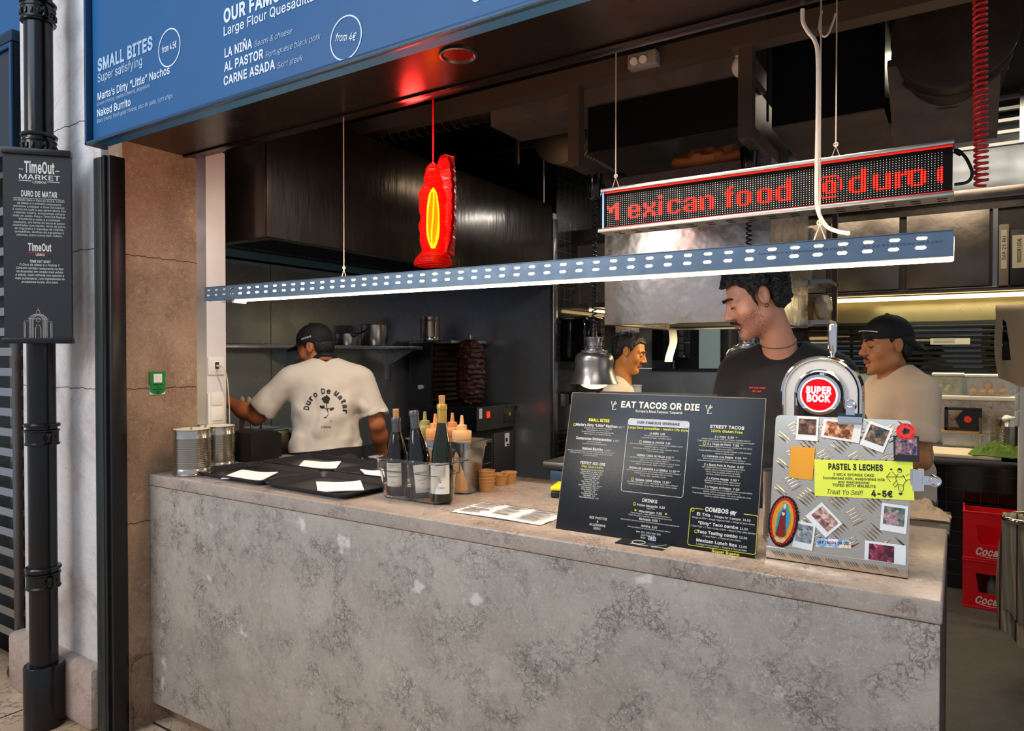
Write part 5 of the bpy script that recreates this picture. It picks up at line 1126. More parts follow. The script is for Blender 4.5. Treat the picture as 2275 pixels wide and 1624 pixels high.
def prof(z_):
    for (a, ra), (c, rc_) in zip(pr, pr[1:]):
        if a <= z_ <= c: return ra + (rc_ - ra) * (z_ - a) / (c - a)
    return pr[-1][1]
b = MB(); NZ_, NA = 330, 40; HB = .408
def robe(u, v):
    z_ = v * HB; a = 2 * PI * u; r_ = prof(z_) + .0028 * math.sin(z_ * 2 * PI / .0078) + (.0035 * math.sin(z_ * 95 + 1.3 * math.sin(a)) + .004 * math.sin(z_ * 41 + 2 * a)) * (.05 < z_ < .38)
    r_ *= 1 + (.07 * math.cos(3 * a + 1) + .04 * math.cos(7 * a)) * (.05 < z_ < .3)
    return (math.cos(a) * r_, math.sin(a) * r_ * .82, z_)
b.grid(robe, NA, NZ_); t.part('figure', b, m_lred)
b = MB()
def halo_edge(v): return .083 * (max(0, 1 - abs(2 * v - 1) ** 2.6)) ** .5 * (1 + .05 * math.sin(v * 60)) + .004
def halo(u, v):
    z_ = .045 + v * .405; w_ = halo_edge(v); a = (u - .5) * 2
    return (a * w_, .072 - .03 * a * a + .012 * (1 - abs(a)) + .0012 * math.sin(z_ * 2 * PI / .0052), z_)
b.grid(halo, 24, 300); b.grid(lambda u, v: (lambda p: (p[0], p[1] + .012, p[2]))(halo(u, v)), 24, 100); t.part('halo', b, mat('halo_red', '#9a0408', .3, emit='#ff0a08', es=.06))
m_fil = mat('lamp_filament', '#ffb020', .4, emit='#ffc030', es=22.)
for k_ in range(6):
    a = k_ * PI / 3 + .3; b = MB(); b.tube(smooth([(.006 * math.cos(a), .006 * math.sin(a), .07), (.026 * math.cos(a), .022 * math.sin(a), .12), (.03 * math.cos(a + .3), .026 * math.sin(a + .3), .2), (.018 * math.cos(a + .5), .015 * math.sin(a + .5), .28), (.003, 0, .31)], 6), .0022, 6); t.part('filament', b, m_fil)
b = MB(); b.lathe([(.013, .09), (.021, .14), (.023, .2), (.012, .29), (0, .3)], 20); t.part('bulb', b, mat('lamp_bulb', '#ff8010', .4, emit='#ff9a10', es=5.))
b = MB(); b.tube([(.004, .0, .40), (.004, 0, 3.448 - SL.z)], .0038, 8); t.part('cord', b, mat('cord_red', '#b80c14', .5))
point('statue_glow', (SL.x, .47, SL.z + .2), 3.0, (1, .07, .03), .02)
point('statue_glow_top', (SL.x - .01, .36, SL.z + .47), 3.5, (1, .04, .03), .04)

# ================================================================ heat lamps on brackets over the pass
m_lamp = mat('lamp_spun', '#8f8f92', .3, .9, rv=.06); ZB = 2.575
def heat_lamp(label, x, y, zbot, zcup, rad):
    t = Th('heat_lamp', label, 'heat lamp', (x, y, zbot), group='heat lamps over the pass'); s_ = rad / .118
    b = MB(); b.lathe([(r_ * s_, z_ * s_) for r_, z_ in ((.118, .0), (.121, .002), (.112, .02), (.098, .06), (.094, .09), (.097, .115), (.094, .135), (.082, .152), (.066, .157), (.066, .166), (.05, .168))] , 48); b.lathe([(r_ * s_, z_ * s_) for r_, z_ in ((.117, .002), (.108, .02), (.094, .06), (.09, .1), (.08, .148), (.02, .152))], 48); t.part('shade', b, m_lamp)
    b = MB(); b.lathe([(r_ * s_, z_ * s_) for r_, z_ in ((.05, .166), (.048, .172), (.04, .176), (.04, .2), (.04, .215), (.044, .225), (.044, .232), (.03, .234), (0, .234))], 32)
    t.part('neck', b, m_lamp); b = MB()
    for i in range(12): a = i * PI / 6; b.cbox((.0405 * s_ * math.cos(a), .0405 * s_ * math.sin(a), .186 * s_), (.004, .006, .006), 0, (0, 0, a))
    t.part('vent_hole', b, m_blackmatt, t.objs[-1])
    b = MB(); b.sph((0, 0, .016 * s_), (.075 * s_, .075 * s_, .042 * s_), 24, 12); t.part('bulb', b, mat('heat_bulb', '#ffe0b0', .3, emit='#ffcf8a', es=5.))
    b = MB(); L = zcup - zbot; b.tube(coil((0, 0, .25 * s_), (0, 0, L + .02), .012, 34, 9), .004, 6); b.cyl((0, 0, .23 * s_), (0, 0, .30 * s_), .016, .012); t.part('coil_cord', b, m_blackp)
    b = MB(); b.lathe([(.03, 0), (.033, .01), (.045, .12), (.045, .125), (0, .125)], 24, (0, 0, L)); t.part('ceiling_cup', b, mat('cup_black', '#0c0c0d', .12))
    point('heat_lamp_light', (x, y, zbot - .035), 5, (1, .78, .5), .05); return t
l1 = W(1320, 850, y=1.65); l2 = W(1672, 822, y=1.65)
heat_lamp('spun metal heat lamp glowing above the left of the menu board', l1.x, 1.65, 1.47, W(1328, 440, y=1.65).z, .126)
heat_lamp('spun metal heat lamp half hidden by the man in black', l2.x - .02, 1.65, 1.49, W(1690, 385, y=1.65).z, .125)
m_brk = mat('bracket_steel', '#5e5046', .4, .35)
t = Th('lamp_gantry', 'dark steel beam with two hanging brackets under the kitchen ceiling', 'gantry', (-.8, 1.45, 2.97))
b = MB(); b.box((-3.6, 1.40, 2.975), (1.25, 1.49, 3.06)); t.part('beam', b, m_brk, w=True)
for x_ in (-1.645, -.80):
    b = MB(); b.box((x_ - .03, 1.415, ZB), (x_ + .03, 1.475, 2.975)); b.box((x_ - .03, 1.475, ZB), (x_ + .03, 1.95, ZB + .06)); b.box((x_ - .03, 1.475, ZB), (x_ - .029, 1.5, ZB + .09)); t.part('bracket', b, m_brk, w=True)

# ================================================================ canopy hood in the middle
hx0, hx1, hy0, hy1, hz0_, hz1_ = -1.633, -.765, 1.76, 2.75, 1.787, 2.5
hz1_ = W(1345, 400, y=1.76).z
t = Th('canopy_hood', 'shiny crinkled steel canopy hood over the cooking line', 'extractor hood', ((hx0 + hx1) / 2, 2.2, hz0_))
b = MB(); b.box((hx0, hy0, hz0_), (hx1, hy0 + .012, hz1_), .002); t.part('front_panel', b, m_crinkle, w=True)
b = MB(); b.box((hx0, hy0 + .013, hz0_), (hx0 + .012, hy1, hz1_)); t.part('left_panel', b, m_crinkle, w=True); b = MB(); b.box((hx1 - .012, hy0 + .013, hz0_), (hx1, hy1, hz1_)); t.part('right_panel', b, m_crinkle, w=True)
b = MB(); b.box((hx0 + .013, hy0 + .013, hz1_ - .02), (hx1 - .013, hy1, hz1_)); t.part('top', b, m_steeld, w=True); b = MB(); b.box((hx0 + .013, hy0 + .05, hz0_ + .12), (hx1 - .013, hy1, hz0_ + .13)); t.part('filter', b, m_steeld, w=True)
b = MB(); b.box((hx0 + .013, hy0 + .013, hz0_), (hx1 - .013, hy0 + .07, hz0_ + .01)); b.box((hx0 + .013, hy1 - .06, hz0_), (hx1 - .013, hy1, hz0_ + .01)); b.box((hx0 + .013, hy0 + .07, hz0_), (hx0 + .06, hy1 - .06, hz0_ + .01)); b.box((hx1 - .06, hy0 + .07, hz0_), (hx1 - .013, hy1 - .06, hz0_ + .01)); t.part('rim', b, m_steel, w=True)
m_tube = mat('tube_light', '#ffffff', .5, emit='#ffd590', es=5.)
b = MB(); b.cyl((hx0 + .12, 2.3, hz0_ + .04), (hx1 - .12, 2.3, hz0_ + .04), .016); t.part('light_tube', b, m_tube, w=True)
p_ = W(1492, 742, y=2.5); b = MB(); b.grid(lambda u, v: (p_.x - .02 + .05 * u - .03 * max(0, v - .4), 2.5 + .02 * math.sin(v * 5), hz0_ - .005 - .2 * v), 4, 12); b.grid(lambda u, v: (p_.x - .02 + .05 * u - .03 * max(0, v - .4), 2.501 + .02 * math.sin(v * 5), hz0_ - .005 - .2 * v), 4, 12); one('paper_tag', 'crumpled white paper tag hanging under the canopy hood', 'tag', b, m_paper)
t = Th('paper_bag', 'crumpled brown paper sack lying on top of the canopy hood', 'bag', (-1.08, 1.90, hz1_)); b = MB()
def sack(u, v):
    a = 2 * PI * u; th = PI * v; p = V((.2 * math.sin(th) * math.cos(a), .11 * math.sin(th) * math.sin(a), .06 - .06 * math.cos(th))); n_ = NZ.noise(p * 16 + V((3, 1, 2))); return p * (1 + .3 * n_) + V((0, 0, max(0, -.0)))
b.grid(sack, 40, 24); t.part('sack', b, mat('sack_brown', '#a8683c', .7, bump=.5, bs=30, bd=.01), angle=25)

# ================================================================ tiled side: wall cabinet, dispenser, ledge
t = Th('side_cabinet', 'steel wall cabinet at the end of the black tiled wall', 'cabinet', (-2.64, 4.2, 2.04))
b = MB(); b.box((XE + .001, 3.70, 2.04), (-2.42, 4.76, 2.66)); t.part('body', b, m_cabdoor, w=True); b = MB(); b.box((XE + .001, 3.66, 2.60), (-2.39, 4.76, 2.70)); t.part('cornice', b, m_steeld, w=True)
b = MB(); b.box((XE + .001, 3.675, 2.03), (-2.42, 3.70, 2.07)); b.box((XE + .001, 3.675, 2.07), (XE + .05, 3.70, 2.6)); b.box((-2.47, 3.675, 2.07), (-2.42, 3.70, 2.6)); t.part('frame', b, m_steeld, w=True)
b = MB(); b.cyl((-2.7, 3.75, 2.015), (-2.7, 4.6, 2.015), .012); t.part('light_tube', b, m_tube, w=True)
t = Th('towel_dispenser', 'glossy black dispenser on the black tiled wall', 'dispenser', (-2.7, 3.62, 1.57)); b = MB(); b.box((XE + .001, 3.46, 1.57), (-2.58, 3.82, 1.95), .04, seg=4); t.part('case', b, mat('gloss_black', '#08080a', .06), w=True); b = MB(); b.box((-2.581, 3.5, 1.62), (-2.578, 3.78, 1.64)); t.part('slot', b, m_blackmatt, w=True)
b = MB(); b.box((XE + .001, 3.42, 1.2), (-2.72, 3.9, 1.22)); b.box((-2.73, 3.42, 1.22), (-2.72, 3.9, 1.30)); b.box((XE + .001, 3.42, 1.22), (-2.72, 3.43, 1.3)); one('wall_basin', 'small steel basin fixed to the black tiled wall', 'basin', b, m_steel)
b = MB()
for i in range(6): b.box((-2.62, 4.1, 1.6 + i * .075), (-2.45, 4.25, 1.665 + i * .075), .004)
t = Th('box_stack', 'stack of pale boxes under the side cabinet', 'boxes', (-2.5, 4.2, 1.5)); t.part('boxes', b, mat('pale_box', '#b9b09c', .6), w=True)
# back window with a shutter behind it
zw0, zw1 = 1.49, 1.885
b = MB(); b.box((XE, YB - .02, zw1), (1.3, YB + .02, 2.15)); struct('trim_7', b, mat('back_strip_lit', '#85805f', .3, .8, rv=.08, vs=5))  # yellow of the tube-lit wall band put into the base colour
b = MB(); b.box((XE + .3, YB - .03, zw0 - .02), (1.3, YB - .005, zw0 + .005)); b.box((XE + .3, YB - .025, zw1 - .015), (1.3, YB - .005, zw1 + .01)); struct('trim_8', b, m_black)
b = MB(); b.box((XE + .3, YB - .02, zw0), (1.3, YB - .014, zw1)); struct('window_1', b, mat('window_glass_dark', '#0a1014', .03, spec=.9, coat=.6), 'dark reflecting window glass along the back wall')
m_shut = mat('shutter_black', '#15191c', .25, .5)
b = MB(); x0_ = W(1842, 760, y=YB).x
for i in range(9):
    z_ = zw0 + .01 + i * .042; b.box((x0_, YB - .034, z_), (1.25, YB - .026, z_ + .026), .003)
one('roller_shutter', 'black horizontal slats in front of the right part of the back window', 'shutter', b, m_shut)
pa, pb_ = W(1553, 700, y=YB - .03), W(1600, 700, y=YB - .03)
b = MB(); b.box((pa.x, YB - .03, zw0 + .01), (pb_.x, YB - .021, zw1 - .02)); one('pane_reflection', 'pale vertical strip of reflected daylight painted on the dark back window', 'strip', b, mat('reflection_pale', '#8fa9ae', .3))  # daylight reflection in the glass, laid on as a coloured strip
pa, pb_ = W(2067, 752, y=YB - .04), W(2155, 765, y=YB - .04)
b = MB(); b.box((pa.x, YB - .04, pb_.z), (pb_.x, YB - .036, pa.z)); b.k = 1
for i in range(3): b.box((pa.x + .02, YB - .041, pb_.z + .012 + i * .012), (pb_.x - .1, YB - .04, pb_.z + .016 + i * .012))
one('window_notice', 'long pale paper notice on the black slats', 'notice', b, [mat('notice_paper', '#8e9089', .6), mat('grey_ink', '#4b4a48', .7)])
# wall cabinets over the window
cy, cz0, cz1 = 4.4, 2.12, 2.78; cxa = W(1842, 560, y=cy).x
t = Th('wall_cabinets', 'row of steel wall cabinets with sliding doors over the back window', 'cabinet', ((cxa + 1.2) / 2, 4.6, cz0))
b = MB(); b.box((cxa - .35, cy + .02, cz0), (1.25, 4.78, cz1 - .03)); t.part('body', b, mat('cab_inside', '#2b2622', .5, .3), w=True)
b = MB(); b.box((cxa - .4, cy - .04, cz1 - .03), (1.25, 4.78, cz1 + .05), .003); b.box((cxa - .35, cy, cz1 - .1), (1.25, cy + .02, cz1 - .03)); t.part('cornice', b, m_steeld, w=True)
b = MB(); b.box((cxa - .35, cy - .01, cz0 - .03), (1.25, 4.78, cz0), .002); t.part('bottom_rail', b, m_steeld, w=True)
for pa, pb_ in ((1760, 1836), (1846, 1998), (2014, 2198)):
    xa, xb = W(pa, 560, y=cy).x, W(pb_, 560, y=cy).x; b = MB(); b.box((xa, cy - .004, cz0 + .01), (xb, cy + .012, cz1 - .1), .002); t.part('door', b, m_cabdoor, w=True)
xp = W(2211, 560, y=cy).x; b = MB(); b.box((xp - .015, cy - .002, cz0), (xp + .015, cy + .018, cz1 - .1)); t.part('post', b, m_steel, w=True)
b = MB(); b.cyl((cxa - .1, 4.5, cz0 - .055), (1.15, 4.5, cz0 - .055), .016); t.part('light_tube', b, m_tube, w=True)
area('cabinet_light', (.1, 4.5, cz0 - .08), (.1, 4.5, 0), 1.4, .06, 12, (1.0, .82, .52)); area('canopy_light', (-1.2, 2.3, hz0_ - .01), (-1.2, 2.3, 0), .6, .06, 7, (1.0, .8, .5))
for i, (pa, pb_, yt, l_, cl) in enumerate(((2219, 2241, 500, 'archive box with handwriting on the open shelf at the right', '#6a5f52'), (2244, 2285, 512, 'black lever arch file with a pale spine label', '#111214'))):
    xa, xb = W(pa, 560, y=4.38).x, W(pb_, 560, y=4.38).x; z1_ = W(pa, yt, y=4.38).z; t = Th('archive_file', l_, 'file', ((xa + xb) / 2, 4.45, cz0 + .001)); b = MB(); b.box((xa, 4.36, cz0 + .001), (xb, 4.41, z1_), .002); t.part('case', b, mat('file_' + cl[1:], cl, .6), w=True)
    b = MB(); b.box((xa + .012, 4.3585, cz0 + .12), (xb - .012, 4.36, z1_ - .04)); t.part('spine_label', b, mat('spine_label', '#a39a86', .6), w=True)
    b = MB(); b.text('DOSSIER LEGAL' if i else 'IVA 21 RH', ((xa + xb) / 2 + .01, 4.357, (cz0 + .1 + z1_) / 2), (0, 0, 1), (-1, 0, 0), .024 if i else .02, .17, 'C', .01); t.part('lettering', b, m_inkb, w=True)
# back counter
kz, ky = .92, 3.92
t = Th('back_counter', 'steel back counter on a black tiled base', 'counter', (-.6, 4.35, 0)); b = MB(); b.box((-2.83, ky, kz - .05), (1.25, 4.775, kz), .003); t.part('top', b, m_steeld, w=True)
b = MB(); b.box((-2.83, ky + .1, 0), (1.25, 4.7, kz - .05)); t.part('base', b, m_tile, w=True)
t = Th('raised_shelf', 'wooden topped raised shelf at the back of the back counter', 'shelf', (0, 4.6, kz)); b = MB(); b.box((-.75, 4.42, 1.045), (1.2, 4.775, 1.065), .002); t.part('board', b, mat('shelf_wood', '#b08a5a', .5, var=.2, vs=20), w=True); b = MB(); b.box((-.75, 4.43, kz + .001), (1.2, 4.46, 1.045)); t.part('front', b, m_steel, w=True)
m_pp = mat('milky_plastic', '#e8e6dc', .3, alpha=.2); m_lid = mat('lid_plastic', '#efeadc', .35)
def box_tub(label, px0, px1, y0, py0, py1, z0, dep, fill, fcol, seed, lidh=.02):
    xa, xb = W(px0, py1, y=y0).x, W(px1, py1, y=y0).x; z1_ = W((px0 + px1) / 2, py0, y=y0).z; t = Th('food_container', label, 'container', ((xa + xb) / 2, y0 + dep / 2, z0)); w_ = xb - xa; hh = z1_ - z0
    b = MB(); loft(b, [[(x, y_, zz) for x, y_ in rrect(w_ * k_, dep * k_, .02)] for k_, zz in ((.9, 0), (.97, hh - lidh), (.95, hh - lidh), (.88, .006))]); t.part('tub', b, m_pp)
    b = MB(); loft(b, [[(x, y_, zz) for x, y_ in rrect(w_ * k_, dep * k_, .02)] for k_, zz in ((1.0, hh - lidh), (1.02, hh - lidh * .8), (1.02, hh - .004), (.98, hh))]); t.part('lid', b, m_lid)
    rr = random.Random(seed); n = 0; return t, w_, hh
t, w_, hh = box_tub('wide lidded container full of tortilla chips on the raised shelf', 2058, 2272, 4.46, 880, 950, 1.066, .24, 0, 0, 1, .03)
b = MB(); rr = random.Random(2)
for i in range(230):
    c = V(((rr.random() - .5) * w_ * .78, (rr.random() - .5) * .19, .015 + rr.random() * (hh - .07))); a = [V((rr.gauss(0, 1), rr.gauss(0, 1), rr.gauss(0, 1))).normalized() * .035 for _ in range(3)]; b.add([c + a[0], c + a[1], c + a[2]], [(0, 1, 2)])
one('tortilla_chips', 'heap of orange brown tortilla chips in the wide container', 'chips', b, mat('chip', '#c07a26', .6, var=.3, vs=30), tuple(t.o.location), kind='stuff')
zt2 = 1.066 + hh
t, w_, hh = box_tub('small lidded container of green vegetables on the wide container', 2070, 2142, 4.47, 829, 882, zt2, .2, 0, 0, 2)
b = MB()
for i in range(26): b.sph(((rr.random() - .5) * w_ * .6, (rr.random() - .5) * .12, .03 + rr.random() * (hh - .08)), (.02, .02, .016), 10, 6)
one('cut_limes', 'pale green vegetables inside the small container', 'vegetables', b, mat('veg_green', '#b9c24a', .5), tuple(t.o.location), kind='stuff')
t, w_, hh = box_tub('lidded container of onions at the right on the wide container', 2144, 2252, 4.47, 832, 885, zt2, .2, 0, 0, 3)
for i, (dx_, dz_) in enumerate(((-.36, .03), (-.14, .025), (.07, .025), (.33, .032), (-.02, .075))):
    b = MB(); b.lathe([(0, -.028), (.018, -.024), (.03, 0), (.022, .02), (.006, .03), (.003, .045), (0, .046)], 16); one('onion', ('leftmost onion in the lidded container', 'second onion from the left in the container', 'third onion from the left in the container', 'rightmost onion in the lidded container', 'brown onion on top of the others in the container')[i], 'onion', b, mat('onion_skin', '#c9873a', .45, var=.2, vs=20), (t.o.location.x + dx_ * w_ * .9, 4.52, zt2 + dz_ + .004), group='onions in the container')
# mandoline, glass, cans, board, knives, cloth
p0, p1 = W(2098, 938, y=4.43), W(2182, 890, y=4.43)
t = Th('vegetable_slicer', 'black handled slicer with a red button in front of the chips', 'slicer', ((p0.x + p1.x) / 2, 4.43, 1.066)); b = MB(); hh = .17; L = p1.x - p0.x
b.box((-L / 2, -.015, .0), (L / 2, .015, .02), .004); b.box((-L / 2, -.015, hh - .02), (L / 2, .015, hh), .004); b.box((-L / 2, -.015, .0), (-L / 2 + .025, .015, hh), .004); b.prism([(-.02, .02), (L / 2, .02), (L / 2, hh - .02), (-.0, hh - .02), (-.05, hh * .5)], (0, -.01, 0), (1, 0, 0), (0, 0, 1), (0, .02, 0)); t.part('frame', b, m_blackp)
b = MB(); b.cyl((.03, -.018, hh * .5), (.03, -.008, hh * .5), .024, n=24); t.part('button', b, mat('button_red', '#e03020', .35), label='round red button'); b = MB(); b.box((L / 2, -.012, hh - .018), (L / 2 + .35, .012, hh - .004)); b.box((L / 2 - .1, -.012, .002), (L / 2 + .25, .012, .016)); t.part('rail', b, m_steel)
p_ = W(2194, 955, y=4.40); b = MB(); b.lathe([(0, .0), (.04, 0), (.043, .01), (.052, .15), (.055, .155), (.058, .25), (.055, .25), (.05, .15), (.04, .02), (0, .015)], 12); one('drinking_glass', 'faceted drinking glass beside the slicer', 'glass', b, m_clear, (p_.x, 4.36, .921))
p_ = W(2245, 1005, y=4.1)
tin('tin_can', 'tall ribbed tin can with white scraps behind the green cloth', (p_.x, 4.14, kz + .001), .085, W(2245, 930, y=4.14).z - kz, n=24); b = MB(); 
for i in range(14): b.sph((rr.gauss(0, .03), rr.gauss(0, .03), rr.random() * .02), (.022, .02, .016), 8, 6)
one('white_scraps', 'white scraps heaped in the tall tin can', 'scraps', b, m_whitep, (p_.x, 4.14, W(2245, 930, y=4.14).z - .012), kind='stuff')
tin('tin_can', 'ribbed tin can cut by the right edge of the picture', (p_.x + .19, 4.1, kz + .001), .085, W(2275, 935, y=4.1).z - kz, n=24)
pa, pb_ = W(2048, 1012, z=kz + .02), W(2226, 1019, z=kz + .02)
b = MB(); b.box((pa.x - .15, ky + .01, kz + .001), (pb_.x, 4.36, kz + .025), .004); one('cutting_board', 'cream cutting board on the back counter', 'cutting board', b, mat('board_cream', '#ddcfb0', .5))
for i, (px, py, l_) in enumerate(((2110, 978, 'black handled knife further back on the cutting board'), (2125, 985, 'black handled knife nearer on the cutting board'))):
    p_ = W(px, py, z=kz + .036); t = Th('knife', l_, 'knife', (p_.x, p_.y, kz + .0255), R(2)); b = MB(); b.box((-.1, -.008, .001), (.09, .008, .018), .005); t.part('handle', b, m_blackp); b = MB(); b.prism([(-.1, -.012), (-.34, -.004), (-.36, .008), (-.1, .012)], (0, 0, .006), (1, 0, 0), (0, 1, 0), (0, 0, .002)); t.part('blade', b, m_steel)


def cloth_heap(name, label, cat, loc, sx, sy, sz, mt, seed, fr=9.):
    b = MB()
    def f(u, v):
        x_, y_ = (u - .5) * 2, (v - .5) * 2; r_ = min(1, math.hypot(x_, y_)); p = V((x_ * 1.3 + seed, y_ * 1.3, seed)); h = (NZ.noise(p * 1.6) * .5 + .5 + .5 * abs(NZ.noise(p * 3.1)) + .45 * abs(NZ.noise(p * 6.3)) - .1 * abs(NZ.noise(p * 12.))) * (1 - r_ ** 3)
        k_ = 1 + .25 * NZ.noise(V((math.atan2(y_, x_) * 1.2, seed, 0))); return (x_ * sx * k_, y_ * sy * k_, max(.001, h * sz + .004))
    b.grid(f, 44, 44); n = len(b.f); v0 = list(b.v); k = len(v0); b.add([(x, y, max(0, z - .004)) for x, y, z in v0], [tuple(reversed(g)) for g in b.f[:n]]); return one(name, label, cat, b, mt, loc, angle=60)


p_ = W(2215, 1000, z=kz + .02); cloth_heap('green_cloth', 'crumpled green cloth on the back counter by the tin cans', 'cloth', (p_.x, 4.02, kz + .026), .16, .1, .09, mat('cloth_green', '#5f7a30', .9, bump=.4, bs=200, var=.2), 3.)
m_beige = mat('paper_beige', '#c3a98a', .8, bump=.3, bs=60)
t = Th('low_ledge', 'black ledge behind the right end of the counter', 'ledge', (-.2, 1.0, 0)); b = MB(); b.box((-.33, .76, 0), (-.03, 1.08, 1.07)); t.part('body', b, m_blackp, w=True); b = MB(); b.box((-.33, .745, 1.071), (-.02, 1.09, 1.085), .003); t.part('top', b, m_blackp, w=True)
p_ = W(2062, 1150, z=1.1); cloth_heap('crumpled_paper', 'crumpled beige paper behind the right end of the counter', 'paper', (p_.x - .05, p_.y + .08, 1.086), .11, .06, .055, m_beige, 7.)
# red crates with bottles
m_crate = mat('crate_red', '#d40c1c', .35, bump=.1, bs=100)
def crate(label, x, y, z, bottles):
    t = Th('bottle_crate', label, 'crate', (x, y, z), group='red bottle crates'); w_, d_, h_ = .42, .30, .31; b = MB(); e = .012
    b.box((0, 0, 0), (w_, e, .10)); b.box((0, 0, .225), (w_, e, h_)); b.prism([(0, .1), (.10, .1), (.085, .115), (.07, .225), (0, .225)], (0, 0, 0), (1, 0, 0), (0, 0, 1), (0, e, 0)); b.prism([(w_, .1), (w_ - .10, .1), (w_ - .085, .115), (w_ - .07, .225), (w_, .225)], (0, 0, 0), (1, 0, 0), (0, 0, 1), (0, e, 0))
    b.box((0, d_ - e, 0), (w_, d_, h_ - .02)); b.box((0, e, 0), (e, d_ - e, h_ - .0)); b.box((w_ - e, e, 0), (w_, d_ - e, h_)); b.box((e, e, 0), (w_ - e, d_ - e, .012)); b.box((-.004, -.004, h_ - .012), (w_ + .004, e, h_), .002); b.box((-.004, -.004, 0), (w_ + .004, e, .012), .002); t.part('shell', b, m_crate)
    b = MB(); b.text('Coca-Cola', (.2, -.0008, .035), SX, SZ, .045, .26, 'C', .03, .35); b.tube(smooth([(.09, -.0006, .03), (.16, -.0006, .022), (.25, -.0006, .03), (.33, -.0006, .024)], 6), .0022, 4); t.part('lettering', b, mat('crate_white', '#e4dcd0', .5), t.objs[0])
    for i in range(bottles):
        bb = MB(); bb.lathe([(0, 0), (.027, 0), (.03, .01), (.03, .09), (.026, .12), (.012, .17), (.0125, .2), (.015, .205), (0, .206)], 20); o = one('glass_bottle', ('empty glass bottle at the left inside the lower crate', 'second empty glass bottle inside the lower crate', 'third empty glass bottle inside the lower crate', 'fourth empty glass bottle inside the lower crate')[i], 'bottle', bb, mat('crate_glass', '#8a9a8c', .08, spec=.8, alpha=.7), (x + .07 + i * .09, y + .12, z + .0125), group='bottles in the lower crate')
p_ = W(2138, 1346, z=.001); crate('lower red bottle crate holding empty glass bottles', p_.x, p_.y, .001, 4); crate('empty upper red bottle crate of the stack', p_.x, p_.y, .3125, 0)
# oven rail with a striped towel at the right edge
p_ = W(2232, 1150, y=2.6); t = Th('oven', 'steel oven with a curved rail mostly beyond the right edge', 'oven', (.7, 2.8, 0)); b = MB(); b.box((.36, 2.45, .05), (1.1, 3.2, .93), .005); t.part('body', b, m_steeld, w=True); b = MB(); b.tube(smooth([(.37, 2.5, p_.z), (.30, 2.5, p_.z), (p_.x + .03, 2.53, p_.z), (p_.x, 2.6, p_.z), (p_.x + .03, 2.7, p_.z), (.30, 2.75, p_.z), (.37, 2.75, p_.z)], 6), .014, 12); t.part('rail', b, m_chrome, w=True)
q = NT('towel_striped'); v = q.coord(); sp = q.n('SeparateXYZ'); q.l(v, sp.inputs[0]); s1 = q.math('GREATER_THAN', q.math('SINE', q.math('MULTIPLY', sp.outputs[0], 95.)), .93); q.l(q.mix(s1, lin('#a89a82'), lin('#5e3a3a')), q.b.inputs['Base Color']); q.b.inputs['Roughness'].default_value = .9; m_towel = q.m


def drape(name, label, loc, w_, front, back, r, mt, seed, pinch=.0, taper=.35, dirx=False):
    b = MB(); nu, nv = 22, 44
    def f(u, v):
        s_ = v * (front + back + PI * r); x_ = (u - .5) * w_
        if s_ < front: y_, z_ = -r, -(front - s_); k_ = (front - s_) / front
        elif s_ < front + PI * r: a = (s_ - front) / r; y_, z_ = -r * math.cos(a), r * math.sin(a); k_ = 0
        else: y_, z_ = r, -(s_ - front - PI * r); k_ = -z_ / back
        sq_ = 1 - taper * (1 - min(1, k_ * 1.5)) if pinch else 1; x_ *= sq_
        y_ += (.014 * math.sin(u * 13 + seed) + .007 * math.sin(u * 29 + v * 5)) * (.5 + k_) * (-1 if y_ < 0 else 1) * .8; x_ += .02 * k_ * math.sin(v * 6 + seed); z_ += .035 * math.sin(u * 5 + seed) * k_
        return (x_, y_, z_)
    b.grid(f, nu, nv); n = len(b.f); v0 = list(b.v); k = len(v0); b.add([(x * .97, y * (1 - .18 * (abs(y) > 1e-4)), z - .003) for x, y, z in v0], [tuple(reversed(g)) for g in b.f[:n]]); return one(name, label, 'towel', b, mt, loc, angle=70)


drape('striped_towel', 'cream towel with thin dark stripes over the steel rail', (p_.x + .035, 2.61, p_.z + .003), .13, .5, .62, .022, m_towel, 1., 1.)
p_ = W(2236, 690, y=3.3); t = Th('order_screen', 'black screen under a hanging towel on a white pole', 'screen', (p_.x + .1, 3.35, 0)); zz = W(2236, 800, y=3.3).z; b = MB(); b.box((p_.x - .02, 3.3, zz), (p_.x + .45, 3.36, p_.z), .004); t.part('case', b, mat('gloss_black', '#08080a', .06), w=True)
xq = W(2268, 900, y=3.42).x; b = MB(); b.box((xq - .012, 3.40, 0.0), (xq + .03, 3.44, zz + .1), .003); t.part('pole', b, m_whitep, w=True)
b = MB(); 
for z_ in (1.2, 1.3, 1.4): b.box((xq - .03, 3.39, z_), (xq - .011, 3.41, z_ + .09), .003)
t.part('cable_clip', b, m_whitep, w=True)
drape('grey_towel', 'plain beige towel hanging over the black screen at the upper right', (p_.x + .13, 3.33, p_.z + .002), .36, .42, .2, .036, mat('towel_beige', '#a89478', .9, bump=.3, bs=150), 2.4, 0)
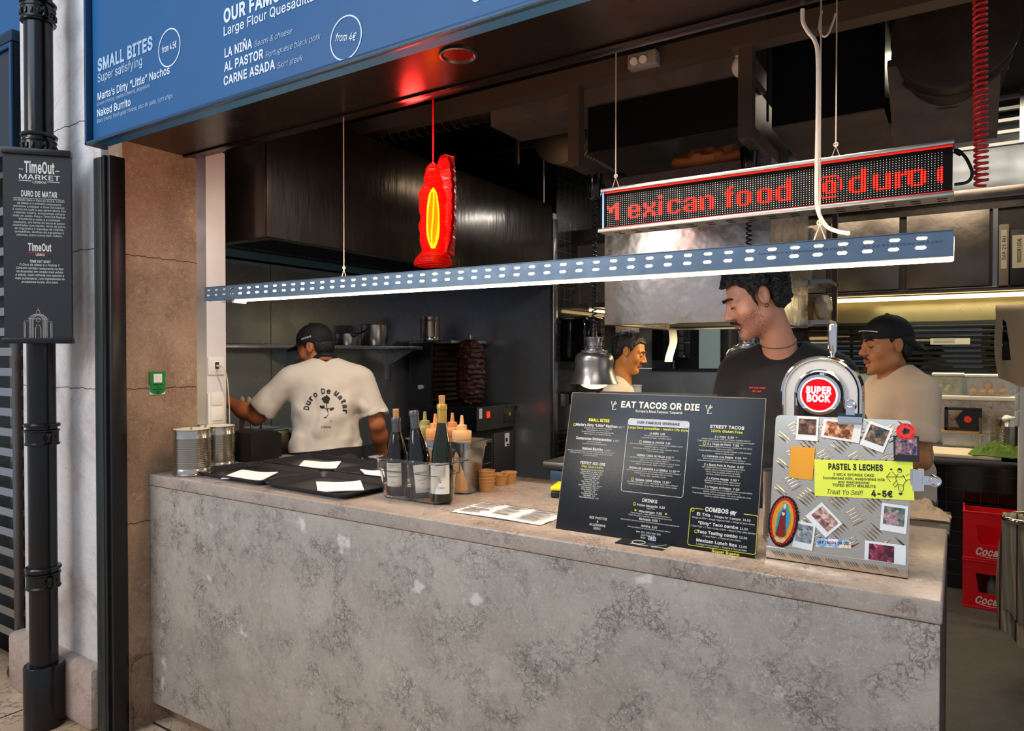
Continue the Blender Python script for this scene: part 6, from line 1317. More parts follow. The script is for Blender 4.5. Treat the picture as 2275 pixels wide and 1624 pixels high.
# shelf right of the canopy
t = Th('rack_shelf', 'steel rack with crockery behind the man in black', 'shelf', (-.72, 2.7, 0)); zs2 = W(1800, 712, y=2.82).z
b = MB(); b.box((-.98, 2.78, zs2 - .025), (-.65, 3.1, zs2)); t.part('board', b, m_steel, w=True); b = MB(); b.box((-.98, 2.78, 2.05), (-.65, 3.1, 2.075)); t.part('upper_board', b, m_steel, w=True)
for x_ in (-.98, -.68): b = MB(); b.box((x_, 3.07, .0), (x_ + .03, 3.1, 2.7)); t.part('post', b, m_brk, w=True)
p_ = W(1764, 690, y=2.62)
for i in range(6): b = MB(); b.lathe([(.03, 0), (.045, .035), (.047, .035), (.031, 0)], 24); one('glass_bowl', ('lowest glass bowl of the stack by the man’s neck', 'second glass bowl of the stack from below', 'third glass bowl of the stack from below', 'fourth glass bowl of the stack from below', 'fifth glass bowl of the stack from below', 'topmost glass bowl of the stack')[i], 'bowl', b, mat('bowl_glass', '#c9c2b4', .1, alpha=.75, spec=.8), (-.865, 2.86, zs2 + .001 + i * .024), group='stacked glass bowls')
p_ = W(1790, 705, y=2.7); b = MB(); b.box((-.81, 2.83, zs2 + .001), (-.755, 2.95, zs2 + .12)); one('carton', 'small open carton on the rack beside the bowls', 'carton', b, mat('carton_brown', '#8a6a48', .7)); 
b = MB(); b.grid(lambda u, v: (lambda a, th: (-.70 + .05 * math.sin(th) ** .6 * math.cos(a) * (1 + .25 * NZ.noise(V((a * 1.5, v * 4, 2)))), 2.87 + .05 * math.sin(th) ** .6 * math.sin(a) * (1 + .25 * NZ.noise(V((a * 1.5, v * 4, 2)))), zs2 + .001 + .15 * v))(2 * PI * u, .15 + .8 * PI * v), 28, 16); one('white_paper_bag', 'crumpled pale paper bag on the rack', 'bag', b, mat('bag_pale', '#cbbfa2', .8, bump=.4, bs=40, bd=.01), angle=25)
p_ = W(1745, 490, y=2.5)
t = Th('plastic_bins', 'stack of clear plastic bins right of the canopy hood', 'bins', (-.86, 2.9, 2.076))
for i in range(3): b = MB(); loft(b, [[(x, y_, z_ + i * .09) for x, y_ in rrect(.2 * k_, .16 * k_, .02)] for k_, z_ in ((.8, 0), (.95, .13), (1.05, .132), (1.05, .137), (.92, .135), (.77, .004))]); t.part('bin', b, mat('bin_grey', '#7f827e', .2, alpha=.7))
# things behind the menu board on the back counter
p_ = W(1411, 872, y=4.3); b = MB(); hh = p_.z + .07 - kz; b.lathe([(.055, 0), (.06, hh - .015), (.064, hh - .013), (.064, hh), (0, hh + .001)], 24); one('white_tub', 'white lidded tub beside the man in the white shirt', 'tub', b, m_whitep, (p_.x, 4.3, kz + .001)); 
p_ = W(1612, 878, y=1.5); b = MB(); b.prism([(-.06, 0), (.06, 0), (.055, .09), (-.04, .09)], (0, 0, 0), (1, 0, 0), (0, 0, 1), (0, .05, 0)); one('white_box', 'white folded box on the pass behind the menu board', 'box', b, m_paper, (-.885, 1.45, 1.123))
# ================================================================ ducts and fittings under the ceiling
t = Th('black_duct', 'black box duct with a brown underside over the canopy hood', 'duct', (-1.38, 2.35, 2.8)); b = MB(); b.box((-1.83, 1.95, 2.80), (-.93, 3.0, 3.06)); t.part('box', b, m_black, w=True); b = MB(); b.box((-1.83, 1.95, 2.79), (-.93, 3.0, 2.799)); t.part('underside', b, m_duct, w=True)
b = MB(); b.box((-2.5, 1.93, 3.065), (-.9, 2.3, 3.165)); one('flat_duct', 'long grey rectangular duct crossing above the brackets', 'duct', b, m_ductl)
t = Th('square_duct', 'large dark square duct at the right under the ceiling', 'duct', (-.6, 2.8, 2.87)); b = MB(); b.box((-.88, 2.3, 2.88), (-.33, 3.4, 3.4)); t.part('box', b, m_black, w=True); b = MB(); b.box((-.88, 2.3, 2.87), (-.33, 3.4, 2.879)); t.part('underside', b, m_ductl, w=True)
b = MB(); b.prism([(2.05, 2.99), (2.5, 2.70), (2.52, 2.74), (2.07, 3.03)], (-.30, 0, 0), (0, 1, 0), (0, 0, 1), (.45, 0, 0)); one('duct_panel', 'slanted grey sheet metal panel at the upper right', 'duct panel', b, m_ductl)
def spiral(b, a, e, r, n=14, ring=.006):
    a, e = V(a), V(e); b.cyl(a, e, r, n=28)
    for i in range(n + 1): c = a + (e - a) * (i / n); d = (e - a).normalized(); b.lathe([(r, -.006), (r + ring, -.002), (r + ring, .002), (r, .006)], 28, c, d)
m_spiral = mat('spiral_duct', '#6e5c44', .35, .9)
a, e = W(860, 296, y=2.0), W(1300, 212, y=2.0); b = MB(); spiral(b, a, (-2.52, 2.0, a.z), .07, 12); one('spiral_duct', 'spiral seamed round duct left under the ceiling', 'duct', b, m_spiral)
c = W(1240, 305, y=2.7); b = MB(); spiral(b, (c.x, 2.7, c.z), (c.x - .1, 3.3, c.z + .1), .18, 7, .01); one('round_duct', 'fat round duct end beside the left bracket', 'duct', b, m_spiral)
c = W(2120, 70, y=2.0); b = MB(); spiral(b, (c.x, 2.0, min(c.z, 3.18)), (c.x - .05, 2.9, min(c.z, 3.18)), .24, 6, .012); one('bent_duct', 'wide round duct at the top right corner', 'duct', b, m_duct)
b = MB(); b.box((-3.9, 1.0, 3.25), (1.2, 1.12, 3.33)); one('cable_tray', 'dark cable tray running under the ceiling behind the sign', 'cable tray', b, m_duct)
b = MB(); b.box((-3.9, .5, 2.93), (1.2, .56, 3.02)); one('ceiling_rail', 'dark steel rail just behind the soffit', 'rail', b, m_brk)
c = W(1432, 138, y=1.38); t = Th('junction_box', 'grey junction box on the ceiling beam', 'junction box', (c.x, 1.37, c.z - .03)); b = MB(); b.box((-.07, -.03, 0), (.07, .03, .065), .006); t.part('case', b, mat('box_grey', '#8d8580', .5)); b = MB(); b.cyl((-.035, -.04, .025), (-.035, -.03, .025), .018); b.cyl((.01, -.04, .025), (.01, -.03, .025), .018); t.part('gland', b, m_whitep)
c = W(1648, 148, y=1.55); b = MB(); b.sph((0, 0, 0), (.045, .045, .05), 20, 12); b.cyl((0, 0, .03), (0, 0, .07), .03); one('alarm_sounder', 'round pale alarm sounder beside the right bracket', 'alarm', b, m_whitep, tuple(c))
c = W(2125, 299, y=2.9); b = MB(); b.box((-.035, -.02, -.02), (.035, .02, .02), .006); one('spot_lamp', 'small bright white spot lamp at the upper right', 'lamp', b, mat('spot_white', '#ffffff', .4, emit='#f4fbff', es=9.), tuple(c))
x0_, x1_ = W(2190, 200, y=4.2).x, W(2266, 200, y=4.2).x; z0_, z1_ = W(2230, 322, y=4.2).z, W(2230, 90, y=4.2).z
t = Th('louvre_grille', 'grey slatted ventilation grille at the upper right edge', 'grille', ((x0_ + x1_) / 2, 4.2, z0_)); b = MB()
for i in range(9): z_ = z0_ + (z1_ - z0_) * i / 9; b.box((x0_ - .7, 4.2, z_), (x1_, 4.24, z_ + .022))
t.part('slat', b, mat('slat_grey', '#9a9a98', .4, .5), w=True); b = MB(); b.box((x1_, 4.19, z0_), (x1_ + .03, 4.25, z1_ + .1)); t.part('frame', b, m_steel, w=True)
for i, (px, py0, py1, yy, l_) in enumerate(((1208, 345, 450, 3.0, 'thin hanging rod left of the tiled wall'), (1150, 280, 365, 2.6, 'short hanging pipe beside the round duct'), (1706, 120, 270, 1.7, 'thin black hanging bar right of the bracket'))):
    a, e = W(px, py0, y=yy), W(px, py1, y=yy); b = MB(); b.cyl((a.x, yy, e.z), (a.x, yy, 3.45), .006 if i != 1 else .016, n=8); one('hanging_rod', l_, 'rod', b, (m_wire, m_spiral, m_black)[i])
# fittings on the white column
def plate_thing(name, label, cat, px0, py0, px1, py1, x=PX1 + .0005):
    a, e = W(px0, py1, x=x), W(px1, py0, x=x); return Th(name, label, cat, (x, (a.y + e.y) / 2, a.z)), e.y - a.y, e.z - a.z
t, w_, h_ = plate_thing('wall_socket', 'white socket plate with a small plug on the white column', 'socket', 461, 793, 497, 833); b = MB(); b.box((0, -w_ / 2, 0), (.008, w_ / 2, h_), .003); b.box((.008, -w_ / 2 + .015, .015), (.010, w_ / 2 - .015, h_ - .015), .001); t.part('plate', b, m_whitep)
b = MB(); b.box((.010, -.01, h_ / 2 - .014), (.012, .01, h_ / 2 + .018)); t.part('port', b, m_blackp)
t2, w2_, h2_ = plate_thing('light_switch', 'white double light switch plate on the white column', 'switch', 461, 872, 497, 945); b = MB(); b.box((0, -w2_ / 2, 0), (.008, w2_ / 2, h2_), .003); t2.part('plate', b, m_whitep)
for k_ in (0, 1): b = MB(); b.box((.008, -w2_ / 2 + .012, .02 + k_ * h2_ * .48), (.012, w2_ / 2 - .012, .02 + k_ * h2_ * .48 + h2_ * .42), .002); t2.part('rocker', b, m_whitep)
a = t.o.location + V((.012, .0, h_ / 2)); b = MB(); b.tube(smooth([a, a + V((.025, .004, .0)), a + V((.03, .03, -.05)), a + V((.02, .05, -.2)), a + V((.016, .055, -.42))], 6), .0028, 8); b.cyl(a, a + V((.02, 0, 0)), .006); one('charging_cable', 'thin white charging cable plugged into the socket', 'cable', b, mat('cable_cream', '#cbbfa6', .4))
x_ = PX1 + .002; a, e = W(332, 877, x=x_), W(366, 825, x=x_); t = Th('green_sign', 'small green review sign stuck on the stone reveal', 'sign', (x_, (a.y + e.y) / 2, a.z)); w_, h_ = e.y - a.y, e.z - a.z
b = MB(); b.box((0, -w_ / 2, 0), (.003, w_ / 2, h_ * .4)); t.part('backing', b, m_paper); b = MB(); b.prism([(-w_ / 2, h_), (w_ / 2, h_), (w_ / 2, h_ * .2)] + [(w_ / 2 * math.cos(k_ * PI / 8), h_ * .2 - h_ * .19 * math.sin(k_ * PI / 8)) for k_ in range(1, 8)] + [(-w_ / 2, h_ * .2)], (.003, 0, 0), (0, 1, 0), (0, 0, 1), (.003, 0, 0)); t.part('face', b, mat('review_green', '#12843c', .4)); b = MB(); b.box((.006, -w_ * .27, h_ * .52), (.0068, w_ * .27, h_ * .9), .0); t.part('white_square', b, m_paper)
b = MB()
for k_, s_ in enumerate(('Avalie-nos', 'no', 'Tripadvisor')): b.text(s_, (.0072, 0, h_ * (.40 - k_ * .1)), (0, 1, 0), (0, 0, 1), h_ * .055, None, 'C', .03)
for s_ in (-1, 1): b.tube(arc((.0072, s_ * w_ * .07, h_ * .1), w_ * .055, 0, 2 * PI, 14, V((0, 1, 0)), V((0, 0, 1))), .0009, 4)
t.part('lettering', b, m_inkb)
# ================================================================ people: bodies as one smooth surface grown from a distance field
from mathutils.bvhtree import BVHTree
A_ = np.array


def nrm(v): v = A_(v, float); return v / np.linalg.norm(v)
def cap(P, a, b, ra, rb):
    a, b = A_(a, float), A_(b, float); pa = P - a; ba = b - a; h = np.clip(pa @ ba / max(ba @ ba, 1e-9), 0, 1); return np.linalg.norm(pa - h[:, None] * ba, axis=1) - (ra + (rb - ra) * h)
def ell(P, c, r, Rm=None):
    q = P - A_(c, float); q = q @ Rm if Rm is not None else q; r = A_(r, float); k0 = np.linalg.norm(q / r, axis=1); k1 = np.linalg.norm(q / (r * r), axis=1); return k0 * (k0 - 1) / np.maximum(k1, 1e-6)
def smin(a, b, k): h = np.clip(.5 + .5 * (b - a) / k, 0, 1); return b + (a - b) * h - k * h * (1 - h)
def smax(a, b, k): return -smin(-a, -b, k)
_G = np.random.RandomState(11).rand(32, 32, 32)
def vnoise(P, s):
    q = P * s; i = np.floor(q).astype(int); f = q - i; f = f * f * (3 - 2 * f); o = 0
    for dx in (0, 1):
        for dy in (0, 1):
            for dz in (0, 1): o = o + _G[(i[:, 0] + dx) % 32, (i[:, 1] + dy) % 32, (i[:, 2] + dz) % 32] * (f[:, 0] if dx else 1 - f[:, 0]) * (f[:, 1] if dy else 1 - f[:, 1]) * (f[:, 2] if dz else 1 - f[:, 2])
    return o - .5


def grow(f, lo, hi, vox, B=5):
    """surface nets over a narrow band; returns verts and quads"""
    lo, hi = A_(lo, float), A_(hi, float); nb = np.ceil((hi - lo) / (vox * B)).astype(int) + 1; n = nb * B
    cc = [lo[k] + (np.arange(nb[k]) + .5) * B * vox for k in range(3)]; Cg = np.stack(np.meshgrid(*cc, indexing='ij'), -1).reshape(-1, 3)
    cd_ = f(Cg).reshape(nb); D = cd_.repeat(B, 0).repeat(B, 1).repeat(B, 2); near = np.argwhere((np.abs(cd_) < vox * B * 1.5).repeat(B, 0).repeat(B, 1).repeat(B, 2))
    for s in range(0, len(near), 400000): ix = near[s:s + 400000]; D[ix[:, 0], ix[:, 1], ix[:, 2]] = f(lo + (ix + .5) * vox)
    D[0] = D[-1] = 1; D[:, 0] = D[:, -1] = 1; D[:, :, 0] = D[:, :, -1] = 1
    S_ = D < 0; m = tuple(k - 1 for k in D.shape); cnt = np.zeros(m); acc = np.zeros(m + (3,))
    cor = [(i, j, k) for i in (0, 1) for j in (0, 1) for k in (0, 1)]
    sl = lambda c: tuple(slice(c[a], c[a] + m[a]) for a in range(3))
    for ci, c in enumerate(cor):
        for c2 in cor[ci + 1:]:
            if sum(abs(a - b_) for a, b_ in zip(c, c2)) != 1: continue
            d1, d2 = D[sl(c)], D[sl(c2)]; x = (d1 < 0) != (d2 < 0)
            if not x.any(): continue
            I = np.argwhere(x); a1 = d1[x]; a2 = d2[x]; t_ = a1 / (a1 - a2); acc[x] += A_(c, float) + (A_(c2, float) - A_(c, float)) * t_[:, None]; cnt[x] += 1
    idx = -np.ones(m, int); act = cnt > 0; idx[act] = np.arange(act.sum()); base = np.argwhere(act); V_ = lo + (base + .5 + acc[act] / cnt[act][:, None]) * vox; F = []
    for ax in range(3):
        b1, b2 = [(1, 2), (2, 0), (0, 1)][ax]; s0 = [slice(1, m[k]) for k in range(3)]; s0[ax] = slice(0, m[ax]); s1 = list(s0); s1[ax] = slice(1, m[ax] + 1)
        A0, A1 = S_[tuple(s0)], S_[tuple(s1)]; x = np.argwhere(A0 != A1); off = A_([s.start for s in s0]); p = x + off; e1 = np.zeros(3, int); e1[b1] = 1; e2 = np.zeros(3, int); e2[b2] = 1
        g = lambda q: idx[q[:, 0], q[:, 1], q[:, 2]]
        F.append(np.stack([g(p - e1 - e2), g(p - e2), g(p), g(p - e1)], 1))
    F = np.concatenate(F); F = F[(F >= 0).all(1)]; return V_, F


def skin_mesh(name, f, lo, hi, vox, mats, parent, Mi, matfn=None, relax=2):
    V_, F = grow(f, lo, hi, vox)
    for _ in range(relax):   # light smoothing of the net
        acc = np.zeros_like(V_); cn = np.zeros(len(V_))
        for a, b_ in ((0, 1), (1, 2), (2, 3), (3, 0)):
            np.add.at(acc, F[:, a], V_[F[:, b_]]); np.add.at(cn, F[:, a], 1); np.add.at(acc, F[:, b_], V_[F[:, a]]); np.add.at(cn, F[:, b_], 1)
        V_ = V_ * .5 + .5 * acc / np.maximum(cn, 1)[:, None]
    me = bpy.data.meshes.new(name); me.from_pydata(V_.tolist(), [], F.tolist())
    for m_ in mats: me.materials.append(m_)
    if matfn is not None: me.polygons.foreach_set('material_index', matfn(V_[F].mean(1)).astype(int))
    me.polygons.foreach_set('use_smooth', [True] * len(F)); b = bmesh.new(); b.from_mesh(me); bmesh.ops.recalc_face_normals(b, faces=b.faces); b.to_mesh(me); b.free()
    tree = BVHTree.FromPolygons([tuple(v) for v in V_], F.tolist())
    me.transform(Mi); o = bpy.data.objects.new(name, me); C.objects.link(o); o.parent = parent; return o, tree


def frame(f, up=(0, 0, 1)):
    y = nrm(f); x = nrm(np.cross(y, up)); z = np.cross(x, y); return np.stack([x, y, z], 1)   # columns: right, forward, up


def head_sdf(Q, s=1., jaw=1.):
    """distance to a head in its own frame (x right, y forward, z up)"""
    P = Q / s; Pm = P.copy(); Pm[:, 0] = np.abs(Pm[:, 0])
    d = smin(ell(P, (0, -.014, .034), (.074, .097, .09)), ell(P, (0, .026, -.032), (.060 * jaw, .064, .088)), .03)
    d = smin(d, cap(Pm, (.046 * jaw, .0, -.066), (.008, .072, -.106), .02, .018), .03); d = smin(d, cap(P, (-.006, .08, -.106), (.006, .08, -.106), .015, .015), .018)
    d = smin(d, cap(Pm, (.0, .088, .022), (.042, .068, .024), .011, .01), .014); d = smin(d, ell(Pm, (.043, .055, -.028), (.022, .022, .022)), .025)
    d = smax(d, -ell(Pm, (.031, .097, .004), (.018, .014, .012)), .012); d = smin(d, ell(Pm, (.031, .0785, .004), (.0135, .0125, .0115)), .003)
    d = smin(d, cap(P, (0, .087, .016), (0, .114, -.028), .0065, .0105), .01); d = smin(d, cap(P, (0, .084, .008), (0, .096, -.032), .009, .0125), .01); d = smin(d, ell(Pm, (.0115, .101, -.033), (.008, .011, .007)), .006)
    d = smin(d, cap(Pm, (0, .0985, -.0585), (.02, .088, -.061), .0055, .003), .006); d = smin(d, cap(Pm, (0, .0965, -.0705), (.016, .089, -.069), .0065, .003), .006); d = smax(d, -cap(Pm, (0, .107, -.0645), (.021, .095, -.065), .0022, .001), .004)
    er = frame((.25, .95, .2)); d = smin(d, ell(Pm, (.0785, -.012, .0), (.0095, .0205, .033), er), .006); d = smax(d, -ell(Pm, (.0885, -.006, .004), (.006, .011, .019), er), .005); return d * s


def hair_sdf(Q, s, hl, puff, amp, sc, ear=.036):
    P = Q / s; ys = [p[0] for p in hl]; zs_ = [p[1] for p in hl]; d = ell(P, (0, -.016, .04), (.079 + puff, .102 + puff, .092 + puff)); d = smin(d, ell(P, (0, -.05, -.02), (.066 + puff * .6, .055 + puff * .7, .06)), .03)
    d = d - amp * (vnoise(P * A_((1, 1, .45)) + 3.3, sc) * 1.2 + vnoise(P + 7.1, sc * 2.6) * .7); d = smax(d, np.interp(P[:, 1], ys, zs_) - P[:, 2] + .008 * vnoise(P + 1.7, 160), .006)
    Pm = P.copy(); Pm[:, 0] = np.abs(Pm[:, 0]); return smax(d, -ell(Pm, (.082, -.010, -.004), (.03, ear * .8, ear)), .008) * s


def hand_sdf(P, wr, dr, nm, side, s=1., curl=.5):
    """palm, four fingers and a thumb that leaves the side of the palm"""
    d_ = nrm(dr); n_ = nrm(A_(nm) - d_ * (A_(nm) @ d_)); l_ = np.cross(d_, n_) * side; wr = A_(wr); F_ = np.stack([l_, d_, n_], 1)
    d = ell(P, wr + d_ * .05, (.042, .05, .016), F_)
    for k, (o_, L) in enumerate(((-.03, .07), (-.010, .08), (.011, .076), (.031, .06))):
        a = wr + d_ * .085 + l_ * o_; c1 = .35 * curl; b_ = a + (d_ * math.cos(c1) - n_ * math.sin(c1)) * L * .5; c2 = 1.1 * curl; e = b_ + (d_ * math.cos(c2) - n_ * math.sin(c2)) * L * .5; d = smin(d, smin(cap(P, a - d_ * .02, b_, .0095, .0085), cap(P, b_, e, .0085, .007), .004), .006)
    a = wr + d_ * .02 - l_ * .032; b_ = a + d_ * .035 - l_ * .03 - n_ * .012; e = b_ + d_ * .032 - l_ * .006 - n_ * .012; return smin(d, smin(cap(P, a, b_, .013, .0105), cap(P, b_, e, .0105, .008), .005), .01)


m_hairb = mat('hair_black', '#0d0a09', .42, bump=.8, bs=220, bd=.006, sc=(1, 1, .3)); m_brow = mat('brow_hair', '#120c09', .7)


def person(label, nb, bf, hc, hf, skin, hs=1., jaw=1., arms=(), shirt=None, shirtc='shirt', sl=.62, wide=1., hairp=None, cap_=None, lean=0., stub=None, tilt=0., fat=0., trouser='#1b1c20', sleeve_r=.07):
    """nb: base of the neck, bf: way the chest faces, hc: middle of the head, hf: way the face looks"""
    nb = A_(nb, float); hc = A_(hc, float); up = nrm((bf[0] * lean, bf[1] * lean, 1)) if lean else (0, 0, 1); BR = frame(A_((bf[0], bf[1], 0)), (0, 0, 1))
    if lean:
        y = BR[:, 1] * math.cos(lean) - A_((0, 0, 1)) * math.sin(lean); x = BR[:, 0]; BR = np.stack([x, y, np.cross(x, y)], 1)
    HR = frame(hf); 
    if tilt: c_, s_ = math.cos(tilt), math.sin(tilt); HR = HR @ A_(((c_, 0, s_), (0, 1, 0), (-s_, 0, c_)))
    pel = nb + BR @ A_((0, 0, -.56)); root = Th('person', label, 'person', (pel[0], pel[1], 0)); Mi = root.Mx.inverted(); par = root.o
    L = lambda P: (P - nb) @ BR; Hh = lambda P: (P - hc) @ HR; w_ = wide
    sk = mat(skin[0], skin[1], .45, var=.08, vs=12, bump=.12, bs=260, bd=.001, sss=.12); sk2 = mat(skin[0] + '_lips', skin[2], .4); sk3 = mat(skin[0] + '_stubble', stub or skin[1], .6, var=.35, vs=260)
    def body(P):
        q = L(P); h = head_sdf(Hh(P), hs, jaw); nk0 = hc + HR @ A_((0, -.022 * hs, -.05 * hs)); d = smin(h, cap(P, nk0, nb + BR @ A_((0, .02, -.03)), .05 * hs, .06), .025)
        d = smin(d, ell(q, (0, .01, -.2), (.14 * w_, .085, .18)), .04); d = smin(d, cap(q, (-.14 * w_, -.01, -.085), (.14 * w_, -.01, -.085), .045, .045), .04)
        for sd, E, Wr, hd in arms:
            s0 = (sd * .178 * w_, -.005, -.095); d = smin(d, cap(q, s0, E, .05, .041), .03); d = smin(d, cap(q, E, Wr, .042, .027), .02); m_ = A_(E) * .65 + A_(Wr) * .35; d = smin(d, ell(q, m_, (.042, .042, .042)), .04); d = smin(d, hand_sdf(q, Wr, hd, (0, 0, 1), sd), .015)
        return d
    pts = [nb + BR @ A_((sx, sy, sz)) for sx in (-.2, .2) for sy in (-.12, .14) for sz in (-.42, 0)] + [hc + .17, hc - .17] + [nb + BR @ (A_(p) + A_(o_)) for a in arms for p in (a[1], a[2], A_(a[2]) + nrm(a[3]) * .18) for o_ in ((.07, .07, .07), (-.07, -.07, -.07))]
    pts = A_(pts); lo, hi = pts.min(0) - .03, pts.max(0) + .03
    def mf(c):
        h = Hh(c) / hs; lips = (np.abs(h[:, 0]) < .021) & (h[:, 1] > .088) & (h[:, 2] < -.054) & (h[:, 2] > -.078); st = np.minimum.reduce([-.035 + .25 * np.clip(.07 - h[:, 1], 0, .1) - h[:, 2], h[:, 1] - .004, h[:, 2] + .145, h[:, 1] + .03 + h[:, 2] * .4]) > np.random.RandomState(3).rand(len(c)) * .03; r = np.zeros(len(c)); r[st & bool(stub)] = 2; r[lips] = 1; return r
    bo, btree = skin_mesh('body', body, lo, hi, .0034, [sk, sk2, sk3], par, Mi, mf, 1)
    # shirt
    bot = -.60
    def sh(P):
        q = L(P); k_ = fat
        d = smin(ell(q, (0, .005, -.2), (.172 * w_ + k_ * .3, .112 + k_ * .6, .2)), cap(q, (-.135 * w_, -.008, -.085), (.135 * w_, -.008, -.085), .064, .064), .07); qm = q.copy(); qm[:, 0] = np.abs(qm[:, 0])
        d = smin(d, cap(qm, (.03, -.005, -.012), (.13 * w_, -.008, -.07), .05, .055), .04); d = smin(d, ell(q, (0, .012, -.42), (.168 * w_ + k_, .122 + k_, .22)), .06); d = smin(d, ell(q, (0, .005, -.58), (.175 * w_ + k_, .125 + k_, .16)), .05)
        for sd, E, Wr, hd in arms:
            s0 = A_((sd * .175 * w_, -.006, -.095)); e0 = s0 + (A_(E) - s0) * sl; v_ = nrm(A_(E) - s0); a = cap(q, s0, e0 + v_ * .06, .068, sleeve_r); a = smax(a, (q - e0) @ v_, .004); d = smin(d, a, .035); d = smax(d, -cap(q, e0 - v_ * .05, e0 + v_ * .1, sleeve_r * .58, sleeve_r * .66), .004)
        wr_ = vnoise(q * A_((1., 1., .45)) + A_((0, 0, .2)) * q[:, :1], 9) * .034 + vnoise(q @ A_(((.8, .3, .5), (-.3, .9, .2), (-.5, -.1, .8))) * A_((1, .5, 1)) + 4, 17) * .026 + vnoise(q + 2, 40) * .003 - .045 * np.abs(vnoise(q @ A_(((.9, .2, .4), (-.2, .95, .1), (-.4, -.15, .9))) * A_((1.4, .6, .6)) + 9, 10)) + .006
        d = d + np.minimum(wr_, .006) * np.clip((-.06 - q[:, 2]) * 6, .12, 1); d = smax(d, bot - q[:, 2], .01); nk = nb + BR @ A_((0, .015, .0)); d = smax(d, -cap(q, (0, .012, -.02), (0, .035, .14), .066, .075), .008); return d
    pts = A_([nb + BR @ A_((sx, sy, sz)) for sx in (-.26 * w_ - fat, .26 * w_ + fat) for sy in (-.17 - fat, .19 + fat) for sz in (bot - .02, .08)] + [nb + BR @ (A_(a[1]) + A_(o_)) for a in arms for o_ in ((.09, .09, .09), (-.09, -.09, -.09))])
    so, stree = skin_mesh('shirt', sh, pts.min(0) - .02, pts.max(0) + .02, .006, [shirt], par, Mi, None, 2)
    # trousers and shoes
    hz = nb[2] - .56; px_, py_ = pel[0], pel[1]; X2 = BR[:, 0]; F2 = nrm((BR[0, 1], BR[1, 1], 0))
    def tr(P):
        d = 9.
        for s_ in (-1, 1):
            h_ = A_((px_, py_, hz)) + X2 * .085 * s_; k_ = A_((px_, py_, hz * .53)) + X2 * .095 * s_ + F2 * .02; f_ = A_((px_, py_, .1)) + X2 * .1 * s_; l_ = smin(cap(P, h_, k_, .095, .07), cap(P, k_, f_, .068, .058), .02); d = l_ if s_ == -1 else smin(d, l_, .03)
        return smax(smin(d, ell((P - A_((px_, py_, hz))) @ BR, (0, 0, .02), (.17 * w_ + fat * .8, .12 + fat * .8, .13)), .05), .075 - P[:, 2], .005)
    c_ = A_((px_, py_, 0)); skin_mesh('trousers', tr, c_ - A_((.32, .32, -.04)), c_ + A_((.32, .32, hz + .18)), .012, [mat('trousers_' + trouser[1:], trouser, .8)], par, Mi, None, 1)
    for s_ in (-1, 1):
        f_ = A_((px_, py_, 0)) + X2 * .1 * s_; b = MB(); m3 = M(((X2[0], F2[0], 0, f_[0]), (X2[1], F2[1], 0, f_[1]), (0, 0, 1, 0), (0, 0, 0, 1)))
        loft(b, [[m3 @ V((x, y + .05, z_)) for x, y in rrect(.09 * k_, .27 * k_, .04)] for k_, z_ in ((1, .001), (1.03, .02), (.98, .045), (.8, .085), (.62, .105))]); root.part('shoe', b, m_blackp, w=True)
    # face details
    m4 = M(((HR[0, 0], HR[0, 1], HR[0, 2], hc[0]), (HR[1, 0], HR[1, 1], HR[1, 2], hc[1]), (HR[2, 0], HR[2, 1], HR[2, 2], hc[2]), (0, 0, 0, 1))) @ M.Scale(hs, 4)
    for s_ in (-1, 1):
        b = MB(m4); b.tube([(s_ * .012, .101, .025), (s_ * .025, .0985, .031), (s_ * .038, .088, .030), (s_ * .047, .074, .024)], [.003, .0042, .0036, .0015], 8); root.part('eyebrow', b, m_brow, bo, w=True)
        b = MB(m4); b.tube([(s_ * .019, .0895, .0015), (s_ * .026, .0925, -.003), (s_ * .036, .091, -.0035), (s_ * .043, .085, .0)], [.0012, .0018, .0018, .001], 6); root.part('eyelash', b, m_brow, bo, w=True)
    if hairp:
        hl, puff, amp, sc = hairp; hf_ = lambda P: smax(hair_sdf(Hh(P), hs, hl, puff, amp, sc), Hh(P)[:, 2] - ((.026 + .18 * Hh(P)[:, 1] if cap_[0] > 0 else .04) if cap_ else 1), .004); skin_mesh('hair', hf_, hc - .19, hc + .19, .003, [m_hairb], par, Mi, None, 1)
    if cap_:
        yd, br_l, droop = cap_; mc_ = mat('cap_black', '#0b0b0d', .75, bump=.2, bs=250, bd=.001)
        def cf(P):
            q = Hh(P) / hs; d = ell(q, (0, -.012, .045), (.086, .107, .092)); d = smax(d, (.020 + .18 * q[:, 1] if yd > 0 else .034 - .03 * q[:, 1]) - q[:, 2], .004); d = smin(d, ell(q, (0, -.012, .138), (.008, .008, .006)), .003); return (d + .0015 * vnoise(q, 40)) * hs
        co_, _ = skin_mesh('cap', cf, hc - .19, hc + .19, .0035, [mc_], par, Mi, None, 1)
        b = MB(m4); n = 20; T_ = .004
        def brim(u, v, up=0): a = PI * u; rx, ry = .078, .098; x = math.cos(a) * (rx + .004 * v); y = (math.sin(a) * (ry - .02 + br_l * v * math.sin(a) ** .6) - .0) * yd - .012; z = .040 - droop * v * math.sin(a) + .012 * (1 - math.cos(a) ** 2) * .5 - .012 * math.cos(a) ** 2 * v; return (x, y, z + up)
        b.grid(lambda u, v: brim(u, v), n, 6); b.grid(lambda u, v: brim(u, v, T_), n, 6); root.part('cap_brim', b, mc_, co_, w=True); root.cap = co_
    root.shirt, root.body = so, bo
    return root, dict(nb=nb, BR=BR, hc=hc, HR=HR, m4=m4, shirt=stree, skin=btree, hs=hs)


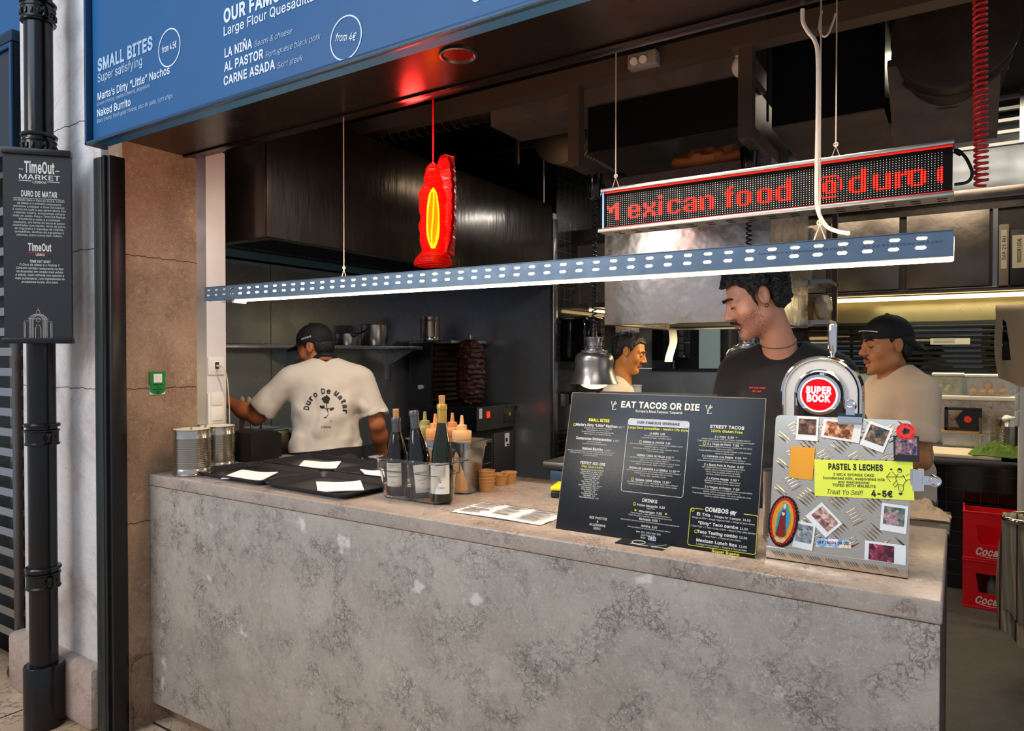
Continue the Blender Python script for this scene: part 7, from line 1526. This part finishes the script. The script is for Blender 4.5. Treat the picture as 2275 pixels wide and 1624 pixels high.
def project(b, tree, o, ux, uy, d, off=.0025):
    """press flat letters laid out in the plane o, ux, uy onto a body along d"""
    out = []
    for v in b.v:
        p = V(o) + V(ux) * v[0] + V(uy) * v[1]; hit = tree.ray_cast(p, V(d)); out.append(tuple(hit[0] - V(d) * off) if hit[0] else tuple(p))
    b.v = out; return b


tol = lambda v: A_((v.x, v.y, v.z))
rt = A_((.8425, .5388, 0)); fw = A_((-.5388, .8425, 0)); m_cotton = mat('cotton_white', '#cdc3b3', .85, bump=.12, bs=500, bd=.0008, sheen=.1)
# 1 cook with his back to the counter
nb = tol(W(724, 806, t=3.86)); f1 = nrm((-.736, .677, 0)); B1 = frame(f1)
r1, g1 = person('cook in a black cap and white printed T-shirt with his back to the counter', nb, f1, nb + B1 @ A_((-.06, .075, .085)), B1 @ nrm((-.86, .45, -.28)), ('skin_tan', '#a8623c', '#8a4034'), .99, 1.04,
    ((-1, (-.365, .06, -.29), (-.57, .19, -.17), (-.9, .4, .25)), (1, (.275, .0, -.345), (.315, .16, -.52), (.1, .6, -.7))), m_cotton, sl=.8, wide=1.12, hairp=([(-.11, -.06), (-.05, -.075), (-.03, -.02), (-.005, .0), (.018, -.03), (.03, .03), (.1, .05)], .004, .004, 60), cap_=(1, .105, .02), lean=.12, stub='#8f5438', trouser='#2a2a2e', sleeve_r=.082)
BR = g1['BR']; bk = -BR[:, 1]; o_ = g1['nb'] + BR @ A_((.0, -.4, -.205)); b = MB(); rr_ = .088
for w1, a0 in (('Duro', 172), ('De', 98), ('Matar', 58)):
    n = len(w1)
    for i, ch in enumerate(w1):
        a = R(a0 - i * 16); b.text(ch, (rr_ * math.cos(a), rr_ * math.sin(a) - .06, 0), (math.sin(a), -math.cos(a), 0), (math.cos(a), math.sin(a), 0), .027, .02, 'C', .03)
b.text('Lisboa', (0, -.155, 0), (1, 0, 0), (0, 1, 0), .012, .048, 'C', .012)
def blob(cx_, cy_, rx, ry, ang, n=14): 
    c_, s_ = math.cos(ang), math.sin(ang); b.add([(cx_ + rx * math.cos(2 * PI * i / n) * c_ - ry * math.sin(2 * PI * i / n) * s_, cy_ + rx * math.cos(2 * PI * i / n) * s_ + ry * math.sin(2 * PI * i / n) * c_, 0) for i in range(n)], [tuple(range(n))])
for i in range(12): a = i * 2.4; k_ = .0052 * math.sqrt(i); blob(k_ * math.cos(a) * 1.1, k_ * math.sin(a) - .005, .0085, .0055, a + 1.2)
for (x0, y0, x1, y1) in ((.002, -.025, .008, -.065), (.008, -.065, .026, -.125), (.006, -.06, -.012, -.045), (.006, -.055, .022, -.05), (.012, -.085, -.002, -.1)):
    dx_, dy_ = x1 - x0, y1 - y0; l_ = math.hypot(dx_, dy_); nx, ny = -dy_ / l_ * .0018, dx_ / l_ * .0018; b.add([(x0 + nx, y0 + ny, 0), (x1 + nx, y1 + ny, 0), (x1 - nx, y1 - ny, 0), (x0 - nx, y0 - ny, 0)], [(0, 1, 2, 3)])
blob(-.021, -.044, .013, .007, -.5); blob(.030, -.056, .013, .007, .5); blob(-.012, -.04, .006, .004, .2); blob(-.004, -.1, .007, .004, .2)
project(b, g1['shirt'], o_, BR[:, 0], BR[:, 2], -bk); r1.part('back_print', b, m_inkb, r1.shirt, w=True)
b = MB(); nbv = V(g1['nb']); Bx = lambda x, y, z: nbv + V(BR @ A_((x, y, z)))
b.tube(smooth([Bx(-.085, .09, -.05), Bx(-.07, .02, .012), Bx(-.035, -.055, .034), Bx(.0, -.072, .036), Bx(.035, -.055, .034), Bx(.07, .02, .012), Bx(.085, .09, -.05)], 6), .0115, 8); r1.part('apron_strap', b, mat('apron_black', '#141416', .8), w=True)
b = MB(); rng_ = []
for zz in (-.475, -.535):
    ring = []
    for i in range(40):
        a = 2 * PI * i / 40; dirv = BR @ A_((math.cos(a), math.sin(a), 0)); hit = g1['shirt'].ray_cast(V(g1['nb'] + BR @ A_((0, 0, zz + .012 * math.cos(a))) + dirv * .6), V(-dirv)); ring.append(hit[0] + V(dirv) * .009 if hit[0] else Bx(.18 * math.cos(a), .14 * math.sin(a), zz))
    rng_.append(ring)
loft(b, rng_, False, False); r1.part('apron_band', b, mat('apron_black', '#141416', .8), w=True)
b = MB(); m4 = g1['m4']; b.text('DURO DE MATAR', (0, 0, 0), (1, 0, 0), (0, 1, 0), .009, .062, 'C', .02); b.v = [tuple(m4 @ V((-.0895 * math.cos((v[0]) / .1), -v[0] - .01, v[1] + .048))) for v in b.v]; r1.part('cap_lettering', b, m_ink, r1.cap, w=True)
b = MB(); c_ = m4 @ V((-.084, -.002, -.034)); b.sph(c_, .0035, 10, 8); r1.part('earring', b, m_chrome, r1.body, w=True)
# 2 cook looking down under the canopy
nb = tol(W(1374, 842, t=4.3)); f2 = nrm(rt * .97 - fw * .25)
r2, g2 = person('cook with short black hair and a white T-shirt looking down behind the heat lamp', nb, f2, tol(W(1399, 782, t=4.27)), nrm(rt * .9 - fw * .32 + A_((0, 0, -.32))), ('skin_gold', '#b3743c', '#9a4a3a'), .95, 1.06,
    ((-1, (-.21, .06, -.37), (-.12, .29, -.43), (.3, .9, 0)), (1, (.21, .06, -.37), (.12, .29, -.43), (-.3, .9, 0))), m_cotton, sl=.62, hairp=([(-.12, -.07), (-.06, -.075), (-.035, -.03), (-.01, .01), (.015, -.02), (.03, .045), (.05, .074), (.11, .082)], .006, .006, 75), trouser='#202226')
# 3 man in black
nb = tol(W(1742, 772, t=2.52)); f3 = nrm(-rt * .62 - fw * .78)
r3, g3 = person('dark haired man in a black T-shirt standing behind the beer tap looking down', nb, f3, tol(W(1678, 662, t=2.47)), nrm(-rt * .97 + fw * .12 + A_((0, 0, -.42))), ('skin_fair', '#cf967a', '#b06458'), 1.03, 1.0,
    ((-1, (-.23, .06, -.37), (-.17, .27, -.45), (.2, .9, 0)), (1, (.23, .06, -.37), (.17, .27, -.45), (-.2, .9, 0))), mat('cotton_black', '#121318', .85, bump=.1, bs=400, bd=.0008, sheen=.15), sl=.66, wide=1.02, hairp=([(-.12, -.045), (-.07, -.07), (-.04, -.055), (-.02, .015), (.0, .012), (.018, -.03), (.035, .045), (.06, .07), (.12, .072)], .013, .017, 48), stub='#b07a64', trouser='#17181c')
BR = g3['BR']; b = MB(); b.text('EAST SIDE RADIO', (0, .004, 0), (1, 0, 0), (0, 1, 0), .0055, .062, 'C', .025); b.text('EST. 2019', (0, -.008, 0), (1, 0, 0), (0, 1, 0), .0055, .032, 'C', .025)
project(b, g3['shirt'], g3['nb'] + BR @ A_((.06, .5, -.15)), -BR[:, 0], BR[:, 2], -BR[:, 1]); r3.part('chest_print', b, mat('print_red', '#e0402c', .6), r3.shirt, w=True)
m4 = g3['m4']; b = MB(m4)
for s_ in (-1, 1): b.tube([(s_ * .002, .107, -.0475), (s_ * .012, .104, -.0495), (s_ * .022, .095, -.056), (s_ * .027, .087, -.066)], [.005, .0055, .0045, .002], 8)
r3.part('moustache', b, m_brow, r3.body, w=True)
b = MB(m4); b.tube(arc((-.086, -.004, -.036), .0055, 0, 2 * PI, 14, V((0, 1, 0)), V((0, 0, 1))), .0014, 6); r3.part('earring', b, m_blackp, r3.body, w=True)
b = MB(); ring = []
for i in range(28):
    a = 2 * PI * i / 28; dv = BR @ A_((math.cos(a), math.sin(a), 0)); o0 = g3['nb'] + BR @ A_((0, .02, .03 - .035 * math.sin(a))); hit = g3['skin'].ray_cast(V(o0 + dv * .2), V(-dv)); ring.append((hit[0] if hit[0] else V(o0 + dv * .07)) + V(dv) * .002)
b.tube(ring, .0013, 5, True); r3.part('necklace', b, m_steel, w=True)
b = MB()
for st in ('II',): b.text(st, (0, 0, 0), (1, 0, 0), (0, 1, 0), .016, .014, 'C', -.01)
xl = -g3['HR'][:, 0]; project(b, g3['skin'], A_(tuple(m4 @ V((-.2, -.05, -.05)))), -g3['HR'][:, 1], g3['HR'][:, 2], -xl, .0006); r3.part('tattoo', b, mat('tattoo_ink', '#4a3a3c', .5), r3.body, w=True)
# 4 man in a reversed cap
nb = tol(W(1996, 822, t=3.05)); f4 = nrm(-rt * .99 + fw * .05)
r4, g4 = person('man in a reversed black cap and pale T-shirt facing left at the right', nb, f4, tol(W(1968, 768, t=3.05)), nrm(-rt * .99 - fw * .06 + A_((0, 0, -.05))), ('skin_olive', '#b4774a', '#96503f'), .99, 1.12,
    ((-1, (-.22, .02, -.36), (-.16, .26, -.44), (.2, .9, 0)), (1, (.22, .02, -.36), (.16, .26, -.44), (-.2, .9, 0))), mat('cotton_cream', '#c9b49c', .85, bump=.12, bs=500, bd=.0008, sheen=.1), sl=.72, wide=1.05, fat=.012, hairp=([(-.12, -.06), (-.06, -.07), (-.035, -.03), (-.01, .012), (.015, -.015), (.03, .05), (.12, .09)], .002, .004, 60), cap_=(-1, .10, .085), trouser='#5a5048', sleeve_r=.08)
m4 = g4['m4']; b = MB(m4); b.sph((0, .094, -.103), (.013, .009, .014), 14, 8); b.sph((0, .1, -.084), (.006, .005, .004), 10, 6)
for s_ in (-1, 1): b.tube([(s_ * .003, .107, -.0475), (s_ * .013, .102, -.0505), (s_ * .021, .094, -.057)], [.0025, .003, .0015], 8)
r4.part('goatee', b, m_brow, r4.body, w=True)
b = MB(m4); b.tube(smooth([(-.062, .072, .062), (-.05, .09, .066), (-.03, .101, .069), (0, .106, .07), (.03, .101, .069), (.05, .09, .066)], 4), .0022, 6); r4.part('cap_strap', b, m_whitep, r4.cap, w=True)
